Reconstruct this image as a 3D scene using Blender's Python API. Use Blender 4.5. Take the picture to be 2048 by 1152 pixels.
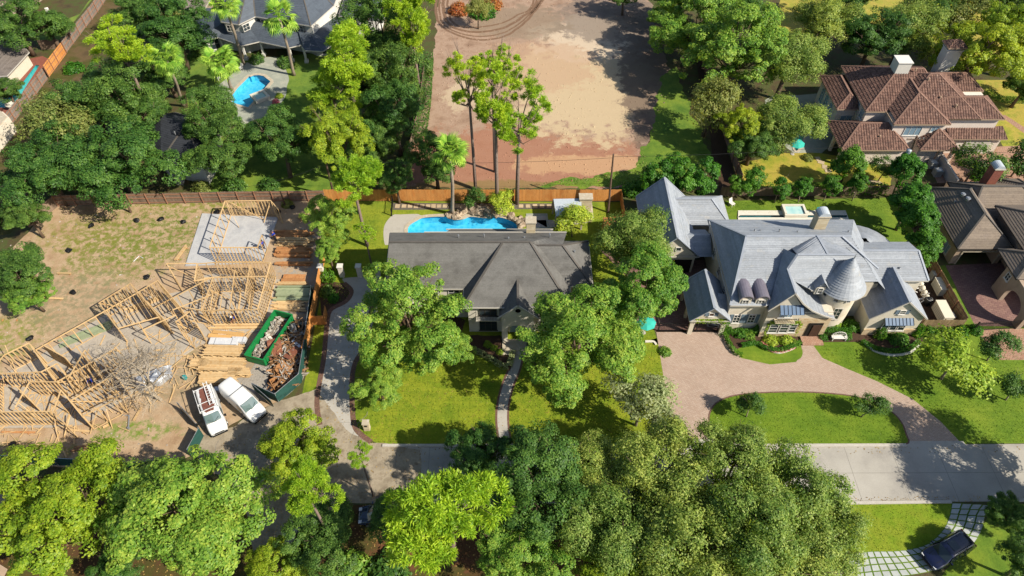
import bpy, bmesh, math, random
import numpy as np
from mathutils import Vector, Matrix, Quaternion, noise as mnoise
for _o in list(bpy.data.objects): bpy.data.objects.remove(_o, do_unlink=True)
sc = bpy.context.scene; COL = sc.collection
R = math.radians
# ---------------------------------------------------------------- camera, sky, sun, exposure
CAMH, FPX, PITCH = 65.0, 1405.0, R(49.5)
cam = bpy.data.objects.new('camera', bpy.data.cameras.new('camera')); COL.objects.link(cam)
cam.location = (0, 0, CAMH); cam.rotation_euler = (R(90) - PITCH, 0, 0)
cam.data.sensor_width = 36; cam.data.lens = FPX / 2048 * 36; cam.data.clip_end = 3000; cam.data.clip_start = .5
sc.camera = cam
SUN_AZ = Vector((.89, -.46)).normalized(); SUN_EL = R(40)
sunv = Vector((SUN_AZ.x * math.cos(SUN_EL), SUN_AZ.y * math.cos(SUN_EL), math.sin(SUN_EL)))
W = bpy.data.worlds.new('World'); sc.world = W; W.use_nodes = True
wn = W.node_tree.nodes; bg = wn['Background']
sky = wn.new('ShaderNodeTexSky'); sky.sky_type = 'NISHITA'; sky.sun_disc = False
sky.sun_elevation = SUN_EL; sky.sun_rotation = math.atan2(SUN_AZ.x, SUN_AZ.y)
W.node_tree.links.new(sky.outputs[0], bg.inputs[0]); bg.inputs[1].default_value = .085
sun = bpy.data.objects.new('sun', bpy.data.lights.new('sun', 'SUN')); COL.objects.link(sun)
sun.data.energy = 5.0; sun.data.angle = R(.55); sun.data.color = (1, .92, .78)
sun.rotation_euler = sunv.to_track_quat('Z', 'Y').to_euler(); sun.location = (60, -20, 80)
sc.view_settings.view_transform = 'Standard'; sc.view_settings.look = 'None'
sc.view_settings.exposure = .88; sc.view_settings.gamma = 1; sc.view_settings.use_curve_mapping = False
sc.cycles.max_bounces = 6; sc.cycles.diffuse_bounces = 3; sc.cycles.transparent_max_bounces = 8
sc.cycles.caustics_reflective = False; sc.cycles.caustics_refractive = False

# ---------------------------------------------------------------- helpers
_c, _s = math.cos(PITCH), math.sin(PITCH)
def P(px, py, z=0.0):
    """world point at height z on the line of sight through a point of the 2048 x 1152 photograph"""
    u = 576 - py; Y = FPX * _c + u * _s; Z = -FPX * _s + u * _c; t = (z - CAMH) / Z
    return Vector(((px - 1024) * t, Y * t, z))
OFF = {}
def tag(o, label=None, cat=None, group=None, kind=None):
    if label: o['label'] = label
    if cat: o['category'] = cat
    if group: o['group'] = group
    if kind: o['kind'] = kind
    return o
def thing(name, label, cat, loc=(0, 0, 0), group=None, rz=None, kind=None):
    o = bpy.data.objects.new(name, None); COL.objects.link(o); o.empty_display_size = .3
    o.location = loc
    if rz is None: OFF[o.name] = Vector(loc)           # children are given in world coordinates
    else: o.rotation_euler = (0, 0, rz); OFF[o.name] = Vector((0, 0, 0))
    return tag(o, label, cat, group, kind)
class MB:
    def __init__(s): s.v = []; s.f = []
    def poly(s, pts):
        k = len(s.v); s.v += [tuple(p) for p in pts]; s.f.append(tuple(range(k, k + len(pts)))); return s
    def hexa(s, p):          # 8 corners, bottom 4 then top 4 (ccw)
        k = len(s.v); s.v += [tuple(q) for q in p]
        for a in ((3, 2, 1, 0), (4, 5, 6, 7), (0, 1, 5, 4), (1, 2, 6, 5), (2, 3, 7, 6), (3, 0, 4, 7)): s.f.append(tuple(k + i for i in a))
        return s
    def box(s, c, d, rz=0.0):
        x, y, z = d[0] / 2, d[1] / 2, d[2] / 2; ca, sa = math.cos(rz), math.sin(rz); q = []
        for zz in (-z, z):
            for (a, b) in ((-x, -y), (x, -y), (x, y), (-x, y)): q.append((c[0] + a * ca - b * sa, c[1] + a * sa + b * ca, c[2] + zz))
        return s.hexa(q)
    def bb(s, x0, x1, y0, y1, z0, z1): return s.box(((x0 + x1) / 2, (y0 + y1) / 2, (z0 + z1) / 2), (x1 - x0, y1 - y0, z1 - z0))
    def beam(s, a, b, w, h, up=(0, 0, 1)):
        a, b = Vector(a), Vector(b); d = (b - a)
        if d.length < 1e-5: return s
        d.normalize(); u = Vector(up)
        if abs(d.dot(u)) > .97: u = Vector((0, 1, 0))
        r = d.cross(u).normalized(); t = r.cross(d).normalized(); q = []
        for e in (-h / 2, h / 2):
            for p, g in ((a, -w / 2), (b, -w / 2), (b, w / 2), (a, w / 2)): q.append(p + r * g + t * e)
        return s.hexa(q)
    def prism(s, pts, z0, z1, bottom=False):
        n = len(pts); k = len(s.v)
        ar = sum(pts[i][0] * pts[(i + 1) % n][1] - pts[(i + 1) % n][0] * pts[i][1] for i in range(n))
        if ar < 0: pts = pts[::-1]
        s.v += [(p[0], p[1], z0) for p in pts] + [(p[0], p[1], z1) for p in pts]
        for i in range(n): j = (i + 1) % n; s.f.append((k + i, k + j, k + n + j, k + n + i))
        s.f.append(tuple(k + n + i for i in range(n)))
        if bottom: s.f.append(tuple(k + n - 1 - i for i in range(n)))
        return s
    def tube(s, path, rad, n=7, cap=True):
        path = [Vector(p) for p in path]; k = len(s.v); m = len(path); prev = None
        for i, p in enumerate(path):
            d = (path[min(i + 1, m - 1)] - path[max(i - 1, 0)]).normalized()
            if prev is None: a = d.orthogonal().normalized()
            else:
                a = prev - d * prev.dot(d); a = a.normalized() if a.length > 1e-6 else d.orthogonal().normalized()
            prev = a; b = d.cross(a); r = rad[i] if hasattr(rad, '__len__') else rad
            for j in range(n): t = 2 * math.pi * j / n; s.v.append(tuple(p + (a * math.cos(t) + b * math.sin(t)) * r))
        for i in range(m - 1):
            for j in range(n): jj = (j + 1) % n; s.f.append((k + i * n + j, k + i * n + jj, k + (i + 1) * n + jj, k + (i + 1) * n + j))
        if cap: s.f.append(tuple(k + n - 1 - j for j in range(n))); s.f.append(tuple(k + (m - 1) * n + j for j in range(n)))
        return s
    def lathe(s, c, prof, n=16, a0=0.0, a1=2 * math.pi):
        k = len(s.v); full = abs(a1 - a0 - 2 * math.pi) < 1e-4; m = n if full else n + 1
        for r, z in prof:
            for j in range(m): t = a0 + (a1 - a0) * j / n; s.v.append((c[0] + r * math.cos(t), c[1] + r * math.sin(t), c[2] + z))
        for i in range(len(prof) - 1):
            for j in range(n): jj = (j + 1) % m; s.f.append((k + i * m + j, k + i * m + jj, k + (i + 1) * m + jj, k + (i + 1) * m + j))
        return s
    def mesh(s, name, off=None):
        me = bpy.data.meshes.new(name); v = s.v
        if off is not None and off.length > 0: v = [(a[0] - off.x, a[1] - off.y, a[2] - off.z) for a in v]
        me.from_pydata(v, [], s.f); me.update(); return me
    def build(s, name, mat, parent=None, smooth=False, label=None, cat=None, group=None, kind=None, loc=None):
        off = OFF.get(parent.name) if parent is not None else None
        if parent is None and loc is not None: off = Vector(loc)
        o = bpy.data.objects.new(name, s.mesh(name, off)); COL.objects.link(o)
        if smooth:
            for p in o.data.polygons: p.use_smooth = True
        if mat: o.data.materials.append(M(mat) if isinstance(mat, str) else mat)
        if parent is not None: o.parent = parent; OFF[o.name] = OFF.get(parent.name, Vector())
        elif loc is not None: o.location = loc
        return tag(o, label, cat, group, kind)
_unit = {}
def unit_mesh(mat, kind='box', var=0):
    k = (mat, kind, var)
    if k not in _unit:
        m = MB(); m.box((0, 0, 0), (1, 1, 1)); me = m.mesh('piece'); me.materials.append(M(mat)); _unit[k] = me
    return _unit[k]
def piece(name, mat, parent, c, d, rz=0.0, rot=None, label=None):
    """one box-shaped piece with shared mesh data; c and d in world coordinates"""
    o = bpy.data.objects.new(name, unit_mesh(mat)); COL.objects.link(o)
    o.location = Vector(c) - (OFF.get(parent.name, Vector()) if parent else Vector()); o.scale = d
    if rot is not None: o.rotation_mode = 'QUATERNION'; o.rotation_quaternion = rot
    else: o.rotation_euler = (0, 0, rz)
    if parent: o.parent = parent
    if label: o['label'] = label
    return o
def stick(name, mat, parent, a, b, w, h):
    a, b = Vector(a), Vector(b); d = b - a; L = d.length; x = d.normalized(); up = Vector((0, 0, 1))
    if abs(x.dot(up)) > .97: up = Vector((0, 1, 0))
    y = up.cross(x).normalized(); z = x.cross(y)
    q = Matrix((x, y, z)).transposed().to_quaternion()
    return piece(name, mat, parent, (a + b) / 2, (L, w, h), rot=q)
def copy_tree(o, parent=None):
    c = o.copy(); COL.objects.link(c)
    if parent: c.parent = parent
    for ch in list(o.children): copy_tree(ch, c)
    return c
def smooth_pts(pts, n=6, closed=True):
    out = []; m = len(pts); rng = range(m) if closed else range(m - 1)
    g = lambda i: Vector(pts[i % m] if closed else pts[max(0, min(m - 1, i))])
    for i in rng:
        a, b, c, d = g(i - 1), g(i), g(i + 1), g(i + 2)
        for k in range(n):
            t = k / n; out.append(.5 * ((2 * b) + (c - a) * t + (2 * a - 5 * b + 4 * c - d) * t * t + (3 * b - a - 3 * c + d) * t ** 3))
    if not closed: out.append(g(m - 1))
    return out
def rough_pts(pts, amp=.35, step=.7, seed=0):
    rnd = random.Random(seed); out = []; n = len(pts)
    for i in range(n):
        a, b = Vector(pts[i]), Vector(pts[(i + 1) % n]); L = (b - a).length; k = max(1, int(L / step))
        for j in range(k):
            p = a.lerp(b, j / k); w = amp * .7
            out.append(Vector((p.x + mnoise.noise(Vector((p.x * .35, p.y * .35, seed))) * amp * 1.6 + rnd.uniform(-w, w) * .5, p.y + mnoise.noise(Vector((p.x * .35, p.y * .35, seed + 9))) * amp * 1.6 + rnd.uniform(-w, w) * .5, p.z)))
    return out
def PX(lst, z=0.0): return [P(a, b, z) for a, b in lst]
def sheet(name, pts, z, mat, kind='structure', label=None, cat=None, parent=None):
    m = MB(); m.poly([(p[0], p[1], z) for p in pts])
    o = m.build(name, mat, parent, kind=kind, label=label, cat=cat)
    n = o.data.polygons[0].normal
    if n.z < 0: o.data.flip_normals()
    return o
def ribbon(name, pts, w, z0, z1, mat, parent=None, closed=False, kind=None, side=0.0):
    """strip of width w along a polyline with real height (kerbs, edging, copings)"""
    pts = [Vector((p[0], p[1], 0)) for p in pts]; n = len(pts); Lp = []; Rp = []
    for i in range(n):
        a = pts[(i - 1) % n] if (closed or i > 0) else pts[i]; b = pts[(i + 1) % n] if (closed or i < n - 1) else pts[i]
        d = (b - a).normalized(); q = Vector((-d.y, d.x, 0)); Lp.append(pts[i] + q * (w / 2 + side)); Rp.append(pts[i] - q * (w / 2 - side))
    m = MB()
    for i in range(n if closed else n - 1):
        j = (i + 1) % n
        m.hexa([(p.x, p.y, z) for z in (z0, z1) for p in (Lp[i], Rp[i], Rp[j], Lp[j])])
    return m.build(name, mat, parent, kind=kind)

# ---------------------------------------------------------------- materials
MATS = {}; MDEF = {}
def M(name):
    if name not in MATS: MATS[name] = MDEF[name](name)
    return MATS[name]
def hexc(h):
    h = h.lstrip('#'); r = [int(h[i:i + 2], 16) / 255 for i in (0, 2, 4)]
    return tuple((c / 12.92 if c <= .04045 else ((c + .055) / 1.055) ** 2.4) for c in r) + (1,)
def base_mat(name):
    m = bpy.data.materials.new(name); m.use_nodes = True; t = m.node_tree
    return m, t.nodes, t.links, t.nodes['Principled BSDF']
def vnoise(N, L, src, scale, detail=4, rough=.55, dist=0.0):
    n = N.new('ShaderNodeTexNoise'); n.inputs['Scale'].default_value = scale; n.inputs['Detail'].default_value = detail
    n.inputs['Roughness'].default_value = rough; n.inputs['Distortion'].default_value = dist
    L.new(src, n.inputs['Vector']); return n
def ramp(N, L, src, stops):
    r = N.new('ShaderNodeValToRGB'); e = r.color_ramp.elements
    while len(e) < len(stops): e.new(.5)
    for k, (p, c) in enumerate(stops): e[k].position = p; e[k].color = c if len(c) == 4 else tuple(c) + (1,)
    L.new(src, r.inputs[0]); return r
def mixc(N, L, f, a, b, mode='MIX'):
    m = N.new('ShaderNodeMix'); m.data_type = 'RGBA'; m.blend_type = mode
    for s, i in ((f, 0), (a, 6), (b, 7)):
        if hasattr(s, 'links'): L.new(s, m.inputs[i])
        else: m.inputs[i].default_value = s
    return m.outputs[2]
def mapping(N, L, src, scale=(1, 1, 1), rz=0.0):
    m = N.new('ShaderNodeMapping'); m.inputs['Scale'].default_value = scale; m.inputs['Rotation'].default_value = (0, 0, rz)
    L.new(src, m.inputs['Vector']); return m.outputs[0]
def bump(N, L, h, bsdf, strength=.4, dist=.05):
    b = N.new('ShaderNodeBump'); b.inputs['Strength'].default_value = strength; b.inputs['Distance'].default_value = dist
    L.new(h, b.inputs['Height']); L.new(b.outputs[0], bsdf.inputs['Normal'])
def defmat(name, cols, scale=1.5, rough=.8, fine=12.0, fmix=.35, bmp=.3, bdist=.03, metal=0.0, stretch=(1, 1, 1), island=0.0, obj=0.0, spec=.3, coat=0.0):
    """colours mixed by two scales of noise in world space, plus bump; optional variation per loose piece / per object"""
    def mk(nm):
        m, N, L, b = base_mat(nm); g = N.new('ShaderNodeNewGeometry'); src = mapping(N, L, g.outputs['Position'], stretch)
        n1 = vnoise(N, L, src, scale, 5, .6); cs = [hexc(c) if isinstance(c, str) else c for c in cols]
        if len(cs) == 1: cs = cs * 2
        r = ramp(N, L, n1.outputs[0], [(.28 + .44 * i / (len(cs) - 1), c) for i, c in enumerate(cs)])
        n2 = vnoise(N, L, src, fine, 3, .7); r2 = ramp(N, L, n2.outputs[0], [(.25, (.35, .35, .35, 1)), (.75, (1.0, 1.0, 1.0, 1))])
        col = mixc(N, L, fmix, r.outputs[0], r2.outputs[0], 'MULTIPLY')
        for amt, sock in ((island, g.outputs['Random Per Island']), (obj, None)):
            if amt:
                if sock is None: oi = N.new('ShaderNodeObjectInfo'); sock = oi.outputs['Random']
                mr = N.new('ShaderNodeMapRange'); L.new(sock, mr.inputs[0]); mr.inputs[3].default_value = 1 - amt; mr.inputs[4].default_value = 1 + amt
                hs = N.new('ShaderNodeHueSaturation'); L.new(mr.outputs[0], hs.inputs['Value']); L.new(col, hs.inputs['Color']); col = hs.outputs[0]
        L.new(col, b.inputs['Base Color']); b.inputs['Roughness'].default_value = rough; b.inputs['Metallic'].default_value = metal
        b.inputs['Specular IOR Level'].default_value = spec; b.inputs['Coat Weight'].default_value = coat
        if bmp: bump(N, L, n2.outputs[0], b, bmp, bdist)
        return m
    MDEF[name] = mk
def A(h, k=.62):
    c = hexc(h); return (c[0] * k, c[1] * k, c[2] * k, 1)
KMAP = dict(road_concrete=.5, old_road=.5, concrete=.5, slab=.52, house_slab=.5, gravel=.5, kerb=.55, deck_stone=.55, coping=.55, clay_tile=.55, shingle_grey=.52, lumber=.55, step_stone=.55, paver_slab=.56, lumber_green=.5, shingle_taupe=.52, shingle_brown=.52)
def defs(*rows):
    for r in rows: defmat(r[0], [A(c, KMAP.get(r[0], .62)) if isinstance(c, str) else c for c in r[1]], **(r[2] if len(r) > 2 else {}))
def blobmat(name, cols, blobs, scale=.5, fine=6.0, fmix=.3, bmp=.5, bdist=.05, rough=.95, patch=False):
    """ground whose own colour changes in patches: base noise colours plus noisy-edged patches (x, y, rx, ry, colour, strength)"""
    def mk(nm):
        m, N, L, b = base_mat(nm); g = N.new('ShaderNodeNewGeometry'); pos = g.outputs['Position']
        n1 = vnoise(N, L, pos, scale, 6, .62); cs = [A(c, .5) for c in cols]
        col = ramp(N, L, n1.outputs[0], [(.3 + .4 * i / (len(cs) - 1), c) for i, c in enumerate(cs)]).outputs[0]
        nd = vnoise(N, L, pos, .8 if patch else .4, 8, .68); npz = vnoise(N, L, pos, 1.3, 5, .7); nf = vnoise(N, L, pos, fine, 4, .7)
        for (x, y, rx, ry, c, stg) in blobs:
            sub = N.new('ShaderNodeVectorMath'); sub.operation = 'SUBTRACT'; L.new(pos, sub.inputs[0]); sub.inputs[1].default_value = (x, y, 0)
            mul = N.new('ShaderNodeVectorMath'); mul.operation = 'MULTIPLY'; L.new(sub.outputs[0], mul.inputs[0]); mul.inputs[1].default_value = (1 / rx, 1 / ry, 0)
            ln = N.new('ShaderNodeVectorMath'); ln.operation = 'LENGTH'; L.new(mul.outputs[0], ln.inputs[0])
            ad = N.new('ShaderNodeMath'); ad.operation = 'MULTIPLY_ADD'; L.new(nd.outputs[0], ad.inputs[0]); ad.inputs[1].default_value = 2.2; L.new(ln.outputs['Value'], ad.inputs[2])
            ad2 = N.new('ShaderNodeMath'); ad2.operation = 'MULTIPLY_ADD'; L.new(nf.outputs[0], ad2.inputs[0]); ad2.inputs[1].default_value = .5; L.new(ad.outputs[0], ad2.inputs[2])
            mr = N.new('ShaderNodeMapRange'); L.new(ad2.outputs[0], mr.inputs[0]); mr.inputs[1].default_value = 2.05 if patch else 2.2; mr.inputs[2].default_value = 2.55 if patch else 2.42
            mr.inputs[3].default_value = stg; mr.inputs[4].default_value = 0
            pr = ramp(N, L, npz.outputs[0], [(.43, (0, 0, 0, 1)), (.58, (1, 1, 1, 1))] if patch else [(0, (1, 1, 1, 1)), (1, (1, 1, 1, 1))]); pm = N.new('ShaderNodeMath'); pm.operation = 'MULTIPLY'; L.new(mr.outputs[0], pm.inputs[0]); L.new(pr.outputs[0], pm.inputs[1])
            col = mixc(N, L, pm.outputs[0], col, A(c, .5))
        r2 = ramp(N, L, nf.outputs[0], [(.3, (.45, .45, .45, 1)), (.7, (1, 1, 1, 1))])
        col = mixc(N, L, fmix, col, r2.outputs[0], 'MULTIPLY')
        L.new(col, b.inputs['Base Color']); b.inputs['Roughness'].default_value = rough; b.inputs['Specular IOR Level'].default_value = .15
        bump(N, L, nf.outputs[0], b, bmp, bdist); return m
    MDEF[name] = mk
def lawnmat(name, cols, stripe=0.0, rz=0.0, tiles=0.0):
    def mk(nm):
        m, N, L, b = base_mat(nm); g = N.new('ShaderNodeNewGeometry'); pos = g.outputs['Position']; cs = [A(c) for c in cols]
        n1 = vnoise(N, L, pos, .28, 6, .65); col = ramp(N, L, n1.outputs[0], [(.33 + .34 * i / (len(cs) - 1), c) for i, c in enumerate(cs)]).outputs[0]
        nf = vnoise(N, L, pos, 5.0, 5, .75); r2 = ramp(N, L, nf.outputs[0], [(.3, (.42, .5, .4, 1)), (.68, (1, 1, 1, 1))])
        nm2 = vnoise(N, L, pos, 1.3, 6, .7); r3 = ramp(N, L, nm2.outputs[0], [(.32, (.6, .66, .5, 1)), (.62, (1, 1, 1, 1))]); col = mixc(N, L, .5, col, r3.outputs[0], 'MULTIPLY')
        col = mixc(N, L, .5, col, r2.outputs[0], 'MULTIPLY')
        if tiles:                                            # squares of laid turf
            br = N.new('ShaderNodeTexBrick'); br.inputs['Scale'].default_value = 1; br.inputs['Brick Width'].default_value = 1.4; br.inputs['Row Height'].default_value = .6
            br.inputs['Mortar Size'].default_value = .03; br.inputs['Color1'].default_value = (1, 1, 1, 1); br.inputs['Color2'].default_value = (.84, .88, .8, 1); br.inputs['Mortar'].default_value = (.72, .78, .7, 1)
            L.new(pos, br.inputs['Vector']); col = mixc(N, L, tiles, col, br.outputs[0], 'MULTIPLY')
        if stripe:
            w = N.new('ShaderNodeTexWave'); w.inputs['Scale'].default_value = .55; w.inputs['Distortion'].default_value = 2.5; w.inputs['Detail'].default_value = 2
            L.new(mapping(N, L, pos, (1, 1, 1), rz), w.inputs['Vector']); rr = ramp(N, L, w.outputs[0], [(.2, (.8, .84, .76, 1)), (.8, (1, 1, 1, 1))]); col = mixc(N, L, stripe, col, rr.outputs[0], 'MULTIPLY')
        L.new(col, b.inputs['Base Color']); b.inputs['Roughness'].default_value = .9; b.inputs['Specular IOR Level'].default_value = .12
        b.inputs['Sheen Weight'].default_value = .1
        bump(N, L, nf.outputs[0], b, .8, .06); return m
    MDEF[name] = mk
def pavermat(name, c1, c2, mortar, bw, bh, rz=0.0, off=.5, wear=.4):
    def mk(nm):
        m, N, L, b = base_mat(nm); g = N.new('ShaderNodeNewGeometry'); pos = mapping(N, L, g.outputs['Position'], (1, 1, 1), rz)
        br = N.new('ShaderNodeTexBrick'); br.offset = off; i = br.inputs; i['Scale'].default_value = 1; i['Brick Width'].default_value = bw; i['Row Height'].default_value = bh
        i['Mortar Size'].default_value = .018; i['Color1'].default_value = A(c1, .52); i['Color2'].default_value = A(c2, .52); i['Mortar'].default_value = A(mortar, .52); i['Bias'].default_value = .1
        L.new(pos, i['Vector']); n1 = vnoise(N, L, pos, .35, 6, .65); r1 = ramp(N, L, n1.outputs[0], [(.3, (.62, .6, .58, 1)), (.7, (1, 1, 1, 1))])
        col = mixc(N, L, wear, br.outputs[0], r1.outputs[0], 'MULTIPLY'); n2 = vnoise(N, L, pos, 7, 3, .7)
        r2 = ramp(N, L, n2.outputs[0], [(.3, (.6, .6, .6, 1)), (.7, (1, 1, 1, 1))]); col = mixc(N, L, .35, col, r2.outputs[0], 'MULTIPLY')
        L.new(col, b.inputs['Base Color']); b.inputs['Roughness'].default_value = .85; b.inputs['Specular IOR Level'].default_value = .25
        inv = N.new('ShaderNodeMath'); inv.operation = 'SUBTRACT'; inv.inputs[0].default_value = 1; L.new(br.outputs['Fac'], inv.inputs[1]); bump(N, L, inv.outputs[0], b, .5, .02); return m
    MDEF[name] = mk
def watermat(nm):
    m, N, L, b = base_mat(nm); N.remove(b); g = N.new('ShaderNodeNewGeometry')
    n = vnoise(N, L, mapping(N, L, g.outputs['Position'], (1, 1.4, 1)), 1.6, 3, .55, 1.2); bp = N.new('ShaderNodeBump'); bp.inputs['Strength'].default_value = .35; bp.inputs['Distance'].default_value = .12; L.new(n.outputs[0], bp.inputs['Height'])
    t = N.new('ShaderNodeBsdfTransparent'); t.inputs[0].default_value = (.72, .96, 1, 1); gl = N.new('ShaderNodeBsdfGlossy'); gl.inputs['Roughness'].default_value = .03; L.new(bp.outputs[0], gl.inputs['Normal'])
    lw = N.new('ShaderNodeLayerWeight'); lw.inputs[0].default_value = .5; L.new(bp.outputs[0], lw.inputs['Normal']); pw = N.new('ShaderNodeMath'); pw.operation = 'POWER'; L.new(lw.outputs['Facing'], pw.inputs[0]); pw.inputs[1].default_value = 5
    fr = N.new('ShaderNodeMath'); fr.operation = 'MULTIPLY_ADD'; L.new(pw.outputs[0], fr.inputs[0]); fr.inputs[1].default_value = .95; fr.inputs[2].default_value = .025
    mx = N.new('ShaderNodeMixShader'); L.new(fr.outputs[0], mx.inputs[0]); L.new(t.outputs[0], mx.inputs[1]); L.new(gl.outputs[0], mx.inputs[2]); L.new(mx.outputs[0], N['Material Output'].inputs[0]); return m
MDEF['water'] = watermat
def plastermat(name, c1, c2):
    def mk(nm):
        m, N, L, b = base_mat(nm); g = N.new('ShaderNodeNewGeometry'); v = N.new('ShaderNodeTexVoronoi'); v.feature = 'SMOOTH_F1'; v.inputs['Scale'].default_value = 1.9
        nn = vnoise(N, L, g.outputs['Position'], 1.2, 2); ad = N.new('ShaderNodeVectorMath'); ad.operation = 'ADD'; L.new(g.outputs['Position'], ad.inputs[0]); L.new(nn.outputs['Color'], ad.inputs[1]); L.new(ad.outputs[0], v.inputs['Vector'])
        r = ramp(N, L, v.outputs['Distance'], [(.1, A(c1)), (.7, A(c2))]); L.new(r.outputs[0], b.inputs['Base Color']); b.inputs['Roughness'].default_value = .7; return m
    MDEF[name] = mk
plastermat('pool_plaster', '#38c0f0', '#7adcfa'); plastermat('spa_plaster', '#4c9cd4', '#60b0e0'); plastermat('shallow_plaster', '#a9e6ee', '#c4eef2'); plastermat('teal_plaster', '#27b9b9', '#58d2cc'); plastermat('pale_pool', '#9fd4d8', '#c0e2e0')
defs(
 ('soil', ['#4a4028', '#5f5232', '#55602a', '#6d5c3c'], dict(scale=.6, fine=5, fmix=.5, bmp=.6, bdist=.08)),
 ('mulch', ['#3c2a20', '#58402e', '#4a3527'], dict(scale=3, fine=14, fmix=.5, bmp=.7)),
 ('concrete', ['#c3bdb2', '#d8d2c6', '#cdc6ba'], dict(scale=.5, fine=7, fmix=.2, bmp=.15)),
 ('road_concrete', ['#b3ada4', '#cfc9bd', '#dcd6ca'], dict(scale=.22, fine=9, fmix=.22, bmp=.2, rough=.9)),
 ('old_road', ['#94846f', '#b6a78f', '#ccbda4', '#9c886e'], dict(scale=.6, fine=5, fmix=.4, bmp=.3, rough=.95)),
 ('kerb', ['#d5cdbf', '#e3dccf'], dict(scale=1.5)), ('deck_stone', ['#c9cbb9', '#b3b8aa', '#d2d0be'], dict(scale=.5, fine=4, fmix=.3)),
 ('slab', ['#c9c9cc', '#dcdcdc', '#b9bcc2'], dict(scale=.4, fine=5, fmix=.25)), ('gravel', ['#b9b0a4', '#cfc6b8', '#a59c90'], dict(scale=2.5, fine=9, fmix=.55, bmp=.9, bdist=.06)),
 ('house_slab', ['#e0d4c0', '#cfc4b4', '#d8ccba', '#beb4a8'], dict(scale=.35, fine=4, fmix=.35)),
 ('coping', ['#e6ddc9', '#d5c6ac', '#efe7d6'], dict(scale=2)), ('white_stone', ['#efeadd', '#e2dccb'], dict(scale=1.5, fmix=.15)),
 ('brick_red', ['#b0705c', '#94584a', '#a96a55'], dict(scale=1.5, fine=8)), ('brick_edge', ['#8c6a58', '#75574a', '#9b7865'], dict(scale=3, fine=9)),
 ('rock', ['#b9a58c', '#8d7a64', '#d3bfa6', '#9a8068'], dict(scale=1.8, fine=5, fmix=.5, bmp=.9, bdist=.1, obj=.25)),
 ('step_stone', ['#e2ceae', '#d3ba95'], dict(scale=2, obj=.1)), ('dark_gravel', ['#7d766a', '#6b655c', '#8c8474'], dict(scale=3, fine=12, fmix=.5, bmp=.6)),
 ('paver_slab', ['#d6d9d4', '#c2c8c4', '#e2e3dc'], dict(scale=.8, fmix=.18, obj=.09)))
lawnmat('lawn_mid', ['#76901e', '#8ea024', '#a4ac2c', '#869a22'], stripe=.3, tiles=.7)
lawnmat('lawn_right', ['#628418', '#789422', '#8ca02c'], stripe=.35, rz=R(90)); lawnmat('lawn_back', ['#547a1c', '#75922a', '#8da02e'], stripe=.2)
lawnmat('lawn_yellow', ['#8c9a26', '#b0ac38', '#c8b04c', '#98a22c'])
lawnmat('lawn_corner', ['#749018', '#86a020', '#98a42c', '#7c981c'])
pavermat('paver_pink', '#d4b8a4', '#e2cab8', '#c4a894', .3, .16, R(20)); pavermat('paver_mauve', '#9c7670', '#b08a7e', '#7d605a', .5, .3, R(12)); pavermat('walk_brick', '#c99a80', '#d8b096', '#a88068', .3, .22)
blobmat('clearing', ['#a98a74', '#c0a088', '#ccae96', '#b5937c'], [
 (P(1010, 325).x, P(1010, 325).y, 24, 8, '#c08468', .75), (P(1170, 170).x, P(1170, 170).y, 12, 15, '#ead2aa', .9), (P(1180, 75).x, P(1180, 75).y, 10, 8, '#f2dcc0', .9),
 (P(1080, 130).x, P(1080, 130).y, 10, 8, '#dcb694', .6), (P(930, 190).x, P(930, 190).y, 3.5, 4, '#ecd6b4', .7), (P(1320, 190).x, P(1320, 190).y, 6, 26, '#8a7668', .85), (P(1250, 40).x, P(1250, 40).y, 14, 9, '#93857a', .7), (P(1180, 330).x, P(1180, 330).y, 12, 2.2, '#e2b68c', .8),
 (P(1040, 45).x, P(1040, 45).y, 9, 6, '#a8947e', .7), (P(980, 375).x, P(980, 375).y, 14, 1.5, '#8f8a45', .5)])
blobmat('lot_dirt', ['#bd9c7a', '#d0b08c', '#dcbf9c', '#c2a07c'], [
 (P(290, 470).x, P(290, 470).y, 10, 5, '#7f9036', .95), (P(230, 520).x, P(230, 520).y, 7, 4, '#8c9440', .9), (P(165, 470).x, P(165, 470).y, 6, 3.5, '#9a9a44', .7), (P(380, 408).x, P(380, 408).y, 9, 1.6, '#8f9838', .9), (P(20, 670).x, P(20, 670).y, 4, 4, '#98a040', .9),
 (P(150, 605).x, P(150, 605).y, 7, 5, '#a49c78', .8), (P(300, 740).x, P(300, 740).y, 9, 4, '#a0935c', .6), (P(270, 860).x, P(270, 860).y, 4.5, 1.2, '#7fa032', .9), (P(60, 900).x, P(60, 900).y, 6, 1.2, '#a0a048', .8), (P(580, 420).x, P(580, 420).y, 5, 3, '#d9bd98', .7),
 (P(590, 600).x, P(590, 600).y, 4, 12, '#bdb6ac', .95), (P(430, 770).x, P(430, 770).y, 8, 5, '#b5a488', .6)], patch=True)
blobmat('alley_dirt', ['#6a5a40', '#7f6a4c', '#5f6030', '#6f7038'], [], scale=.3)
blobmat('shade_ground', ['#57452c', '#6d4f34', '#5d5a2c', '#7a5a3a'], [(P(870, 1080).x, P(870, 1080).y, 6, 3, '#8a5c40', .7), (P(1110, 1130).x, P(1110, 1130).y, 5, 3, '#8a5c40', .7)], scale=.4)

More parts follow.
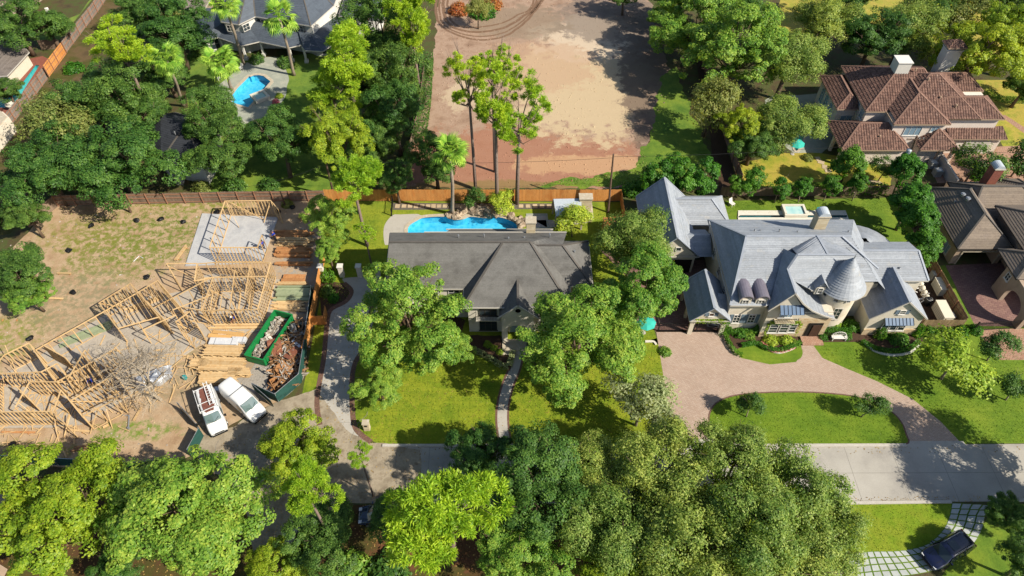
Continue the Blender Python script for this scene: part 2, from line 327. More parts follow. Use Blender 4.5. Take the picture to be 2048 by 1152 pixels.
# ---------------------------------------------------------------- pools (outlines are cut out of the ground)
POOL1 = smooth_pts(PX([(822, 482), (812, 463), (816, 450), (831, 440), (848, 433), (889, 431), (906, 437), (926, 436), (941, 431), (970, 434), (994, 432), (1014, 436), (1034, 446), (1038, 462), (1000, 474), (940, 476), (880, 488)]), 4)
LEDGE = smooth_pts(PX([(814, 448), (811, 440), (816, 434), (828, 432), (836, 435), (824, 443)]), 4)
SPA1 = PX([(1054, 429), (1093, 429), (1096, 456), (1055, 456)])
POOL2 = PX([(472, 176), (494, 154), (497, 151), (501, 152), (507, 149), (518, 148.5), (530, 151), (536, 156), (543, 161), (544, 164), (520, 192), (497, 217), (462, 207), (458, 195)])
POOL3 = PX([(1478, 426), (1692, 426), (1697, 440), (1475, 440)])
POOL4 = PX([(70, 130), (81, 131), (36, 203), (24, 204), (12, 216), (-40, 222), (-44, 192), (22, 194)])
POOL5 = smooth_pts(PX([(1535, 222), (1552, 212), (1590, 210), (1606, 222), (1612, 262), (1600, 298), (1588, 300), (1580, 260), (1560, 240)]), 4)
HOLES = [POOL1, SPA1, POOL2, POOL3, POOL4, POOL5]
def sheet_holes(name, outer, holes, z, mat, label=None):
    bm = bmesh.new(); es = []
    for lp in [outer] + holes:
        vs = [bm.verts.new((p[0], p[1], z)) for p in lp]
        for i in range(len(vs)): es.append(bm.edges.new((vs[i], vs[(i + 1) % len(vs)])))
    bmesh.ops.triangle_fill(bm, use_beauty=True, use_dissolve=False, edges=es, normal=(0, 0, 1))
    for f in bm.faces:
        if f.normal.z < 0: f.normal_flip()
    me = bpy.data.meshes.new(name); bm.to_mesh(me); bm.free(); me.materials.append(M(mat))
    o = bpy.data.objects.new(name, me); COL.objects.link(o); return tag(o, label, kind='structure')
sheet_holes('ground', [(-420, -160), (420, -160), (420, 620), (-420, 620)], HOLES, 0, 'soil')
def pool(label, pts, depth, plaster, group=None, coping=.35, cop='coping', cz=.06, water=-.1, name='swimming_pool'):
    c = sum((Vector(p) for p in pts), Vector()) / len(pts); t = thing(name, label, 'pool', (c.x, c.y, 0), group)
    m = MB(); n = len(pts); k = 0; m.v = [(p[0], p[1], z) for z in (.0, -depth) for p in pts]
    for i in range(n): j = (i + 1) % n; m.f.append((i, j, n + j, n + i))
    m.f.append(tuple(range(n, 2 * n))); m.build('basin', plaster, t)
    m = MB(); m.poly([(p[0], p[1], water) for p in pts]); w = m.build('water_surface', 'water', t)
    if w.data.polygons[0].normal.z < 0: w.data.flip_normals()
    if coping: ribbon('coping', pts, coping, .0, cz, cop, t, closed=True)
    return t
pool('free-form bright blue pool behind the large grey-roofed house', POOL1, 1.3, 'pool_plaster', coping=.5)
pool('square dark blue spa beside the free-form pool', SPA1, .4, 'spa_plaster', name='spa_pool', cop='deck_stone')
pool('blue pool with arched steps in the patio below tall palms', POOL2, 1.2, 'pool_plaster', coping=.55)
pool('long narrow pool behind the slate-roofed mansion', POOL3, .8, 'pale_pool', coping=.9, cop='white_stone')
pool('turquoise L-shaped lap pool with red brick surround by the alley', POOL4, 1.1, 'teal_plaster', coping=.3, cop='brick_red')
pool('turquoise pool mostly hidden under the tree by the tile-roofed house', POOL5, 1.0, 'teal_plaster')

# ---------------------------------------------------------------- ground sheets, roads, lawns
Zc = .004
def gz(name, px, mat, k, rough=0.0, sm=0, seed=1):
    pts = PX(px)
    if sm: pts = smooth_pts(pts, sm)
    if rough: pts = rough_pts(pts, rough, .6, seed)
    return sheet(name, pts, Zc * k, mat)
def gh(name, px, mat, k, holes): return sheet_holes(name, PX(px), holes, Zc * k, mat)
gz('path_alley', [(-160, 470), (-60, 420), (5, 285), (190, 15), (260, -90), (330, -90), (215, 60), (120, 250), (60, 420), (20, 470)], 'alley_dirt', 1, .3)
gz('ground_clearing', [(885, -70), (1330, -70), (1300, 0), (1318, 95), (1345, 140), (1330, 220), (1290, 300), (1250, 376), (775, 376), (820, 310), (850, 200), (868, 100)], 'clearing', 1, .5)
gz('lawn_strip_clearing', [(1075, 366), (1170, 352), (1265, 338), (1300, 270), (1325, 150), (1350, 135), (1385, 230), (1430, 330), (1300, 372), (1100, 374)], 'lawn_back', 2, .6, seed=4)
gz('ground_construction_lot', [(112, 408), (645, 398), (642, 540), (622, 640), (600, 770), (560, 800), (430, 865), (395, 910), (290, 940), (-120, 925), (-160, 660), (20, 500)], 'lot_dirt', 1, .15)
sheet_holes('lawn_palm_garden', PX([(365, 110), (455, 125), (640, 105), (720, 200), (745, 380), (420, 385), (385, 300)]), [POOL2], Zc, 'lawn_back')
sheet_holes('patio_palm_garden', smooth_pts(PX([(462, 150), (488, 128), (520, 116), (560, 116), (572, 140), (578, 158), (574, 172), (572, 190), (562, 206), (546, 222), (520, 240), (500, 262), (470, 240), (440, 205), (432, 178)]), 3), [POOL2], Zc * 2, 'deck_stone')
gz('lawn_top_corner', [(78, 60), (160, 28), (175, 5), (200, -20), (110, 90), (72, 88)], 'lawn_back', 2)
sheet_holes('patio_red_brick', PX([(56, 118), (85, 112), (106, 122), (20, 238), (-80, 330), (-80, 175), (10, 170)]), [POOL4], Zc * 2, 'brick_red')
sheet_holes('lawn_middle_lot', PX([(652, 402), (1242, 404), (1262, 520), (1318, 690), (1346, 889), (905, 890), (762, 891), (716, 866), (600, 812), (640, 600)]), [POOL1, SPA1], Zc, 'lawn_mid')
sheet_holes('pool_deck_middle', smooth_pts(PX([(786, 430), (800, 429), (835, 428), (845, 431), (900, 434), (935, 428), (1015, 432), (1045, 440), (1120, 440), (1180, 445), (1180, 500), (880, 500), (785, 505), (770, 490), (767, 462), (772, 445)]), 3), [POOL1, SPA1], Zc * 2, 'concrete')
gz('path_gravel_strip', [(786, 406), (1120, 407), (1120, 418), (786, 420)], 'dark_gravel', 3)
gz('driveway_middle', [(690, 556), (762, 556), (768, 590), (748, 640), (732, 690), (712, 722), (704, 760), (706, 850), (740, 884), (700, 905), (640, 880), (632, 800), (646, 720), (652, 660), (658, 620), (690, 600), (702, 580), (690, 566)], 'concrete', 3, sm=4)
DRV_L = PX([(688, 566), (703, 582), (692, 603), (660, 622), (653, 660), (647, 720), (634, 800), (640, 850)]); DRV_R = PX([(752, 592), (738, 640), (732, 690), (712, 722), (704, 760), (705, 820), (712, 858), (742, 884)])
ribbon('driveway_edging_inner', smooth_pts(DRV_L, 5, False), .55, 0, Zc * 5, 'brick_edge', kind='structure'); ribbon('driveway_edging_outer', smooth_pts(DRV_R, 5, False), .55, 0, Zc * 5, 'brick_edge', kind='structure')
WALK = smooth_pts(PX([(1037, 700), (1030, 735), (1016, 770), (1006, 810), (1005, 850), (1012, 895)]), 6, False)
ribbon('path_front_walk', WALK, 1.25, 0, Zc * 3, 'concrete', kind='structure')
ribbon('path_walk_edging', WALK, .22, 0, Zc * 4, 'brick_edge', kind='structure', side=.62); ribbon('path_walk_edging_far', WALK, .22, 0, Zc * 4, 'brick_edge', kind='structure', side=-.62)
gz('garden_bed_middle', [(922, 672), (1000, 672), (1030, 700), (1022, 742), (985, 722), (938, 700), (880, 712), (760, 690), (770, 640), (860, 600), (930, 640)], 'mulch', 3, .2)
gz('garden_bed_entry', [(1060, 672), (1200, 640), (1210, 690), (1120, 720), (1052, 735), (1045, 700)], 'mulch', 3, .2)
gz('garden_bed_gate', [(640, 560), (690, 566), (702, 582), (690, 602), (656, 622), (645, 640), (640, 600)], 'mulch', 2, .1)
sheet('road', PX([(640, 893), (905, 893), (1346, 893), (2300, 886), (2300, 1001), (1500, 1006), (1180, 1008), (690, 1006), (640, 1000)]), Zc * 2, 'road_concrete')
gz('road_turning', [(395, 872), (470, 850), (560, 800), (632, 780), (700, 868), (742, 884), (840, 897), (840, 1006), (690, 1006), (668, 1060), (560, 1100), (510, 1110), (490, 1010), (440, 950), (400, 930)], 'old_road', 4, .2)
ribbon('kerb_far', PX([(765, 891.5), (905, 891.5), (1350, 891.5)]), .3, 0, .13, 'kerb', kind='structure'); ribbon('kerb_far_east', PX([(1440, 892), (1812, 891)]), .35, 0, .13, 'kerb', kind='structure')
ribbon('kerb_near', PX([(1180, 1008.5), (1660, 1007), (1902, 1004)]), .3, 0, .13, 'kerb', kind='structure'); ribbon('kerb_near_corner', smooth_pts(PX([(2048, 1001), (2000, 1003), (1985, 1008), (1973, 1022)]), 5, False), .3, 0, .13, 'kerb', kind='structure')
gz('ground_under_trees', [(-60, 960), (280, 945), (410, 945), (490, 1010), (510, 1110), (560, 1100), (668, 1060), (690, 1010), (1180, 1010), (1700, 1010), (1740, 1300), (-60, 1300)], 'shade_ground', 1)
gz('driveway_under_trees', [(565, 1050), (615, 1040), (622, 1075), (600, 1110), (570, 1085)], 'concrete', 5, .1, 3)
gz('road_corner_left', [(-60, 945), (30, 940), (0, 1040), (-60, 1060)], 'old_road', 3)
gh('lawn_right_lot', [(1318, 690), (1300, 680), (1440, 640), (1900, 640), (2200, 640), (2200, 886), (1346, 890)], 'lawn_right', 1, [])
gz('driveway_pavers', [(1312, 660), (1450, 660), (1462, 690), (1482, 716), (1540, 729), (1592, 724), (1605, 705), (1598, 668), (1612, 664), (1626, 690), (1645, 716), (1695, 738), (1755, 763), (1825, 798), (1880, 842), (1922, 886), (1812, 889), (1440, 891), (1350, 891), (1338, 830), (1328, 760)], 'paver_pink', 2)
gz('driveway_apron', [(1340, 878), (1445, 878), (1452, 894), (1338, 894)], 'concrete', 3); gz('driveway_apron_east', [(1808, 882), (1926, 882), (1934, 893), (1806, 893)], 'concrete', 3)
ISL = smooth_pts(PX([(1810, 889), (1812, 868), (1798, 838), (1765, 812), (1705, 792), (1600, 784), (1490, 788), (1440, 801), (1420, 824), (1419, 850), (1428, 872), (1444, 890), (1600, 890), (1720, 889)]), 4)
sheet('lawn_island', ISL, Zc * 4, 'lawn_right'); ribbon('island_edging', ISL, .16, 0, Zc * 5, 'brick_edge', closed=True, kind='structure')
gz('lawn_crescent', [(1484, 690), (1500, 686), (1560, 697), (1600, 695), (1604, 712), (1588, 722), (1540, 726), (1500, 717), (1486, 706)], 'lawn_right', 3, sm=3)
gz('garden_bed_mansion', [(1446, 662), (1600, 662), (1600, 690), (1560, 700), (1510, 690), (1484, 694), (1470, 700), (1452, 682)], 'mulch', 2); gz('garden_bed_mansion_east', [(1622, 664), (1900, 648), (1930, 690), (1840, 690), (1820, 706), (1780, 704), (1720, 684), (1640, 684)], 'mulch', 2)
sheet_holes('lawn_mansion_back', PX([(1440, 402), (1790, 395), (1872, 545), (1830, 560), (1700, 490), (1440, 490)]), [POOL3], Zc, 'lawn_right')
gz('courtyard_mansion', [(1200, 500), (1310, 520), (1450, 520), (1460, 664), (1312, 664), (1260, 560)], 'paver_mauve', 2)
gz('path_fence_side', [(1385, 90), (1405, 90), (1475, 380), (1440, 380)], 'mulch', 2, .2)
gz('lawn_tile_house', [(1475, 372), (1470, 330), (1560, 305), (1640, 305), (1740, 325), (1780, 355), (1780, 378)], 'lawn_yellow', 3, .2)
gz('lawn_far_north', [(1500, -60), (1560, -20), (1560, 60), (1600, 70), (1720, 60), (1900, 120), (2200, 120), (2200, -100), (1520, -100)], 'lawn_yellow', 1, .4)
gz('lawn_tile_house_east', [(1930, 160), (2200, 160), (2200, 330), (2010, 300)], 'lawn_yellow', 2); gz('path_tile_house_east', [(2000, 232), (2010, 230), (2060, 262), (2060, 275)], 'walk_brick', 3)
sheet_holes('patio_tile_house', smooth_pts(PX([(1530, 200), (1600, 190), (1700, 188), (1716, 230), (1700, 270), (1650, 300), (1632, 318), (1600, 312), (1560, 280)]), 3), [POOL5], Zc * 2, 'deck_stone')
gz('driveway_tile_house', [(1830, 300), (2200, 285), (2200, 360), (1880, 380), (1860, 330)], 'walk_brick', 3)
gz('courtyard_brown_house', [(1891, 531), (2200, 515), (2200, 655), (1950, 652)], 'paver_mauve', 2); gz('driveway_brown_house', [(1950, 658), (2200, 656), (2200, 720), (2000, 720)], 'walk_brick', 3)
gz('lawn_side_strip', [(1868, 535), (1890, 530), (1950, 652), (1922, 654)], 'lawn_back', 2)
gz('patio_equipment', [(1735, 560), (1862, 535), (1922, 652), (1840, 655), (1740, 640)], 'mulch', 2)
gz('lawn_corner', [(1640, 1008), (1906, 1006), (1902, 1032), (1888, 1062), (1852, 1091), (1800, 1103), (1735, 1104), (1680, 1120)], 'lawn_corner', 2)
gz('lawn_corner_shade', [(1985, 1012), (2200, 1000), (2200, 1300), (1800, 1300), (1890, 1140), (1942, 1098), (1966, 1056)], 'lawn_back', 2, .05)
defs(('rut', ['#7d6049', '#93735a'], dict(scale=2, bmp=.6)))
# rutted loop of tyre tracks in the cleared lot
for k, (dx, w) in enumerate(((0, .5), (7, .35), (16, .6), (26, .4))):
    pts = PX([(876 + dx * .6, -20), (872 + dx, 25), (884 + dx * .9, 52 - dx * .2), (915 + dx * .5, 70 - dx * .6), (960, 80 - dx), (1010 - dx * .2, 72 - dx), (1050 - dx * .5, 45 - dx * .6), (1075 - dx * .5, 15), (1105 - dx, -30)])
    ribbon('tyre_track', [p + Vector((mnoise.noise(p * .6) * .25, 0, 0)) for p in smooth_pts(pts, 6, False)], w, 0, Zc * 3, 'rut', kind='structure')
# ---------------------------------------------------------------- vegetation
def leafmat(name, dark, mid, light, trans=.42, k=.85):
    def mk(nm):
        m, N, L, b = base_mat(nm); g = N.new('ShaderNodeNewGeometry'); tc = N.new('ShaderNodeTexCoord'); oi = N.new('ShaderNodeObjectInfo')
        n1 = vnoise(N, L, tc.outputs['Object'], .55, 3, .6); ad = N.new('ShaderNodeMath'); ad.operation = 'MULTIPLY_ADD'; L.new(g.outputs['Random Per Island'], ad.inputs[0]); ad.inputs[1].default_value = .45; L.new(n1.outputs[0], ad.inputs[2])
        col = ramp(N, L, ad.outputs[0], [(.4, A(dark, k)), (.68, A(mid, k)), (1.0, A(light, k))]).outputs[0]
        hs = N.new('ShaderNodeHueSaturation'); L.new(col, hs.inputs['Color'])
        mr = N.new('ShaderNodeMapRange'); L.new(oi.outputs['Random'], mr.inputs[0]); mr.inputs[3].default_value = .485; mr.inputs[4].default_value = .512; L.new(mr.outputs[0], hs.inputs['Hue'])
        mr2 = N.new('ShaderNodeMapRange'); L.new(oi.outputs['Random'], mr2.inputs[0]); mr2.inputs[3].default_value = 1.12; mr2.inputs[4].default_value = .86; L.new(mr2.outputs[0], hs.inputs['Value'])
        L.new(hs.outputs[0], b.inputs['Base Color']); b.inputs['Roughness'].default_value = .5; b.inputs['Specular IOR Level'].default_value = .25
        tr = N.new('ShaderNodeBsdfTranslucent'); L.new(mixc(N, L, 1.0, hs.outputs[0], (1.5, 1.35, .45, 1), 'MULTIPLY'), tr.inputs[0])
        mx = N.new('ShaderNodeMixShader'); mx.inputs[0].default_value = trans; L.new(b.outputs[0], mx.inputs[1]); L.new(tr.outputs[0], mx.inputs[2]); L.new(mx.outputs[0], N['Material Output'].inputs[0]); return m
    MDEF[name] = mk
leafmat('leaf_oak', '#4a6c2a', '#7c9640', '#b0be60'); leafmat('leaf_broad', '#447226', '#6c9836', '#a0b84c'); leafmat('leaf_dark', '#2e5020', '#4c7230', '#739440')
leafmat('leaf_gold', '#58761a', '#84a026', '#b0be38'); leafmat('leaf_pine', '#5f8a20', '#90b42c', '#bcd43c'); leafmat('leaf_olive', '#56682c', '#7c8a44', '#a0a45c'); leafmat('leaf_hedge', '#2f5c1a', '#477a24', '#6a9c30')
leafmat('leaf_palm', '#5c8c2c', '#88b440', '#b4d058', .3); leafmat('leaf_autumn', '#9c5030', '#b87040', '#a88848'); leafmat('leaf_grey', '#66784c', '#8c9c68', '#b0b888'); leafmat('leaf_pink', '#b04860', '#d07888', '#e0a0a0'); leafmat('leaf_lime', '#6e9028', '#94b038', '#bccc4c')
defs(('bark', ['#6b5544', '#85705c', '#57463a'], dict(scale=3, fine=9, fmix=.5, bmp=.8, stretch=(1, 1, .3))), ('bark_pale', ['#9c8a78', '#b5a592', '#8a7866'], dict(scale=3, fine=9, fmix=.4, bmp=.6, stretch=(1, 1, .4))),
     ('bark_pine', ['#8a766a', '#a48e82', '#746056'], dict(scale=4, fine=8, fmix=.5, bmp=.8)), ('bare_twig', ['#a59682', '#c0b29c', '#93836e'], dict(scale=4)))
def quads_mesh(name, pos, nrm, tan, sx, sy, mat, taper=.45):
    """n leaf-sized faces: centre, normal, long axis, length and width"""
    n = len(pos); tan = tan - nrm * (tan * nrm).sum(1)[:, None]; tan /= np.linalg.norm(tan, axis=1)[:, None] + 1e-9; bit = np.cross(nrm, tan)
    a = tan * sx[:, None]; b = bit * sy[:, None]
    v = np.stack([pos - a, pos + b - a * .05, pos + a, pos - b + a * .05], 1).reshape(-1, 3) if taper else np.stack([pos - a - b, pos + a - b, pos + a + b, pos - a + b], 1).reshape(-1, 3)
    me = bpy.data.meshes.new(name); me.vertices.add(4 * n); me.vertices.foreach_set('co', v.astype(np.float32).ravel())
    me.loops.add(4 * n); me.loops.foreach_set('vertex_index', np.arange(4 * n, dtype=np.int32)); me.polygons.add(n)
    me.polygons.foreach_set('loop_start', np.arange(0, 4 * n, 4, dtype=np.int32)); me.update(calc_edges=True); me.validate()
    if mat: me.materials.append(M(mat))
    return me
def unit(v): return v / (np.linalg.norm(v, axis=-1, keepdims=True) + 1e-9)
def crown_mesh(name, mat, seed, Rn=5.0, zs=.8, lobes=8, clumps=150, leaves=110, rc=.95, ls=.2, style='broad', lob_r=(.42, .6), spread=.62):
    g = np.random.default_rng(seed); d = unit(g.normal(size=(lobes, 3))); d[:, 2] = d[:, 2] * .75 + .12
    lr = g.uniform(*lob_r, lobes) * Rn; lc = d * (g.uniform(.5, 1.0, (lobes, 1)) * spread * Rn); lc[0] = (0, 0, .25 * Rn); lr[0] = .6 * Rn
    if Rn > 2.5: lr[0] = .5 * Rn
    cs = []; tries = 0
    while len(cs) < clumps and tries < clumps * 40:
        tries += 1; i = g.integers(lobes); u = unit(g.normal(size=3)); u[2] = u[2] if u[2] > -.45 else -u[2]; c = lc[i] + u * lr[i] * g.uniform(.72, 1.02)
        dd = np.linalg.norm(c - lc, axis=1) / lr
        if (dd < .62).any(): continue
        cs.append((c, u))
    C = np.array([c for c, _ in cs]); U = np.array([u for _, u in cs]); n = len(C); C[:, 2] *= zs
    rr = rc * g.uniform(.6, 1.35, n); idx = np.repeat(np.arange(n), leaves); m = len(idx); dv = unit(g.normal(size=(m, 3)) + U[idx] * .55)
    if style == 'pine':
        pos = C[idx] + dv * (rr[idx] * g.uniform(.25, .95, m))[:, None] * np.array([1, 1, .62]); nr = unit(np.cross(dv, unit(g.normal(size=(m, 3)))) + np.array([0, 0, .6])); tan = unit(dv + g.normal(size=(m, 3)) * .35)
        sx = ls * g.uniform(.9, 1.7, m); sy = ls * g.uniform(.2, .38, m)
    else:
        pos = C[idx] + dv * (rr[idx] * g.uniform(.35, 1.0, m) ** .6)[:, None] * np.array([1, 1, .8]); nr = unit(dv * .65 + U[idx] * .5 + np.array([0, 0, .35]) + g.normal(size=(m, 3)) * .36); tan = g.normal(size=(m, 3))
        sx = ls * g.uniform(.6, 1.35, m); sy = sx * g.uniform(.45, .75, m)
        if style == 'spray':                                   # drooping, looser foliage with stray twigs
            k = g.random(m) < .25; pos[k] += dv[k] * (rr[idx][k] * .6)[:, None]
    return quads_mesh(name, pos, nr, tan, sx, sy, mat), lc * np.array([1, 1, zs]), lr
def trunk_mesh(name, mat, lc, H, r0, seed, fork=.55):
    """trunk with limbs from the ground (z = 0) to the lobes of a crown centred at height H"""
    rnd = random.Random(seed); m = MB(); fk = H * fork; bend = Vector((rnd.uniform(-.3, .3), rnd.uniform(-.3, .3), 0))
    m.tube([(0, 0, -.1), bend * .4 + Vector((0, 0, fk * .5)), bend + Vector((0, 0, fk)), bend + Vector((0, 0, H))], [r0 * 1.25, r0, r0 * .8, r0 * .35], 8)
    for c in lc:
        t = Vector((c[0], c[1], H + c[2])); b = bend + Vector((0, 0, fk + rnd.uniform(0, .3) * (H - fk))); mid = b.lerp(t, .5) + Vector((rnd.uniform(-.3, .3), rnd.uniform(-.3, .3), -.3))
        m.tube([b, mid, t], [r0 * .45, r0 * .28, r0 * .1], 6)
        for _ in range(2):
            e = t + Vector((rnd.uniform(-1.4, 1.4), rnd.uniform(-1.4, 1.4), rnd.uniform(.2, 1.5))); m.tube([mid.lerp(t, .6), e], [r0 * .16, r0 * .05], 5)
    me = m.mesh(name); me.materials.append(M(mat))
    for p in me.polygons: p.use_smooth = True
    return me
SPEC = {}
def species(key, mat, bark, nvar, H, r0, fork=.55, **kw):
    vs = []
    for i in range(nvar):
        cm, lc, lr = crown_mesh('crown', mat, hash_seed(key) + i * 17, **kw); vs.append((cm, trunk_mesh('trunk', bark, lc, H, r0, i + 3, fork)))
    SPEC[key] = (vs, kw.get('Rn', 5.0), kw.get('zs', .8), H)
def hash_seed(s): return sum(ord(c) * (i + 3) for i, c in enumerate(s)) % 9973
species('oak', 'leaf_oak', 'bark', 3, 6, .32, lobes=18, clumps=280, leaves=165, rc=.66, ls=.1, style='spray', zs=.95, lob_r=(.22, .36), spread=.86)
species('broad', 'leaf_broad', 'bark', 3, 7, .26, lobes=18, clumps=290, leaves=170, rc=.6, ls=.1, zs=1.15, lob_r=(.24, .4), spread=.84)
species('dark', 'leaf_dark', 'bark', 4, 6, .28, lobes=16, clumps=250, leaves=170, rc=.66, ls=.1, zs=.95, lob_r=(.24, .42), spread=.82)
species('gold', 'leaf_gold', 'bark', 3, 6, .28, lobes=18, clumps=250, leaves=170, rc=.6, ls=.1, zs=.95, lob_r=(.24, .4), spread=.82)
species('olive', 'leaf_olive', 'bark', 2, 6, .22, lobes=9, clumps=130, leaves=80, rc=.85, ls=.15, style='spray', zs=.9, lob_r=(.32, .52))
species('pine', 'leaf_pine', 'bark_pine', 3, 14, .3, fork=.8, lobes=14, clumps=150, leaves=170, rc=.85, ls=.17, style='pine', zs=1.05, lob_r=(.26, .42), spread=.85)
species('thinpine', 'leaf_pine', 'bark_pine', 2, 14, .3, fork=.82, lobes=14, clumps=95, leaves=170, rc=.72, ls=.17, style='pine', zs=1.3, lob_r=(.2, .34), spread=.95)
species('grey', 'leaf_grey', 'bark_pale', 2, 4, .12, Rn=3.0, lobes=9, clumps=70, leaves=75, rc=.6, ls=.12, style='spray', zs=1.0, lob_r=(.28, .45), spread=.8)
species('young', 'leaf_hedge', 'bark_pale', 3, 2.6, .08, Rn=2.0, lobes=7, clumps=75, leaves=80, rc=.45, ls=.11, zs=1.35, lob_r=(.35, .55))
species('small', 'leaf_dark', 'bark_pale', 2, 2.6, .08, Rn=2.0, lobes=8, clumps=70, leaves=70, rc=.42, ls=.1, style='spray', zs=1.1, lob_r=(.3, .5), spread=.75)
species('lime', 'leaf_lime', 'bark_pale', 2, 2.8, .08, Rn=2.2, lobes=8, clumps=75, leaves=80, rc=.5, ls=.11, style='spray', zs=1.0, lob_r=(.3, .5), spread=.75)
species('column', 'leaf_hedge', 'bark', 2, 4.5, .15, Rn=2.2, lobes=9, clumps=120, leaves=90, rc=.5, ls=.12, zs=2.0, lob_r=(.4, .6), spread=.55)
VARI = {}; rt = random.Random(5)
def tree(label, px, py, zc, rad, sp, zr=None, name=None, cat='tree', group=None):
    """crown centred at height zc on the sight line (px, py); rad, zr = crown radii in photograph pixels"""
    vs, Rn, zs, H = SPEC[sp]; k = VARI.get(sp, 0); VARI[sp] = k + 1; cm, tm = vs[k % len(vs)]; p = P(px, py, zc); mpp = (CAMH - zc) / (FPX * _s + (py - 576) * _c); rad *= mpp * (1.13 if sp in ('broad', 'dark', 'gold', 'oak', 'olive') else 1); zr = zr * mpp if zr else None
    t = thing(name or {'oak': 'oak_tree', 'pine': 'pine_tree', 'thinpine': 'pine_tree', 'column': 'columnar_tree', 'young': 'young_tree', 'small': 'young_tree', 'lime': 'young_tree'}.get(sp, 'leafy_tree'), label, cat, (p.x, p.y, 0), group, rz=rt.uniform(0, 6.28))
    s = rad / Rn; c = bpy.data.objects.new('crown', cm); COL.objects.link(c); c.parent = t; c.location = (0, 0, zc); c.scale = (s, s, s if zr is None else zr / (Rn * zs))
    w = bpy.data.objects.new('trunk', tm); COL.objects.link(w); w.parent = t; w.scale = (s, s, zc / H); return t
# --- shrubs: one leafy mesh each
def shrub_mesh(mat, seed, n=900, ls=.085, prof='ball'):
    g = np.random.default_rng(seed); d = unit(g.normal(size=(n, 3))); d[:, 2] = np.abs(d[:, 2])
    r = (.72 + .3 * np.array([mnoise.noise(Vector(q) * 2.2 + Vector((seed, 0, 0))) for q in d.tolist()]) + g.uniform(-.12, .12, n))
    pos = d * r[:, None]
    return quads_mesh('foliage', pos, unit(d + g.normal(size=(n, 3)) * .55 + np.array([0, 0, .3])), g.normal(size=(n, 3)), ls * g.uniform(.7, 1.4, n), ls * g.uniform(.4, .8, n), mat)
_shr = {}
def shrub(label, px, py, r, h, mat='leaf_hedge', name='shrub', group=None, cat='shrub', pt=None):
    k = (mat, len([1 for q in _shr if q[0] == mat]) % 3) if (mat, 2) not in _shr else (mat, rt.randrange(3))
    if k not in _shr: _shr[k] = shrub_mesh(mat, 11 * k[1] + hash_seed(mat))
    p = pt if pt is not None else P(px, py); o = bpy.data.objects.new(name, _shr[k]); COL.objects.link(o); o.location = (p[0], p[1], -.02); o.scale = (r, r, h); o.rotation_euler = (0, 0, rt.uniform(0, 6.28))
    return tag(o, label, cat, group)
def hedge(label, pts, w, h, mat='leaf_hedge', name='hedge', dens=260, z=0.0, cat='hedge', ls=.075):
    """clipped hedge along a polyline: leaf faces over a box section"""
    g = np.random.default_rng(len(label) * 7 + int(abs(pts[0][0]) * 10)); P0 = []; D = []
    for a, b in zip(pts[:-1], pts[1:]):
        a, b = Vector(a), Vector(b); L = (b - a).length; d = (b - a).normalized(); q = Vector((-d.y, d.x, 0)); n = max(20, int(dens * L))
        for _ in range(n):
            f = g.random(); s = g.uniform(0, L); u = g.random()
            if f < .45: o = q * g.uniform(-w / 2, w / 2) + Vector((0, 0, h)); nn = Vector((0, 0, 1))
            elif f < .75: o = -q * (w / 2) + Vector((0, 0, u * h)); nn = -q
            else: o = q * (w / 2) + Vector((0, 0, u * h)); nn = q
            P0.append(tuple(a + d * s + o + Vector((0, 0, z)) + nn * g.uniform(-.1, .05))); D.append(tuple(nn))
    pos = np.array(P0); nr = unit(np.array(D) + g.normal(size=pos.shape) * .5); n = len(pos); c = pos.mean(0); c[2] = 0
    me = quads_mesh(name, pos - c, nr, g.normal(size=pos.shape), ls * g.uniform(.7, 1.5, n), ls * g.uniform(.4, .9, n), mat); o = bpy.data.objects.new(name, me); COL.objects.link(o); o.location = c
    return tag(o, label, cat)
# --- fan palms
def frond_mesh(seed):
    rnd = random.Random(seed); m = MB(); m.tube([(0, 0, 0), (.6, 0, .1), (1.0, 0, .02)], [.03, .025, .02], 4, False); nb = 15
    for i in range(nb):
        a = (i / (nb - 1) - .5) * R(190); L = .95 * (1 - .25 * abs(a) / R(95)) * rnd.uniform(.9, 1.08); d = Vector((math.cos(a), math.sin(a), 0)); q = Vector((-d.y, d.x, 0)); o = Vector((1.0, 0, .02))
        w = .075; m.poly([o, o + d * L * .55 - q * w + Vector((0, 0, .03)), o + d * L * .8 + Vector((0, 0, -.03)), o + d * L * .55 + q * w + Vector((0, 0, .03))]); m.poly([o + d * L * .6 - q * w * .7, o + d * L * 1.1 + Vector((0, 0, -.32)), o + d * L * .6 + q * w * .7])
    me = m.mesh('frond'); me.materials.append(M('leaf_palm')); return me
_fr = None
def palm(label, bpx, tpx, H, s=1.0, r0=.22, nf=30):
    global _fr
    if _fr is None: _fr = [frond_mesh(i) for i in range(3)]
    b = P(*bpx); tp = P(tpx[0], tpx[1], H); t = thing('fan_palm', label, 'palm tree', (b.x, b.y, 0), 'tall fan palms'); rnd = random.Random(int(bpx[0]))
    mid = b.lerp(tp, .5) + Vector((.15, 0, 0)); m = MB(); m.tube([b - Vector((0, 0, .1)), b.lerp(tp, .08), mid, tp], [r0 * 1.7, r0 * 1.15, r0, r0 * .75], 9); m.build('trunk', 'bark_pale', t, smooth=True)
    for i in range(nf):
        el = R(rnd.choice((60, 42, 24, 6, -14, -34, -48)) + rnd.uniform(-9, 9)); az = i * 2.399 + rnd.uniform(-.2, .2); o = bpy.data.objects.new('frond', _fr[i % 3]); COL.objects.link(o); o.parent = t
        o.location = tp - OFF[t.name]; o.rotation_euler = (rnd.uniform(-.25, .25), -el, az); o.scale = (s * 1.4, s * 1.4, s * 1.4)
    return t
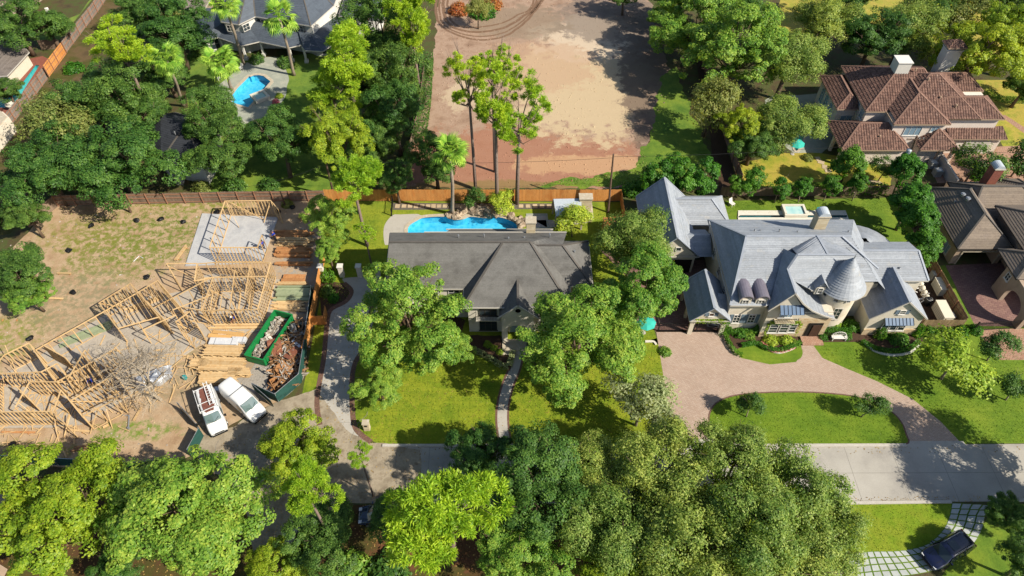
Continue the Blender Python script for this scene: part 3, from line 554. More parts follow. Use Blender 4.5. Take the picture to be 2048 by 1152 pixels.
# ---------------------------------------------------------------- trees, one by one
GB = 'trees along the near side of the street'; GM = 'trees in the middle front garden'; GL = 'trees of the wooded corner lot'; GR = 'trees around the tile-roofed house'; GH = 'young trees in a row behind the mansion lawn'
for a in (
 # near side of the street
 ('round golden-green tree at the bottom left corner by the screened fence', 125, 1015, 6, 128, 'gold', 118, GB), ('large bright green tree second along the bottom edge', 372, 1040, 7, 150, 'broad', 130, GB),
 ('yellow-green round tree at the street turning beside the vans', 598, 895, 4, 76, 'gold', 70, GB), ('dark tree behind the tall trunked pine at the bottom', 650, 1085, 5, 78, 'dark', 70, GB),
 ('low light green tree at the bottom edge left of the bare trunk', 560, 1135, 3, 62, 'gold', 50, GB), ('dark leafy tree beside the parked dark car', 800, 1040, 5, 62, 'dark', 60, GB),
 ('small dark green tree at the front lawn edge by the walk', 962, 905, 5, 68, 'dark', 58, GB), ('big dark green tree between the large pine and the oaks', 1065, 965, 7, 108, 'dark', 95, GB), ('dark green tree low at the bottom edge right of the large pine', 1050, 1110, 5, 90, 'broad', 70, GB),
 ('oak overhanging the street beside the dark green trees', 1165, 940, 6, 78, 'oak', 66, GB), ('spreading oak at the left end of the oak mass over the street', 1300, 945, 7, 92, 'oak', 105, GB), ('tall oak crown rising above the middle of the street', 1465, 940, 8, 86, 'oak', 110, GB),
 ('oak whose branches reach over the pale road on the right', 1592, 990, 7, 92, 'oak', 100, GB), ('oak at the bottom edge beside the dark green trees', 1225, 1080, 6, 88, 'oak', 100, GB), ('big oak low at the bottom edge under the street', 1375, 1080, 7, 104, 'oak', 120, GB),
 ('oak in the middle of the near oak mass', 1500, 1060, 8, 96, 'oak', 115, GB), ('oak overhanging the paved slab driveway', 1640, 1085, 6, 80, 'oak', 85, GB), ('golden oak at the very bottom below the oak mass', 1230, 1150, 5, 80, 'gold', 60, GB), ('oak at the bottom edge near the slab driveway', 1540, 1160, 6, 110, 'oak', 80, GB),
 ('dark tree at the kerb corner by the slab driveway', 2022, 1030, 2.5, 42, 'dark', 38, GB), ('dark tree on the right edge below the kerb corner', 2060, 1120, 4, 55, 'dark', 50, GB), ('dark undergrowth tree at the bottom left between the two big trees', 235, 1130, 3, 50, 'dark', 45, GB),
 # middle lot
 ('big bright green tree in front of the left wing of the grey-roofed house', 812, 642, 7, 108, 'broad', 112, GM), ('smaller green tree tucked against the big bright tree by the house front', 902, 688, 4, 46, 'broad', 48, GM), ('thin light green tree at the lawn edge beside the driveway', 758, 768, 3.5, 52, 'broad', 48, GM),
 ('large green tree right of the grey house entry', 1160, 690, 7, 112, 'broad', 100, GM), ('olive green tree at the right rear corner of the grey house', 1268, 490, 6, 74, 'oak', 75, GM), ('green tree between the grey house and the mansion carport', 1285, 590, 6.5, 88, 'broad', 95, GM), ('green tree below the carport side of the front lawn', 1225, 640, 4, 60, 'broad', 50, GM),
 ('thin grey-green tree on the right side of the front lawn', 1285, 800, 5, 70, 'grey', 62, GM), ('sparse grey-green tree leaning over the street by the right lawn edge', 1330, 850, 4, 48, 'grey', 45, GM),
 ('tall light pine at the left corner of the pool garden', 705, 360, 11, 58, 'pine', 62, GM), ('green shrubby tree on the fence beside the lumber stacks', 662, 440, 5, 48, 'broad', 60, GM), ('thin pine with bare trunk in the pool garden lawn', 728, 462, 6, 26, 'thinpine', 24, GM), ('light green small tree behind the lumber fence corner', 655, 500, 4, 32, 'broad', 30, GM),
 ('bushy tree at the rear fence left of the pool', 870, 320, 5, 55, 'dark', 60, GM), ('dark tree behind the rear fence near the young pine', 790, 350, 5, 38, 'dark', 40, GM),
 ('small tree behind the pool rockfall', 951, 398, 2.2, 23, 'small', 24, GM), ('light green small tree over the pool rockfall', 1006, 405, 2.2, 29, 'lime', 24, GM), ('light green tree beside the pool kitchen roof', 1147, 440, 3, 37, 'lime', 28, GM),
 # cleared lot pines
 ('leftmost tall pine of the group standing in the cleared lot', 940, 165, 17, 52, 'thinpine', 75, 'tall pines in the cleared lot'), ('middle tall pine of the group standing in the cleared lot', 990, 205, 17, 68, 'thinpine', 105, 'tall pines in the cleared lot'), ('rightmost tall pine of the group standing in the cleared lot', 1035, 235, 14, 66, 'thinpine', 100, 'tall pines in the cleared lot'), ('thin pine between the taller pines in the cleared lot', 985, 130, 17, 48, 'thinpine', 50, 'tall pines in the cleared lot'),
 # wooded corner, upper left
 ('broad tree overhanging the rear fence of the building site', 235, 325, 6, 108, 'dark', 85, GL), ('light topped tree beside the alley fence', 112, 248, 7, 72, 'olive', 65, GL), ('dark tree at the alley above the building site corner', 92, 340, 6, 88, 'dark', 80, GL), ('golden pine above the wooded corner', 238, 92, 14, 62, 'pine', 50, GL), ('dark tree below the golden pine', 258, 190, 7, 78, 'dark', 75, GL), ('olive tree in the heart of the wooded corner', 178, 205, 7, 70, 'dark', 60, GL),
 ('dark round tree left of the slate porch house', 345, 60, 7, 75, 'dark', 65, GL), ('dark tree at the top edge beside the alley', 280, 20, 6, 60, 'dark', 55, GL), ('orange-tinted tree at the top left of the porch house', 318, 12, 5, 42, 'olive', 40, GL), ('dark oak covering the end of the palm garden pool', 418, 232, 6, 62, 'dark', 58, GL), ('dark tree below the palm garden pool', 445, 295, 6, 66, 'dark', 58, GL), ('tree with mixed greens over the shady garden', 560, 285, 6, 70, 'dark', 62, GL), ('dark tree by the corner of the shady garden', 512, 268, 4, 34, 'dark', 30, GL),
 ('yellowish tree at the side fence of the shady garden', 672, 275, 8, 68, 'gold', 70, GL), ('tall bright pine right of the porch house', 690, 120, 13, 70, 'pine', 80, GL), ('bright pine lower beside the porch house lawn', 665, 180, 9, 62, 'pine', 60, GL), ('dark tree at the top beside the slate house gable', 755, 60, 8, 75, 'dark', 75, GL), ('bright pine in the tree line left of the cleared lot', 825, 55, 11, 50, 'pine', 85, GL), ('dark cedar in the tree line left of the cleared lot', 790, 150, 8, 68, 'dark', 85, GL), ('dark tree at the edge of the cleared lot', 790, 230, 7, 66, 'dark', 75, GL), ('tree by the fence corner below the dark tree line', 745, 290, 5, 55, 'dark', 60, GL), ('dark tree between the tree line and the bright pines', 730, 170, 6, 50, 'dark', 60, GL),
 ('dense round tree on the left edge of the building site', 40, 548, 4.5, 68, 'dark', 60, GL), ('dense green tree low on the left edge of the building site', 62, 590, 3, 44, 'broad', 40, GL), ('dark tree at the top left corner above the brown roof', 30, 45, 6, 70, 'dark', 60, GL), ('tree leaning over the lap pool', 12, 180, 3, 36, 'dark', 26, GL), ('dark tree by the alley bend on the left', 55, 430, 4, 42, 'dark', 30, GL), ('dark tree behind the brown roof at the top left', 95, 55, 4, 40, 'dark', 34, GL), ('dark green tree in the gap right of the golden pine', 330, 140, 5, 60, 'dark', 55, GL), ('dark tree left of the small dark-roofed house', 290, 235, 5, 55, 'dark', 50, GL),
 # loop island plants and the top centre
 ('small pine on the loop island at the top', 955, 15, 4, 26, 'olive', 26, 'trees at the top edge'), ('dark tree at the top edge right of the cleared lot', 1250, -12, 4, 34, 'dark', 30, 'trees at the top edge'),
 # right, around the tile-roofed house
 ('large tree at the right side of the cleared lot', 1385, 55, 6, 84, 'broad', 80, GR), ('dark green tree right of the cleared lot fence', 1475, 105, 8, 95, 'broad', 95, GR), ('tree by the fence below the large dark trees', 1425, 205, 6, 55, 'olive', 60, GR), ('spreading tree hiding the turquoise pool', 1566, 245, 5, 66, 'oak', 56, GR), ('tall grey-green oak left of the tile-roofed house', 1578, 118, 7, 64, 'oak', 66, GR), ('oak on the lawn behind the tile-roofed house', 1645, 50, 7, 60, 'oak', 60, GR), ('dark tree behind the white chimney of the tile-roofed house', 1752, 65, 7, 66, 'dark', 60, GR), ('bright tree at the top right of the tile-roofed house chimney', 1815, 60, 7, 62, 'oak', 60, GR),
 ('golden tree right of the tile-roofed house', 1960, 110, 8, 82, 'gold', 80, GR), ('golden green tree at the right edge above the lawn', 2040, 60, 8, 70, 'gold', 66, GR), ('olive tree in the upper right corner', 1930, 30, 7, 62, 'olive', 55, GR), ('tree in the top right corner', 2020, -5, 7, 62, 'dark', 55, GR), ('tree at the top edge above the far lawn', 1700, -8, 6, 50, 'dark', 45, GR), ('tree at the top edge above the clearing corner', 1345, -5, 5, 55, 'dark', 48, GR), ('tree at the top edge above the dark green trees', 1450, 5, 7, 70, 'dark', 60, GR), ('dark low tree at the right edge by the far lawn', 2050, 170, 4, 50, 'dark', 42, GR), ('tree by the fence corner of the turquoise pool', 1480, 255, 5, 45, 'gold', 50, GR), ('round tree left end of the turquoise pool garden', 1508, 285, 4, 50, 'dark', 46, GR), ('dark tree in the yard behind the tile-roofed house', 1865, 25, 6, 55, 'dark', 50, GR),
 ('columnar tree before the low tile roof', 1696, 335, 3.5, 34, 'column', 52, GR), ('columnar tree beside the leaning utility pole', 1808, 352, 4, 36, 'column', 58, GR), ('small tree in front of the tile-roofed house driveway', 1955, 325, 3.5, 48, 'small', 42, GR), ('small tree at the right edge by the driveway', 2045, 320, 3, 42, 'small', 40, GR), ('shrubby tree beside the utility boxes', 1770, 335, 2.5, 30, 'small', 28, GR),
 ('tall dense cypress at the upper end of the mansion side hedge', 1818, 415, 4, 42, 'column', 62, 'dense trees between mansion and brown house'), ('tall dense cypress in the middle of the mansion side hedge', 1835, 455, 4, 42, 'column', 62, 'dense trees between mansion and brown house'), ('tall dense cypress at the lower end of the mansion side hedge', 1846, 500, 3.6, 34, 'column', 52, 'dense trees between mansion and brown house'),
 # row behind the mansion lawn
 ('leftmost leafy tree of the row behind the mansion garage', 1318, 350, 3.5, 36, 'young', 48, GH), ('second leafy tree of the row behind the mansion garage', 1362, 352, 3.5, 38, 'young', 50, GH), ('third leafy tree of the row behind the mansion garage', 1408, 356, 3.5, 40, 'young', 50, GH), ('fourth tree of the row, by the side path', 1470, 370, 2.6, 20, 'young', 28, GH), ('fifth tree of the row behind the mansion lawn', 1506, 366, 3, 30, 'young', 38, GH), ('sixth tree of the row behind the mansion lawn', 1560, 376, 2.6, 24, 'young', 28, GH), ('seventh tree of the row behind the mansion lawn', 1608, 376, 2.6, 24, 'young', 28, GH), ('eighth tree of the row behind the mansion lawn', 1660, 372, 2.6, 24, 'young', 30, GH), ('last tree of the row behind the mansion lawn', 1718, 372, 2.6, 24, 'young', 30, GH),
 # mansion front
 ('small tree on the left of the oval lawn island', 1503, 812, 2.2, 29, 'small', 32, 'small trees of the mansion front garden'), ('small tree on the right of the oval lawn island', 1738, 812, 2.2, 31, 'small', 32, 'small trees of the mansion front garden'), ('yellow-green spreading tree on the mansion right lawn', 1912, 722, 3.5, 66, 'lime', 45, 'small trees of the mansion front garden'), ('small tree at the right edge below the brown house gate', 2000, 692, 2.8, 36, 'small', 32, 'small trees of the mansion front garden'), ('small tree at the right edge of the mansion lawn', 2040, 772, 2.8, 36, 'small', 34, 'small trees of the mansion front garden'),
): tree(*a[:6], zr=a[6], group=a[7])
tree('large pale green pine in the middle of the bottom edge', 892, 1020, 11, 122, 'pine', 145, group=GB); tree('narrow pale green pine above the tall bare trunk', 615, 985, 12, 58, 'pine', 85, group=GB); tree('small pine tuft reaching over the street', 716, 905, 9, 30, 'thinpine', 24, group=GB)
palm('fan palm at the left end of the palm garden', (367, 212), (333, 118), 11); palm('low broad fan palm beside the patio pool', (463, 178), (440, 122), 6.5, 1.15); palm('tall fan palm at the left corner of the slate porch', (487, 128), (449, 8), 12.5); palm('tall fan palm at the right corner of the slate porch', (588, 150), (558, 35), 11.5, 1.15); palm('fan palm beside the pool rockfall', (905, 428), (900, 305), 12.5, .95)
# bare tree on the building site
def bare_tree(label, px, py, H):
    rnd = random.Random(4); b = P(px, py); t = thing('bare_tree', label, 'tree', (b.x, b.y, 0)); m = MB(); tw = MB()
    def grow(p, d, L, r, dep):
        e = p + d * L; mid = p.lerp(e, .5) + Vector((rnd.uniform(-.1, .1), rnd.uniform(-.1, .1), 0)) * L; (m if dep < 2 else tw).tube([p, mid, e], [max(r, .014), max(r * .82, .012), max(r * .6, .01)], 6 if dep < 2 else 3, False)
        if dep >= 5: return
        for _ in range((7, 4, 4, 3, 3)[dep]):
            v = (d + Vector((rnd.gauss(0, .95 if dep == 0 else .7), rnd.gauss(0, .95 if dep == 0 else .7), rnd.gauss(-.1 if dep == 0 else 0, .3)))).normalized(); grow(p.lerp(e, rnd.uniform(.55, 1)), v, L * rnd.uniform(.55, .8), r * .55, dep + 1)
    grow(b, Vector((-.08, .05, 1)).normalized(), H * .33, .2, 0); m.build('trunk', 'bare_twig', t); tw.build('branches', 'bare_twig', t)
bare_tree('leafless pale tree over the tarp on the building site', 322, 800, 11)
# --- shrubs and hedges
for a in (('round clipped topiary left of the mansion pavilion window', 1757, 672, .85, 2.0), ('round clipped topiary right of the mansion pavilion window', 1832, 668, .85, 2.0)): shrub(*a, 'leaf_hedge', 'topiary', 'clipped topiaries')
for a in (('dark round shrub at the left foot of the carport', 1454, 664, .6, 1.3, 'leaf_hedge'), ('upright shrub left of the arched mansion window', 1511, 664, .6, 1.4, 'leaf_hedge'), ('light shrub under the arched mansion window', 1540, 682, 1.1, .8, 'leaf_lime'), ('second light shrub under the arched mansion window', 1570, 682, 1.1, .8, 'leaf_lime'), ('shrub at the corner of the mansion steps', 1590, 688, .7, .6, 'leaf_broad'), ('climbing shrub at the tower foot', 1662, 650, 1.3, 1.8, 'leaf_broad'), ('dark shrub right of the tower foot', 1700, 655, 1.2, 1.3, 'leaf_hedge'), ('shrub below the tower beside the bench', 1690, 672, .9, .9, 'leaf_hedge'), ('shrub with red flowers left of the bench', 1645, 676, .7, .7, 'leaf_hedge'), ('broad shrub between the two topiaries', 1793, 675, 1.6, .8, 'leaf_hedge'), ('shrub right of the second topiary', 1858, 668, 1.1, 1.2, 'leaf_hedge'), ('dark shrub in front of the equipment fence', 1890, 672, 1.3, 1.3, 'leaf_dark'), ('dark shrub at the corner of the equipment fence', 1918, 668, 1.2, 1.3, 'leaf_hedge'), ('shrub by the brown house gate', 1950, 662, 1.0, 1.0, 'leaf_hedge'),
 ('shrub under the left window of the mansion', 1480, 668, 1.0, .9, 'leaf_hedge'), ('shrub beside the arched window on the left', 1497, 672, .9, .8, 'leaf_broad'), ('round shrub beside the driveway bed wall', 1330, 705, .9, .7, 'leaf_broad'),
 ('dark shrub in the planter beside the driveway top', 655, 585, 1.1, 1.2, 'leaf_dark'), ('low shrub in the round driveway planter', 668, 598, .9, .8, 'leaf_hedge'), ('spiky shrub by the white gate posts', 655, 556, 1.3, 1.6, 'leaf_hedge'), ('shrub in the bed left of the house entry', 975, 690, .6, .55, 'leaf_lime'), ('second shrub in the bed left of the entry', 988, 697, .55, .5, 'leaf_lime'), ('third shrub in the bed left of the entry', 1000, 705, .55, .5, 'leaf_lime'), ('dark bush under the green tree by the entry', 905, 700, 1.8, 1.6, 'leaf_dark'), ('bush right of the entry walk', 1075, 690, 1.6, 1.4, 'leaf_dark'), ('bush farther right of the entry', 1110, 700, 1.8, 1.5, 'leaf_dark'),
 ('cycad left of the porch steps', 514, 122, 1.6, 1.4, 'leaf_dark'), ('cycad right of the porch steps', 572, 130, 1.7, 1.6, 'leaf_dark'), ('dark shrub at the left wall of the porch house', 393, 115, 1.6, 1.6, 'leaf_dark'), ('reddish shrub on the loop island', 918, 24, 2.2, 2.0, 'leaf_autumn'), ('green shrub on the loop island', 965, 28, 3.0, 2.0, 'leaf_hedge'), ('rust coloured shrub on the right of the loop island', 985, 12, 2.4, 2.0, 'leaf_autumn'), ('red leaved small tree in the wooded corner', 305, 38, 1.8, 3.2, 'leaf_autumn'), ('pink flower shrub by the patio pool', 552, 205, .7, .7, 'leaf_pink'), ('yellow shrub by the patio pool', 559, 194, .8, .8, 'leaf_lime'),
 ('dark shrub behind the orange fence corner', 1262, 385, 1.8, 1.8, 'leaf_hedge'), ('dark shrub behind the mansion garage', 1285, 378, 2.0, 2.0, 'leaf_hedge'), ('round bush on the tile house lawn', 1615, 318, 1.0, .8, 'leaf_olive'), ('dark bush by the driveway of the tile house', 1955, 355, 1.5, 1.5, 'leaf_hedge'), ('low hedge bush at the rear fence of the building site', 575, 410, 1.0, 1.0, 'leaf_olive'), ('bush below the small dark-roofed house', 405, 380, 1.6, 1.6, 'leaf_olive'), ('bush in the shady garden by the rear fence', 470, 378, 2.0, 1.8, 'leaf_dark'), ('second bush in the shady garden by the rear fence', 540, 375, 1.8, 1.5, 'leaf_dark'), ('bush at the bottom between the pine trunks', 700, 1140, 2.2, 2.0, 'leaf_broad'), ('bush at the bottom edge left of the large pine', 780, 1145, 2.4, 1.8, 'leaf_dark'), ('bush at the foot of the alley tree', 20, 430, 2.2, 2.0, 'leaf_dark'), ('shrub at the far left of the alley', 150, 140, 2.0, 1.6, 'leaf_hedge')): shrub(*a)
hedge('low clipped hedge curving below the entry bed of the grey house', PX([(945, 700), (975, 716), (1005, 735), (1018, 735), (1026, 705)]), .6, .5, 'leaf_grey'); hedge('long clipped hedge on the edge of the mansion left bed', smooth_pts(PX([(1448, 668), (1458, 690), (1472, 708), (1484, 712)]), 4, False), .45, .45)
hedge('clipped hedge round the crescent bed of the mansion', smooth_pts(PX([(1482, 693), (1512, 688), (1530, 698), (1560, 702), (1590, 692), (1600, 686)]), 4, False), .45, .4); hedge('clipped hedge curving round the pavilion bed', smooth_pts(PX([(1722, 684), (1745, 698), (1780, 705), (1815, 700), (1836, 685)]), 4, False), .5, .45); hedge('hedge behind the white bench', PX([(1632, 668), (1668, 666), (1700, 668)]), .7, .8); hedge('hedge under the mansion arched window', PX([(1460, 668), (1530, 666)]), .6, .6)
hedge('pink flower row in the crescent bed', smooth_pts(PX([(1520, 686), (1540, 700), (1562, 703), (1588, 694)]), 4, False), .5, .2, 'leaf_pink', 'flower_bed', cat='flowers')
hedge('ivy framing the arched mansion window', [P(1528, 668, 0) + Vector((0, .05, 0)), P(1582, 668, 0) + Vector((0, .05, 0))], .2, .5, 'leaf_lime', 'ivy', cat='ivy')
hedge('dark hedge along the tile house lawn', PX([(1480, 385), (1620, 385), (1770, 385)]), 1.2, 1.3, 'leaf_hedge', dens=160, ls=.1); hedge('dark undergrowth hedge along the alley side of the wood', PX([(85, 395), (120, 330), (170, 240), (215, 140)]), 3.5, 2.0, 'leaf_dark', dens=220, ls=.14); hedge('hedge along the left edge of the cleared lot', PX([(855, 120), (850, 200), (838, 290)]), 2.0, 1.6, 'leaf_dark', dens=200, ls=.13)
hedge('clipped round hedge on the far right lawn', smooth_pts(PX([(1975, 185), (2000, 202), (2060, 205)]), 4, False), .8, .8, 'leaf_hedge')

# oaks standing just outside the right edge, whose shade falls on the road
tree('tall oak beyond the right edge shading the road', 2245, 935, 8, 120, 'oak', zr=95, group=GB); tree('oak beyond the right edge at the lower corner', 2270, 1035, 6, 80, 'dark', zr=70, group=GB)
# ---------------------------------------------------------------- buildings: helpers
def clip_poly(pts, val, lo, hi):
    for sgn, lim in ((1, lo), (-1, hi)):
        out = []; n = len(pts)
        if n < 3: return []
        for i in range(n):
            a, b = pts[i], pts[(i + 1) % n]; va, vb = sgn * (val(a) - lim), sgn * (val(b) - lim)
            if va >= 0: out.append(a)
            if (va > 1e-9 and vb < -1e-9) or (va < -1e-9 and vb > 1e-9): out.append(a.lerp(b, va / (va - vb)))
        pts = out
    return pts if len(pts) >= 3 else []
def roof_face(m, pts, course=.34, lift=.05, rib=0.0, ribh=.07):
    """lapped courses over a planar roof face; rib > 0 gives rows of rounded tiles"""
    pts = [Vector(p) for p in pts]; n = Vector()
    for i in range(len(pts)): n += pts[i].cross(pts[(i + 1) % len(pts)])
    n.normalize()
    if n.z < 0: n = -n; pts = pts[::-1]
    s = Vector((n.x * n.z, n.y * n.z, n.z * n.z - 1))
    if s.length < 1e-3: m.poly(pts); return
    s.normalize(); u = n.cross(s); t = lambda v: v.dot(s); lo = min(map(t, pts)); hi = max(map(t, pts)); k = max(1, round((hi - lo) / course)); c = (hi - lo) / k
    for i in range(k):
        a = lo + i * c; q = clip_poly(pts, t, a, a + c)
        if not q: continue
        if not rib:
            w = [v + n * (lift * (t(v) - a) / c) for v in q]; m.poly(w)
            for x in range(len(q)):
                y = (x + 1) % len(q)
                if abs(t(q[x]) - a - c) < 1e-4 and abs(t(q[y]) - a - c) < 1e-4 and (q[x] - q[y]).length > 1e-3: m.poly([w[y], w[x], q[x], q[y]])
        else:
            tu = lambda v: v.dot(u); ul = min(map(tu, q)); uh = max(map(tu, q)); j = math.floor(ul / rib * 4); h = lambda uu: ribh * (abs(math.sin(math.pi * uu / rib)) ** .8)
            while j * rib / 4 < uh:
                z = clip_poly(q, tu, j * rib / 4, (j + 1) * rib / 4); j += 1
                if z: m.poly([v + n * (lift * (t(v) - a) / c + h(tu(v))) for v in z])
class Roofs:
    """collects the faces of one roof and its eaves boards"""
    def __init__(s, par, mat, course=.34, lift=.05, rib=0.0, fascia='fascia', ft=.16, ridge=None): s.m = MB(); s.e = []; s.r = []; s.par = par; s.mat = mat; s.a = (course, lift, rib); s.fm = fascia; s.ft = ft; s.ridge = ridge
    def face(s, pts):
        roof_face(s.m, pts, *s.a); return s
    def eave(s, a, b): s.e.append(MB().beam(Vector(a) - Vector((0, 0, s.ft / 2 - .03)), Vector(b) - Vector((0, 0, s.ft / 2 - .03)), .1, s.ft))
    def cap(s, a, b, w=.26): s.r.append(MB().beam(Vector(a) + Vector((0, 0, .05)), Vector(b) + Vector((0, 0, .05)), w, .1))
    def hip(s, x0, x1, y0, y1, ze, zr, ax='x', h0=None, h1=None, caps=True):
        """hip roof on a rectangle; h0, h1 = inset of the ridge ends (0 gives a gable)"""
        if ax == 'x':
            ym = (y0 + y1) / 2; h0 = (y1 - y0) / 2 if h0 is None else h0; h1 = (y1 - y0) / 2 if h1 is None else h1; A0 = (x0 + h0, ym, zr); A1 = (x1 - h1, ym, zr)
        else:
            xm = (x0 + x1) / 2; h0 = (x1 - x0) / 2 if h0 is None else h0; h1 = (x1 - x0) / 2 if h1 is None else h1; A0 = (xm, y0 + h0, zr); A1 = (xm, y1 - h1, zr)
        a, b, c, d = (x0, y0, ze), (x1, y0, ze), (x1, y1, ze), (x0, y1, ze)
        fs = ([[a, b, A1, A0], [c, d, A0, A1], [d, a, A0], [b, c, A1]] if ax == 'x' else [[d, a, A0, A1], [b, c, A1, A0], [a, b, A0], [c, d, A1]])
        for i, f in enumerate(fs):
            if i == 2 and h0 < .02 or i == 3 and h1 < .02: continue
            f = [p for j, p in enumerate(f) if (Vector(p) - Vector(f[j - 1])).length > 1e-4]; s.face(f)
        for p, q in ((a, b), (b, c), (c, d), (d, a)): s.eave(p, q)
        if caps:
            s.cap(A0, A1)
            for p, q in ((a, A0), (d if ax == 'x' else b, A0), (b if ax == 'x' else d, A1), (c, A1)): s.cap(p, q, .2)
        return A0, A1
    def poly(s, eave, ze, ridge, caps=True):
        """eave polygon joined to a ridge of one or two points"""
        E = [Vector((p[0], p[1], ze)) for p in eave]; Rg = [Vector(r) for r in ridge]; near = [min(Rg, key=lambda r: (r.xy - e.xy).length) for e in E]
        for i in range(len(E)):
            j = (i + 1) % len(E)
            if near[i] is near[j]: s.face([E[i], E[j], near[i]])
            else: s.face([E[i], E[j], near[i]]); s.face([E[j], near[j], near[i]])
            s.eave(E[i], E[j])
            if caps: s.cap(E[i], near[i], .2)
        return s
    def done(s, name='roof'):
        o = s.m.build(name, s.mat, s.par)
        for b in s.e: b.build('eaves_board', s.fm, o)
        if s.ridge: [b.build('ridge_cap', s.ridge, o) for b in s.r if b.f]
        return o
def wall(par, pts, z0, z1, mat, name='wall'):
    if len(pts) == 4 and not hasattr(pts[0], '__len__'): x0, x1, y0, y1 = pts; pts = [(x0, y0), (x1, y0), (x1, y1), (x0, y1)]
    m = MB(); m.prism(pts, z0, z1); return m.build(name, mat, par)
def gable_wall(par, x0, x1, y, zt, xa, za, mat, th=.25, ax='x', z0=0.0, name='gable_wall'):
    """pentagonal end wall: eaves height zt, peak za at xa"""
    pr = [(x0, z0), (x1, z0), (x1, zt), (xa, za), (x0, zt)]; m = MB(); n = 5
    f = (lambda a, z, o: (a, y + o, z)) if ax == 'x' else (lambda a, z, o: (y + o, a, z))
    m.v = [f(a, z, 0) for a, z in pr] + [f(a, z, th) for a, z in pr]; m.f = [tuple(range(5)), tuple(range(9, 4, -1))] + [(i, i + 5, (i + 1) % 5 + 5, (i + 1) % 5) for i in range(5)]
    return m.build(name, mat, par)
def win(par, x, y, z, w, h, face='F', nx=2, ny=2, frame='white_paint', pane='glass', shutters=None, arch=False, sill=True, name='window', ang=None):
    """window proud of a wall: frame with bars, pane behind them, sill; z = bottom edge"""
    ang = {'F': 0, 'L': -90, 'B': 180, 'R': 90}[face] if ang is None else ang; ca, sa = math.cos(R(ang)), math.sin(R(ang))
    g = lambda a, o, zz: (x + a * ca + o * sa, y + a * sa - o * ca, zz)     # a along the wall, o out of the wall
    def bx(m, a0, a1, o0, o1, z0, z1): m.hexa([g(a, o, zz) for zz in (z0, z1) for a, o in ((a0, o1), (a1, o1), (a1, o0), (a0, o0))])
    m = MB(); t = .07; H = w / 2
    bx(m, -H, -H + t, 0, .08, z, z + h); bx(m, H - t, H, 0, .08, z, z + h); bx(m, -H + t, H - t, 0, .08, z, z + t); bx(m, -H + t, H - t, 0, .08, z + h - t, z + h)
    for i in range(1, nx): a = -H + w * i / nx; bx(m, a - .025, a + .025, .0, .06, z + t, z + h - t)
    for i in range(1, ny): b = z + h * i / ny; bx(m, -H + t, H - t, .0, .055, b - .02, b + .02)
    if arch:
        k = 8
        for i in range(k):
            a0, a1 = math.pi * i / k, math.pi * (i + 1) / k; q = []
            for o in (0, .08):
                for r, a in ((H, a0), (H, a1), (H - t, a1), (H - t, a0)): q.append(g(-r * math.cos(a), o, z + h + r * math.sin(a)))
            m.hexa(q)
    f = m.build(name, frame, par); m = MB(); bx(m, -H + t * .8, H - t * .8, 0, .03, z + t * .8, z + h - t * .8)
    if arch:
        pts = [g(-(H - t * .8) * math.cos(math.pi * i / 10), .03, z + h - t * .8 + (H - t * .8) * math.sin(math.pi * i / 10)) for i in range(11)]; m.poly(pts)
    m.build('pane', pane, f)
    if sill: m = MB(); bx(m, -H - .08, H + .08, 0, .14, z - .08, z - .003); m.build('sill', frame, f)
    if shutters:
        for sg in (-1, 1): m = MB(); a = sg * (H + .24); bx(m, a - .2, a + .2, 0, .05, z, z + h); [bx(m, a - .17, a + .17, .05, .065, z + .08 + q * (h - .1) / 5, z + .02 + (q + 1) * (h - .1) / 5) for q in range(5)]; m.build('shutter', shutters, f)
    return f
def vent(par, p, h=.5, r=.07, mat='vent_metal', name='vent_pipe'):
    m = MB(); m.tube([p, (p[0], p[1], p[2] + h)], r, 8); m.tube([(p[0], p[1], p[2] + h * .75), (p[0], p[1], p[2] + h * .8)], r * 1.6, 8); m.build(name, mat, par)
def chimney(par, x, y, z0, z1, w, d, mat, capmat, rz=0.0, barrel=None):
    m = MB(); m.box((x, y, (z0 + z1) / 2), (w, d, z1 - z0), rz); c = m.build('chimney', mat, par); m = MB(); m.box((x, y, z1 + .06), (w + .2, d + .2, .12), rz); m.build('chimney_cap', capmat, c)
    if barrel:
        m = MB(); k = 10
        for i in range(k):
            a0, a1 = math.pi * i / k, math.pi * (i + 1) / k; r = w / 2
            m.poly([(x - r * math.cos(a0), y - d / 2, z1 + .12 + r * math.sin(a0) * .8), (x - r * math.cos(a1), y - d / 2, z1 + .12 + r * math.sin(a1) * .8), (x - r * math.cos(a1), y + d / 2, z1 + .12 + r * math.sin(a1) * .8), (x - r * math.cos(a0), y + d / 2, z1 + .12 + r * math.sin(a0) * .8)])
        for yy in (y - d / 2, y + d / 2): m.poly([(x - w / 2 * math.cos(math.pi * i / k), yy, z1 + .12 + w / 2 * math.sin(math.pi * i / k) * .8) for i in range(k + 1)])
        m.build('chimney_hood', barrel, c)
    return c
def awning(par, x0, x1, y, z, out, drop, mat):
    """standing-seam metal awning on a front wall"""
    m = MB(); m.hexa([(x0, y - out, z - drop - .05), (x1, y - out, z - drop - .05), (x1, y, z - .05), (x0, y, z - .05), (x0, y - out, z - drop), (x1, y - out, z - drop), (x1, y, z), (x0, y, z)]); o = m.build('awning', mat, par); m = MB(); k = max(3, int((x1 - x0) / .4))
    for i in range(k + 1): a = x0 + (x1 - x0) * i / k; m.beam((a, y - out, z - drop + .03), (a, y, z + .03), .025, .05)
    m.build('seam', 'seam_dark', o); return o
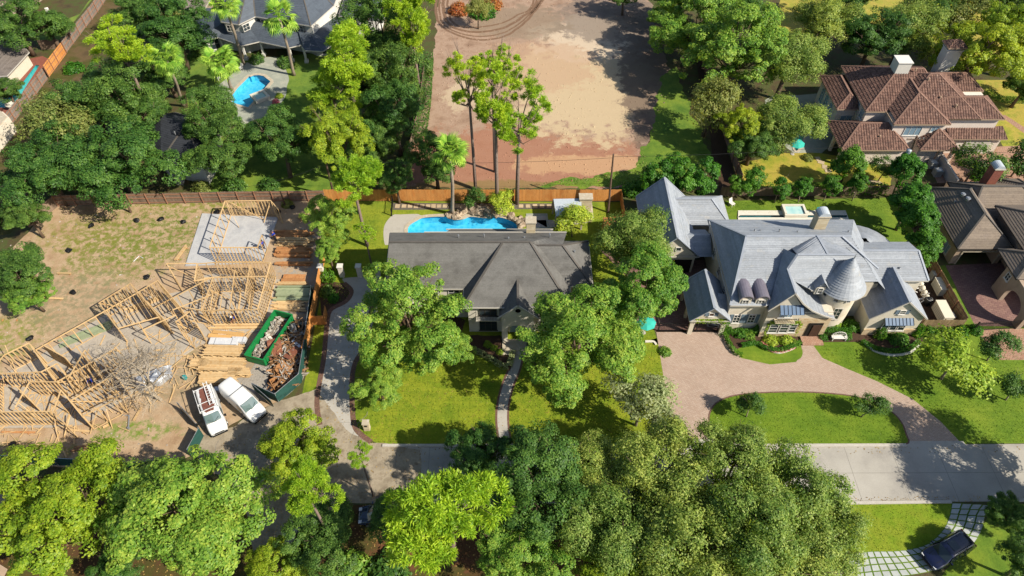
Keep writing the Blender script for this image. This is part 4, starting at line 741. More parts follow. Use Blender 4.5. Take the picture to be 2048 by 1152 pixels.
def brickmat(name, c1, c2, mortar, bw=.22, bh=.08, big=None):
    def mk(nm):
        m, N, L, b = base_mat(nm); g = N.new('ShaderNodeNewGeometry'); sx = N.new('ShaderNodeSeparateXYZ'); L.new(g.outputs['Position'], sx.inputs[0])
        ad = N.new('ShaderNodeMath'); ad.operation = 'ADD'; L.new(sx.outputs[0], ad.inputs[0]); L.new(sx.outputs[1], ad.inputs[1]); cb = N.new('ShaderNodeCombineXYZ'); L.new(ad.outputs[0], cb.inputs[0]); L.new(sx.outputs[2], cb.inputs[1])
        br = N.new('ShaderNodeTexBrick'); i = br.inputs; i['Scale'].default_value = 1; i['Brick Width'].default_value = bw; i['Row Height'].default_value = bh; i['Mortar Size'].default_value = .012; i['Color1'].default_value = A(c1); i['Color2'].default_value = A(c2); i['Mortar'].default_value = A(mortar); L.new(cb.outputs[0], i['Vector'])
        n1 = vnoise(N, L, g.outputs['Position'], .8, 5); r1 = ramp(N, L, n1.outputs[0], [(.3, (.78, .76, .72, 1)), (.7, (1, 1, 1, 1))]); L.new(mixc(N, L, .6, br.outputs[0], r1.outputs[0], 'MULTIPLY'), b.inputs['Base Color']); b.inputs['Roughness'].default_value = .85
        inv = N.new('ShaderNodeMath'); inv.operation = 'SUBTRACT'; inv.inputs[0].default_value = 1; L.new(br.outputs['Fac'], inv.inputs[1]); bump(N, L, inv.outputs[0], b, .2, .01); return m
    MDEF[name] = mk
def glassmat(nm):
    m, N, L, b = base_mat(nm); b.inputs['Base Color'].default_value = (.02, .03, .035, 1); b.inputs['Roughness'].default_value = .08; b.inputs['Specular IOR Level'].default_value = .6; return m
MDEF['glass'] = glassmat
def glass2(nm):
    m, N, L, b = base_mat(nm); b.inputs['Base Color'].default_value = (.16, .24, .3, 1); b.inputs['Roughness'].default_value = .08; b.inputs['Specular IOR Level'].default_value = .9; return m
MDEF['glass_pale'] = glass2
brickmat('white_brick', '#f4eee0', '#eae3d3', '#e2dbcb'); brickmat('cream_stone', '#e6d9ba', '#d2c09c', '#dccfb0', .5, .24); brickmat('tan_stone', '#d2b48c', '#e6d3b0', '#c2a888', .45, .22); brickmat('brown_brick', '#a58a74', '#b79c84', '#8f7a68')
defs(('shingle_grey', ['#75736f', '#8a8884', '#7f7d79', '#6c6a66'], dict(scale=.5, fine=7, fmix=.5, bmp=.4, island=.05, stretch=(1, 1, 1.5))), ('slate_blue', ['#969ea8', '#b2b8c0', '#a4abb4', '#b8b8b6'], dict(scale=.9, fine=6, fmix=.45, bmp=.35, island=.11, stretch=(1, 1, 2), rough=.6, spec=.4)),
 ('slate_dark', ['#4c5460', '#5c6672', '#545c68'], dict(scale=.8, fine=6, fmix=.4, island=.1, rough=.65, spec=.4)), ('shingle_black', ['#2b2f36', '#383c44', '#30343a'], dict(scale=.8, fine=6, fmix=.4, island=.1)), ('shingle_brown', ['#8c7d70', '#a0907f', '#94867a'], dict(scale=.8, fine=6, fmix=.5, island=.14)), ('shingle_taupe', ['#857a72', '#978c84', '#7c726a'], dict(scale=.8, fine=6, fmix=.4, island=.1)),
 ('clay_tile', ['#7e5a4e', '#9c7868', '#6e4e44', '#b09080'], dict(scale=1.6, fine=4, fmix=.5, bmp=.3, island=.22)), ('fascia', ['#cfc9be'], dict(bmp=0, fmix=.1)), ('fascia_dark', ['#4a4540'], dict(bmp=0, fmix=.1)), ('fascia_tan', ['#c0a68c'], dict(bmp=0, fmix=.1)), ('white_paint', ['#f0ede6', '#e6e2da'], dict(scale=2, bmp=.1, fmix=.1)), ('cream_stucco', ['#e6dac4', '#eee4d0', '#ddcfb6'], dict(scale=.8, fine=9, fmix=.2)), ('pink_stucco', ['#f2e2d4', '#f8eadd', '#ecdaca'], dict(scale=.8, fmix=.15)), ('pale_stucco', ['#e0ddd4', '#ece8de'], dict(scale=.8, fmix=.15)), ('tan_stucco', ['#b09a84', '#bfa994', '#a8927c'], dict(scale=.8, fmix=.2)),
 ('vent_metal', ['#b8bcc0', '#d0d4d8'], dict(metal=.6, rough=.4, bmp=0)), ('copper_hood', ['#8c8694', '#9c96a2'], dict(metal=.3, rough=.45)), ('seam_dark', ['#3c4654'], dict(bmp=0)), ('awning_blue', ['#4c6a8c', '#587698'], dict(rough=.5, bmp=0, fmix=.1)), ('door_wood', ['#4a3326', '#5c4030'], dict(scale=3)), ('shutter_blue', ['#6f8290', '#7c8e9c'], dict(bmp=0)), ('black_iron', ['#1c1c1e', '#262628'], dict(bmp=0, rough=.5)), ('dark_inside', ['#17130f', '#1d1814'], dict(bmp=0)), ('garage_door', ['#ece6da', '#e0dacc'], dict(bmp=0)), ('ridge_light', ['#a0a8b4', '#b4bac4'], dict(fmix=.2)), ('ridge_grey', ['#6f6a64', '#5f5a55'], dict(fmix=.3)), ('ridge_clay', ['#a4806e', '#907062'], dict(fmix=.3)), ('metal_light', ['#d0dce4', '#e0e8ee'], dict(metal=.1, rough=.3, bmp=0)))

# ---------------------------------------------------------------- grey-roofed house in the middle lot
t = H1 = thing('grey_roofed_house', 'large white brick house with dark grey shingle hip roofs and arched entry', 'house', (0, 53, 0))
wall(t, (-13.8, -4.6, 51.5, 57.5), 0, 5, 'white_brick'); wall(t, (-4.9, 5.9, 48.9, 57.6), 0, 4.98, 'white_brick'); wall(t, (5.0, 8.7, 52, 58.2), 0, 4.99, 'white_brick'); wall(t, (-9.8, 6.0, 57, 58), 0, 5.6, 'white_brick'); wall(t, (-8.0, 5.3, 57.8, 60.3), 0, 4.6, 'white_brick')
r = Roofs(t, 'shingle_grey', .3, .022, ridge='ridge_grey')
for f in ([(-14.3, 51.1, 5), (-4.2, 51.1, 5), (-1.0, 54.8, 8.7), (-13.7, 54.8, 8.7)], [(-14.3, 51.1, 5), (-13.7, 54.8, 8.7), (-14.3, 58.4, 6.6)], [(-13.7, 54.8, 8.7), (-1, 54.8, 8.7), (-1, 58.4, 6.6), (-14.3, 58.4, 6.6)],
  [(-5.4, 48.4, 5), (6.5, 48.4, 5), (2.05, 54.8, 8.7), (-1, 54.8, 8.7)], [(-5.4, 48.4, 5), (-1, 54.8, 8.7), (-5.4, 54.8, 5)], [(6.5, 48.4, 5), (6.5, 54.8, 5), (2.05, 54.8, 8.7)], [(-1, 54.8, 8.7), (2.05, 54.8, 8.7), (6.4, 58.4, 6.6), (-1, 58.4, 6.6)], [(2.05, 54.8, 8.7), (2.3, 55, 8.05), (5.7, 55.0, 8.05), (6.4, 58.4, 6.6)],
  [(1.5, 51.5, 5), (9.1, 51.5, 5), (5.7, 55, 8), (1.5, 55, 8)], [(9.1, 51.5, 5), (9.1, 58.6, 5), (5.7, 55, 8)], [(9.1, 58.6, 5), (5.7, 58.6, 5), (5.7, 55, 8)], [(-8.6, 58.3, 6.2), (5.8, 58.3, 6.2), (4.6, 60.9, 4.7), (-7.4, 60.9, 4.7)], [(-8.6, 58.3, 6.2), (-7.4, 60.9, 4.7), (-9.4, 58.3, 4.7)], [(5.8, 58.3, 6.2), (4.6, 60.9, 4.7), (6.4, 58.3, 4.7)]): r.face(f)
for a, b in (((-14.3, 51.1, 5), (-5.3, 51.1, 5)), ((-5.4, 51.1, 5), (-5.4, 48.4, 5)), ((-5.4, 48.4, 5), (6.5, 48.4, 5)), ((6.5, 48.4, 5), (6.5, 51.5, 5)), ((6.5, 51.5, 5), (9.1, 51.5, 5)), ((9.1, 51.5, 5), (9.1, 58.6, 5)), ((-14.3, 51.1, 5), (-14.3, 58.4, 6.6)), ((-10.3, 58.45, 6.65), (6.4, 58.45, 6.65)), ((-8, 60.9, 4.7), (5, 60.9, 4.7))): r.eave(a, b)
for a, b in (((-13.7, 54.8, 8.7), (2.05, 54.8, 8.7)), ((-5.4, 48.4, 5), (-1, 54.8, 8.7)), ((6.5, 48.4, 5), (2.05, 54.8, 8.7)), ((9.1, 51.5, 5), (5.7, 55, 8)), ((9.1, 58.6, 5), (5.7, 55, 8)), ((2.2, 55, 8.0), (5.7, 55, 8))): r.cap(a, b, .24)
# entry gable
for f in ([(-1.6, 47.5, 4.25), (.65, 47.5, 6.5), (.65, 51.2, 6.5), (-1.6, 49, 4.25)], [(2.9, 47.5, 4.25), (2.9, 49, 4.25), (.65, 51.2, 6.5), (.65, 47.5, 6.5)]): r.face(f)
r.cap((.65, 47.5, 6.5), (.65, 51.2, 6.5)); r.eave((-1.6, 47.5, 4.25), (.65, 47.5, 6.5)); r.eave((.65, 47.5, 6.5), (2.9, 47.5, 4.25)); r.done()
def arch_front(par, x0, x1, y, zt, xa, za, ow, oh, mat, th=.5, name='entry_arch', z0=0.0):
    """front wall with a real arched opening (width ow, springing height oh)"""
    xc = (x0 + x1) / 2; k = 12; arc = [(xc - ow / 2 * math.cos(math.pi * i / k), oh + ow / 2 * .62 * math.sin(math.pi * i / k)) for i in range(k + 1)]; top = lambda x: (zt + (za - zt) * (x - x0) / (xa - x0)) if x < xa else (za + (zt - za) * (x - xa) / (x1 - xa)); m = MB()
    def col(a, b, za0, za1, zb0, zb1): m.hexa([(a, y, za0), (b, y, zb0), (b, y + th, zb0), (a, y + th, za0), (a, y, za1), (b, y, zb1), (b, y + th, zb1), (a, y + th, za1)])
    col(x0, arc[0][0], z0, top(x0), z0, top(arc[0][0])); col(arc[-1][0], x1, z0, top(arc[-1][0]), z0, top(x1))
    for i in range(k):
        (a, za_), (b, zb_) = arc[i], arc[i + 1]
        if a < xa < b: zm = (za_ + zb_) / 2; col(a, xa, za_, top(a), zm, za); col(xa, b, zm, za, zb_, top(b))
        else: col(a, b, za_, top(a), zb_, top(b))
    return m.build(name, mat, par)
arch_front(t, -1.15, 2.45, 47.7, 4.5, .65, 6.3, 2.3, 2.0, 'white_brick'); wall(t, (-1.15, -.85, 48.2, 48.95), 0, 4.4, 'white_brick', 'porch_wall'); wall(t, (2.15, 2.45, 48.2, 48.95), 0, 4.4, 'white_brick', 'porch_wall')
m = MB(); m.bb(-.35, 1.65, 48.8, 48.88, .05, 2.5); d = m.build('door', 'glass_pale', t); m = MB(); [m.bb(.65 + e - .05, .65 + e + .05, 48.74, 48.8, .05, 2.5) for e in (-.95, -.03, .03, .95)]; m.bb(-.35, 1.65, 48.74, 48.8, 2.4, 2.52); m.build('door_frame', 'white_paint', d)
m = MB(); m.bb(-1.1, 2.4, 46.2, 47.7, .0, .16); m.bb(-1.5, 2.8, 45.6, 46.2, 0, .08); m.build('entry_step', 'coping', t)
m = MB(); m.lathe((.65, 47.66, 5.2), [(.01, 0), (.3, 0), (.3, .05)], 14); m.v = [(x, 47.7 - (z - 5.2), 5.35 + (y - 47.66)) for x, y, z in m.v]; m.build('round_vent', 'fascia_dark', t)
for x, z, w, h in ((-2.7, .35, 2.0, 2.2), (-2.7, 3.0, 2.0, 1.7), (4.2, .4, 2.0, 2.2), (4.2, 3.0, 2.0, 1.6)): win(t, x, 48.9, z, w, h, 'F', 3, 2, 'fascia_dark', 'glass')
for x in (-2.7, 4.2):
    m = MB(); m.bb(x - 1.35, x + 1.35, 48.2, 48.9, 2.8, 2.9); b = m.build('balcony', 'white_brick', t); m = MB(); [m.bb(x - 1.33 + i * .166 - .015, x - 1.33 + i * .166 + .015, 48.22, 48.25, 2.9, 3.65) for i in range(17)]; m.bb(x - 1.35, x + 1.35, 48.21, 48.26, 3.62, 3.7); m.bb(x - 1.35, x - 1.3, 48.2, 48.9, 3.62, 3.7); m.bb(x + 1.3, x + 1.35, 48.2, 48.9, 3.62, 3.7); m.build('railing', 'black_iron', b)
for x, z in ((-12, .5), (-9, .5), (-6.6, .5), (-12, 3.1), (-9, 3.1), (-6.6, 3.1), (7.6, .5), (7.6, 3.1)): win(t, x, 51.5 if x < 0 else 52.0, z, 1.3, 1.6, 'F', 2, 2, 'white_paint')
for y, z in ((53, .5), (55.5, .5), (53, 3), (55.5, 3)): win(t, -13.8, y, z, 1.2, 1.6, 'L', 2, 2)
m = MB(); m.bb(-6.6, -5.0, 51.0, 51.5, 0, 3.0); m.build('bay', 'white_brick', t)
chimney(t, 2.2, 58.7, 5, 8.3, 1.05, .95, 'cream_stone', 'coping'); [vent(t, p, h) for p, h in (((-6.1, 56.4, 7.6), .7), ((-3.2, 56.6, 7.5), .7), ((4.3, 56.6, 7.4), .9), ((-.4, 56, 7.9), .4), ((7.1, 55, 6.6), .6), ((1.4, 56.5, 7.5), .4))]
# pool kitchen: flat metal roof, stone hearth
t = thing('pool_kitchen', 'open pool kitchen with pale blue flat metal roof and stone hearth', 'pavilion', tuple(P(1147, 440)))
q = [P(1107, 398, 2.6), P(1162, 397, 2.6), P(1165, 430, 2.6), P(1112, 432, 2.6)]; m = MB(); m.prism([(p.x, p.y) for p in q], 2.5, 2.62, True); m.build('roof', 'metal_light', t)
for p in q: m = MB(); m.bb(p.x - .1, p.x + .1, p.y - .1, p.y + .1, 0, 2.5); m.build('post', 'coping', t)
q = P(1172, 405, 2.6); m = MB(); m.box((q.x, q.y + .6, 1.5), (1.6, 1.0, 3.0)); m.build('hearth', 'cream_stone', t); m = MB(); m.box((q.x, q.y + .6, 3.08), (1.8, 1.2, .16)); m.build('hearth_cap', 'coping', t)
q = P(1172, 428, 0); m = MB(); m.box((q.x, q.y + .5, .45), (1.4, 4.2, .9)); m.build('counter', 'cream_stone', t); m = MB(); m.box((q.x, q.y + .5, .93), (1.6, 4.4, .06)); m.build('counter_top', 'coping', t)

# ---------------------------------------------------------------- slate-roofed mansion on the right
t = H2 = thing('slate_roofed_mansion', 'cream stone mansion with blue slate roofs and round cone-roofed tower', 'house', (33, 54, 0))
wall(t, (24.3, 28.4, 49.2, 61.8), 0, 5, 'cream_stucco'); wall(t, (28.4, 41.4, 51.9, 62.0), 0, 4.98, 'cream_stucco'); wall(t, (31, 40.3, 51.2, 52.5), 0, 6.2, 'cream_stucco'); wall(t, (41.3, 46.8, 52.7, 58.1), 0, 4.96, 'cream_stucco'); wall(t, (28.32, 35.58, 48.45, 51), 0, 4.2, 'cream_stucco'); wall(t, (32.0, 35.6, 48.25, 48.45), 0, 4.0, 'cream_stucco')
r = Roofs(t, 'slate_blue', .25, .055, ridge='ridge_light')
def cut(m_slope_y0, z0, k): return lambda y: z0 + (y - m_slope_y0) * k
for f in ([(24, 48.7, 5), (30, 48.7, 5), (30, 55.4, 9), (26.2, 55.4, 9)], [(30, 51, 6.373), (40.45, 51, 6.373), (37.9, 55.4, 9), (30, 55.4, 9)], [(24, 62.2, 5), (26.2, 55.4, 9), (37.9, 55.4, 9), (41.8, 62.2, 5)], [(24, 48.7, 5), (26.2, 55.4, 9), (24, 62.2, 5)], [(41.8, 51, 5), (41.8, 62.2, 5), (37.9, 55.4, 9), (40.45, 51, 6.373)],
  [(39.5, 52.3, 5), (47.2, 52.3, 5), (46.4, 55.3, 6.8), (39.5, 55.3, 6.8)], [(39.5, 58.4, 5), (39.5, 55.3, 6.8), (46.4, 55.3, 6.8), (47.2, 58.4, 5)], [(47.2, 52.3, 5), (47.2, 58.4, 5), (46.4, 55.3, 6.8)],
  [(28, 48, 5), (30.1, 48, 8), (30.1, 51.4, 8), (31, 52.3, 9.3), (30.3, 54.2, 8.29)], [(30.1, 51.0, 7.2), (33, 50.2, 5.9), (37.6, 50.2, 5.9), (37.2, 52.3, 9.3), (31, 52.3, 9.3), (30.1, 51.4, 8)], [(34.3, 52.3, 9.35), (34.1, 55.4, 9.1), (31.2, 54.2, 8.3), (31, 52.3, 9.3)], [(34.3, 52.3, 9.35), (37.2, 52.3, 9.3), (37.3, 54.2, 8.3), (34.1, 55.4, 9.1)], [(37.2, 52.3, 9.3), (37.6, 50.2, 5.9), (39.5, 54.5, 6.2), (37.3, 54.4, 8.3)]): r.face(f)
# flared right slope of the front gable
fl = [(30.1, 8), (31.4, 6.35), (32.8, 5.1), (34.3, 4.25), (35.7, 3.7)]
for (a, za), (b, zb) in zip(fl[:-1], fl[1:]): r.face([(a, 47.9, za), (b, 47.9, zb), (b, 50.9, zb), (a, 51.4, za)]); r.eave((a, 47.9, za), (b, 47.9, zb))
r.eave((28, 47.95, 5), (30.1, 47.95, 8)); r.eave((24, 48.7, 5), (28, 48.7, 5)); r.eave((24, 48.7, 5), (24, 62.2, 5)); r.eave((41.8, 52.3, 5), (47.2, 52.3, 5)); r.eave((47.2, 52.3, 5), (47.2, 58.4, 5)); r.eave((33, 50.15, 5.9), (35.2, 50.15, 5.9)); r.eave((24, 62.2, 5), (41.8, 62.2, 5))
for a, b in (((26.2, 55.4, 9), (37.9, 55.4, 9)), ((24, 48.7, 5), (26.2, 55.4, 9)), ((24, 62.2, 5), (26.2, 55.4, 9)), ((39.5, 55.3, 6.8), (46.4, 55.3, 6.8)), ((47.2, 52.3, 5), (46.4, 55.3, 6.8)), ((30.1, 48, 8), (30.1, 51.4, 8)), ((31, 52.3, 9.3), (37.2, 52.3, 9.3)), ((30.1, 51.4, 8), (31, 52.3, 9.3)), ((36.9, 55.3, 9.02), (40.6, 52.2, 7.15)), ((34.3, 52.3, 9.35), (34.1, 55.4, 9.1))): r.cap(a, b, .22)
# right pavilion
for f in ([(39.9, 48.3, 3.1), (43.15, 48.3, 6.1), (43.15, 53.5, 6.1), (39.9, 52.6, 3.1)], [(46.4, 48.3, 3.1), (46.4, 52.6, 3.1), (43.15, 53.5, 6.1), (43.15, 48.3, 6.1)]): r.face(f)
r.cap((43.15, 48.3, 6.1), (43.15, 53.4, 6.1)); r.eave((39.9, 48.3, 3.1), (43.15, 48.3, 6.1)); r.eave((43.15, 48.3, 6.1), (46.4, 48.3, 3.1)); r.eave((39.9, 48.3, 3.1), (39.9, 52.3, 3.1)); r.eave((46.4, 48.3, 3.1), (46.4, 52.5, 3.1)); r.done()
gable_wall(t, 40.2, 46.1, 48.55, 3.1, 43.15, 5.9, 'cream_stucco'); wall(t, (40.2, 46.1, 48.8, 52.7), 0, 3.1, 'cream_stucco'); gable_wall(t, 28.3, 32.0, 48.25, 4.9, 30.1, 7.6, 'cream_stucco', .2); wall(t, (32, 35.6, 48.2, 48.25), 0, 3.3, 'tan_stone', 'stone_facing'); wall(t, (40.15, 46.15, 48.42, 48.55), 0, 1.0, 'tan_stone', 'stone_facing'); wall(t, (28.25, 32, 48.14, 48.25), 0, .8, 'tan_stone', 'stone_facing')
# tower with cone roof
c = (36.6, 51.2); m = MB(); m.lathe((*c, 0), [(2.15, 0), (2.15, 6.05)], 28); m.build('tower_wall', 'cream_stucco', t, smooth=True); m = MB(); nc = 17
for i in range(nc):
    r0 = 2.6 * (1 - i / nc) + .02; r1 = 2.6 * (1 - (i + 1) / nc) + .02; z0 = 6 + 4.0 * i / nc; z1 = 6 + 4.0 * (i + 1) / nc; m.lathe((*c, 0), [(r0 + .0, z0 - .05), (r0 + .07, z0), (r1, z1)], 32)
cr = m.build('tower_roof', 'slate_blue', t); m = MB(); m.tube([(*c, 9.9), (*c, 10.6)], [.08, .015], 8); m.build('finial', 'vent_metal', cr)
for a in (-150, -115, -80, -50): win(t, c[0] + 2.15 * math.cos(R(a)), c[1] + 2.15 * math.sin(R(a)), 5.05, .55, .5, nx=1, ny=1, frame='fascia', ang=a + 90, sill=False)
win(t, c[0] + 2.15 * math.cos(R(-95)), c[1] + 2.15 * math.sin(R(-95)), 2.2, .9, 1.9, nx=2, ny=3, frame='fascia', ang=-5)
# barrel dormers
for x in (25.6, 27.35):
    d = MB(); d.bb(x - .62, x + .62, 48.9, 51.2, 4.4, 6.0); dd = d.build('dormer', 'cream_stucco', t); m = MB(); k = 9
    for i in range(k):
        a0, a1 = math.pi * i / k, math.pi * (i + 1) / k; m.hexa([(x - rr * math.cos(a), yy, 6 + rr * .75 * math.sin(a)) for rr in (.62, .78) for a, yy in ((a0, 48.7), (a1, 48.7), (a1, 52.6), (a0, 52.6))])
    m.poly([(x - .63 * math.cos(math.pi * i / k), 48.92, 5.98 + .47 * math.sin(math.pi * i / k)) for i in range(k + 1)]); m.build('dormer_roof', 'copper_hood', dd); win(t, x, 48.9, 4.75, .75, 1.05, nx=2, ny=2, frame='white_paint', sill=False, name='dormer_window')
x = 33.9; m = MB(); m.bb(x - .5, x + .5, 50.0, 51.0, 5.4, 6.7); dd = m.build('dormer', 'cream_stucco', t); m = MB(); roof_face(m, [(x - .75, 49.8, 6.55), (x, 49.8, 7.5), (x, 51.4, 7.5), (x - .75, 50.8, 6.55)], .3, .05); roof_face(m, [(x + .75, 49.8, 6.55), (x + .75, 50.8, 6.55), (x, 51.4, 7.5), (x, 49.8, 7.5)], .3, .05); m.poly([(x - .5, 50.0, 6.6), (x + .5, 50.0, 6.6), (x, 50.0, 7.35)]); m.build('dormer_roof', 'slate_blue', dd); win(t, x, 50.0, 5.55, .6, .95, nx=1, ny=2, sill=False, name='dormer_window')
for x in (25.5, 27.2): win(t, x, 49.2, 1.3, .8, 1.5, nx=2, ny=3, shutters='shutter_blue')
win(t, 29.55, 48.14, .85, 1.0, 1.5, nx=1, ny=3); win(t, 30.75, 48.14, .85, 1.0, 1.5, nx=1, ny=3); win(t, 31.75, 48.2, .85, .8, 1.5, nx=1, ny=3); win(t, 30.3, 48.25, 3.5, 1.5, 1.4, nx=3, ny=2, pane='glass_pale'); awning(t, 29.2, 31.8, 48.25, 5.6, .9, .55, 'awning_blue'); awning(t, 41.8, 45.0, 48.55, 2.95, .7, .45, 'awning_blue')
for x in (42.3, 43.25, 44.2): win(t, x, 48.42, .9, .8, 1.25, nx=1, ny=2)
win(t, 43.3, 48.55, 3.7, .7, .7, nx=1, ny=2, shutters='shutter_blue'); win(t, 24.3, 52, 3, .9, 1.5, 'L'); win(t, 24.3, 55, 3, .9, 1.5, 'L'); win(t, 24.3, 58, 3, .9, 1.5, 'L')
m = MB(); m.bb(29.2, 31.4, 47.6, 48.25, 3.15, 3.25); b = m.build('balcony', 'cream_stone', t); m = MB(); [m.bb(29.2 + i * .18 - .014, 29.2 + i * .18 + .014, 47.62, 47.65, 3.25, 3.9) for i in range(13)]; m.bb(29.2, 31.4, 47.61, 47.66, 3.9, 3.96); m.build('railing', 'black_iron', b)
m = MB(); m.bb(33.4, 35.0, 48.12, 48.2, 0.1, 2.5); dd = m.build('doorway', 'dark_inside', t); m = MB(); m.bb(33.9, 34.9, 48.05, 48.12, .1, 2.2); m.build('door', 'door_wood', dd); m = MB(); m.bb(33.0, 35.4, 46.9, 48.1, 0, .2); m.build('entry_step', 'walk_brick', t)
chimney(t, 35.6, 58.6, 6.5, 9.4, 1.3, 1.2, 'cream_stone', 'coping', barrel='metal_light'); [vent(t, p, h) for p, h in (((27.9, 57.5, 7.6), .5), ((30.6, 57.2, 7.8), .6), ((32.6, 57, 7.95), .4), ((38.4, 57.0, 7.8), .6), ((28.6, 57.6, 7.6), .3), ((44, 53.5, 5.7), .3))]
# round rear bay
m = MB(); m.lathe((42, 58.6, 0), [(3.9, 0), (3.9, 3.5)], 16, R(-30), R(120)); m.build('bay_wall', 'cream_stucco', t); m = MB(); m.lathe((42, 58.6, 0), [(4.3, 3.4), (4.35, 3.5), (3.2, 4.0), (2, 4.6), (.2, 5.3)], 12, R(-40), R(130)); m.build('bay_roof', 'slate_blue', t)
# carport in front of the side court
t = thing('carport', 'open slate-roofed carport with ivy-framed arch at the mansion drive', 'carport', (22.2, 51, 0)); r = Roofs(t, 'slate_blue', .25, .045, ridge='ridge_light'); r.hip(19.9, 24.5, 48.3, 54, 2.75, 5.0, 'y', 0, 0); r.face([(23.2, 51.2, 4.2), (24.6, 51.2, 3.9), (24.4, 49.2, 3.0), (23.6, 49.6, 3.3)]); r.done()
arch_front(t, 20.15, 24.25, 48.5, 2.75, 22.2, 4.75, 3.1, 1.75, 'cream_stucco', .3, 'front_arch')
for y in (51, 53.6): m = MB(); m.bb(20.15, 20.45, y - .15, y + .15, 0, 2.7); m.build('post', 'cream_stone', t)
win(t, 22.2, 48.5, 3.4, .6, .6, nx=1, ny=1, shutters='shutter_blue', pane='door_wood')
hedge('ivy hanging along the carport arch', [(20.6, 48.4, 0), (24.1, 48.4, 0)], .25, .5, 'leaf_lime', 'ivy', dens=160, z=2.35, cat='ivy'); hedge('ivy covering the right post of the carport', [(23.7, 48.4, 0), (24.5, 48.4, 0)], .35, 2.3, 'leaf_hedge', 'ivy', dens=420, z=0, cat='ivy'); hedge('ivy arching over the three-part mansion window', [(28.9, 48.1, 0), (32.3, 48.1, 0)], .2, .4, 'leaf_lime', 'ivy', dens=170, z=2.45, cat='ivy'); hedge('ivy climbing left of the three-part mansion window', [(28.7, 48.1, 0), (29.0, 48.1, 0)], .2, 2.4, 'leaf_lime', 'ivy', dens=500, cat='ivy'); hedge('ivy climbing right of the three-part mansion window', [(32.3, 48.1, 0), (32.6, 48.1, 0)], .2, 2.4, 'leaf_lime', 'ivy', dens=500, cat='ivy')
# detached garage with side wing
t = thing('mansion_garage', 'detached slate-roofed garage behind the mansion drive court', 'garage', (19.4, 63, 0)); wall(t, (16.6, 22.2, 58.3, 68.3), 0, 3, 'cream_stucco'); wall(t, (22.2, 27.0, 63.7, 68.3), 0, 2.98, 'cream_stucco'); gable_wall(t, 16.6, 22.2, 58.1, 3, 19.4, 5.9, 'cream_stucco', .2)
r = Roofs(t, 'slate_blue', .25, .045, ridge='ridge_light'); r.hip(16.2, 22.6, 57.9, 68.6, 3, 6.25, 'y', 0, 0); r.hip(19.5, 27.4, 63.3, 68.7, 3.02, 5.05, 'x', .01, 2.3); r.face([(22.3, 57.9, 3.0), (24.1, 57.9, 3.0), (24.1, 60.2, 4.4), (21.2, 60.2, 4.4)]); r.face([(24.1, 62.5, 3.0), (22.3, 62.5, 3.0), (21.2, 60.2, 4.4), (24.1, 60.2, 4.4)]); r.done()
win(t, 19.9, 58.1, 3.8, .7, .7, nx=1, ny=1, pane='glass', sill=False); m = MB(); m.bb(19.6, 21.9, 58.02, 58.1, 0, 2.3); m.build('garage_door', 'dark_inside', t); vv = MB(); vv.lathe((18.6, 62.5, 5.2), [(.01, .5), (.28, .42), (.3, .1), (.18, .1), (.18, -.2)], 12); vv.build('roof_vent', 'vent_metal', t)
# ---------------------------------------------------------------- clay-tiled house, upper right
t = H3 = thing('tile_roofed_house', 'pale stucco villa with reddish clay tile hip roofs and white chimneys', 'house', (58, 86, 0))
for w in ((50.4, 61.6, 83.8, 94.6, 5.7), (53.3, 60.4, 80.8, 88, 5.69), (58, 68.4, 82.0, 90.5, 5.68), (62, 68.2, 89, 92.8, 5.67), (47.6, 51, 86.5, 94.2, 4.2)): wall(t, w[:4], 0, w[4], 'pink_stucco')
wall(t, (49.5, 55.1, 78.9, 84), 0, 2.8, 'pink_stucco'); wall(t, (62.7, 69.9, 81.3, 82.5), 0, 2.78, 'pink_stucco'); wall(t, (57.4, 60.2, 79.2, 82), 0, 2.79, 'pink_stucco')
r = Roofs(t, 'clay_tile', .42, .05, .36, ridge='ridge_clay', fascia='fascia_tan')
r.hip(50, 62, 83.4, 95, 5.7, 8.9, 'x', 5.4, 3); r.hip(52.9, 60.8, 80.4, 92, 5.72, 8.2, 'y', 3.9, 4); r.hip(53.5, 65.5, 81.6, 93.2, 5.74, 9.2, 'x', 5.6, 5.2); r.hip(58, 68.8, 81.6, 87.2, 5.71, 7.4, 'x', 3, 2.6); r.hip(61, 68.7, 88.3, 93.2, 5.73, 7.2, 'x', 1, 2.2)
r.hip(46, 55.6, 78.4, 85.2, 2.85, 4.9, 'x', 3.0, 2.8); r.hip(57.1, 62.5, 78.4, 83.2, 2.83, 4.7, 'x', 2.69, 2.69); r.face([(62.3, 80.9, 2.82), (70.4, 80.9, 2.82), (69.6, 82.2, 4.1), (61.5, 82.2, 4.1)]); r.face([(70.4, 80.9, 2.82), (70.4, 84, 2.82), (69.6, 82.2, 4.1)]); r.eave((62.3, 80.9, 2.82), (70.4, 80.9, 2.82)); r.hip(47.2, 51.4, 86, 94.6, 4.25, 5.6, 'y', 2, 2); r.done()
chimney(t, 55.6, 89.4, 6.5, 10.2, 1.9, 1.9, 'pale_stucco', 'white_paint'); c = chimney(t, 64.6, 93.5, 3, 9.6, 2.2, 1.6, 'pale_stucco', 'white_paint'); rr = Roofs(c, 'clay_tile', .3, .03, .3, fascia='fascia_tan'); rr.hip(63.2, 66.0, 92.4, 94.6, 10.2, 11.0, 'x', 1.0, 1.0, caps=False); rr.done('chimney_roof')
for x in (-.8, .8): m = MB(); m.bb(64.6 + x - .12, 64.6 + x + .12, 93, 94, 9.7, 10.2); m.build('cap_post', 'white_paint', c)
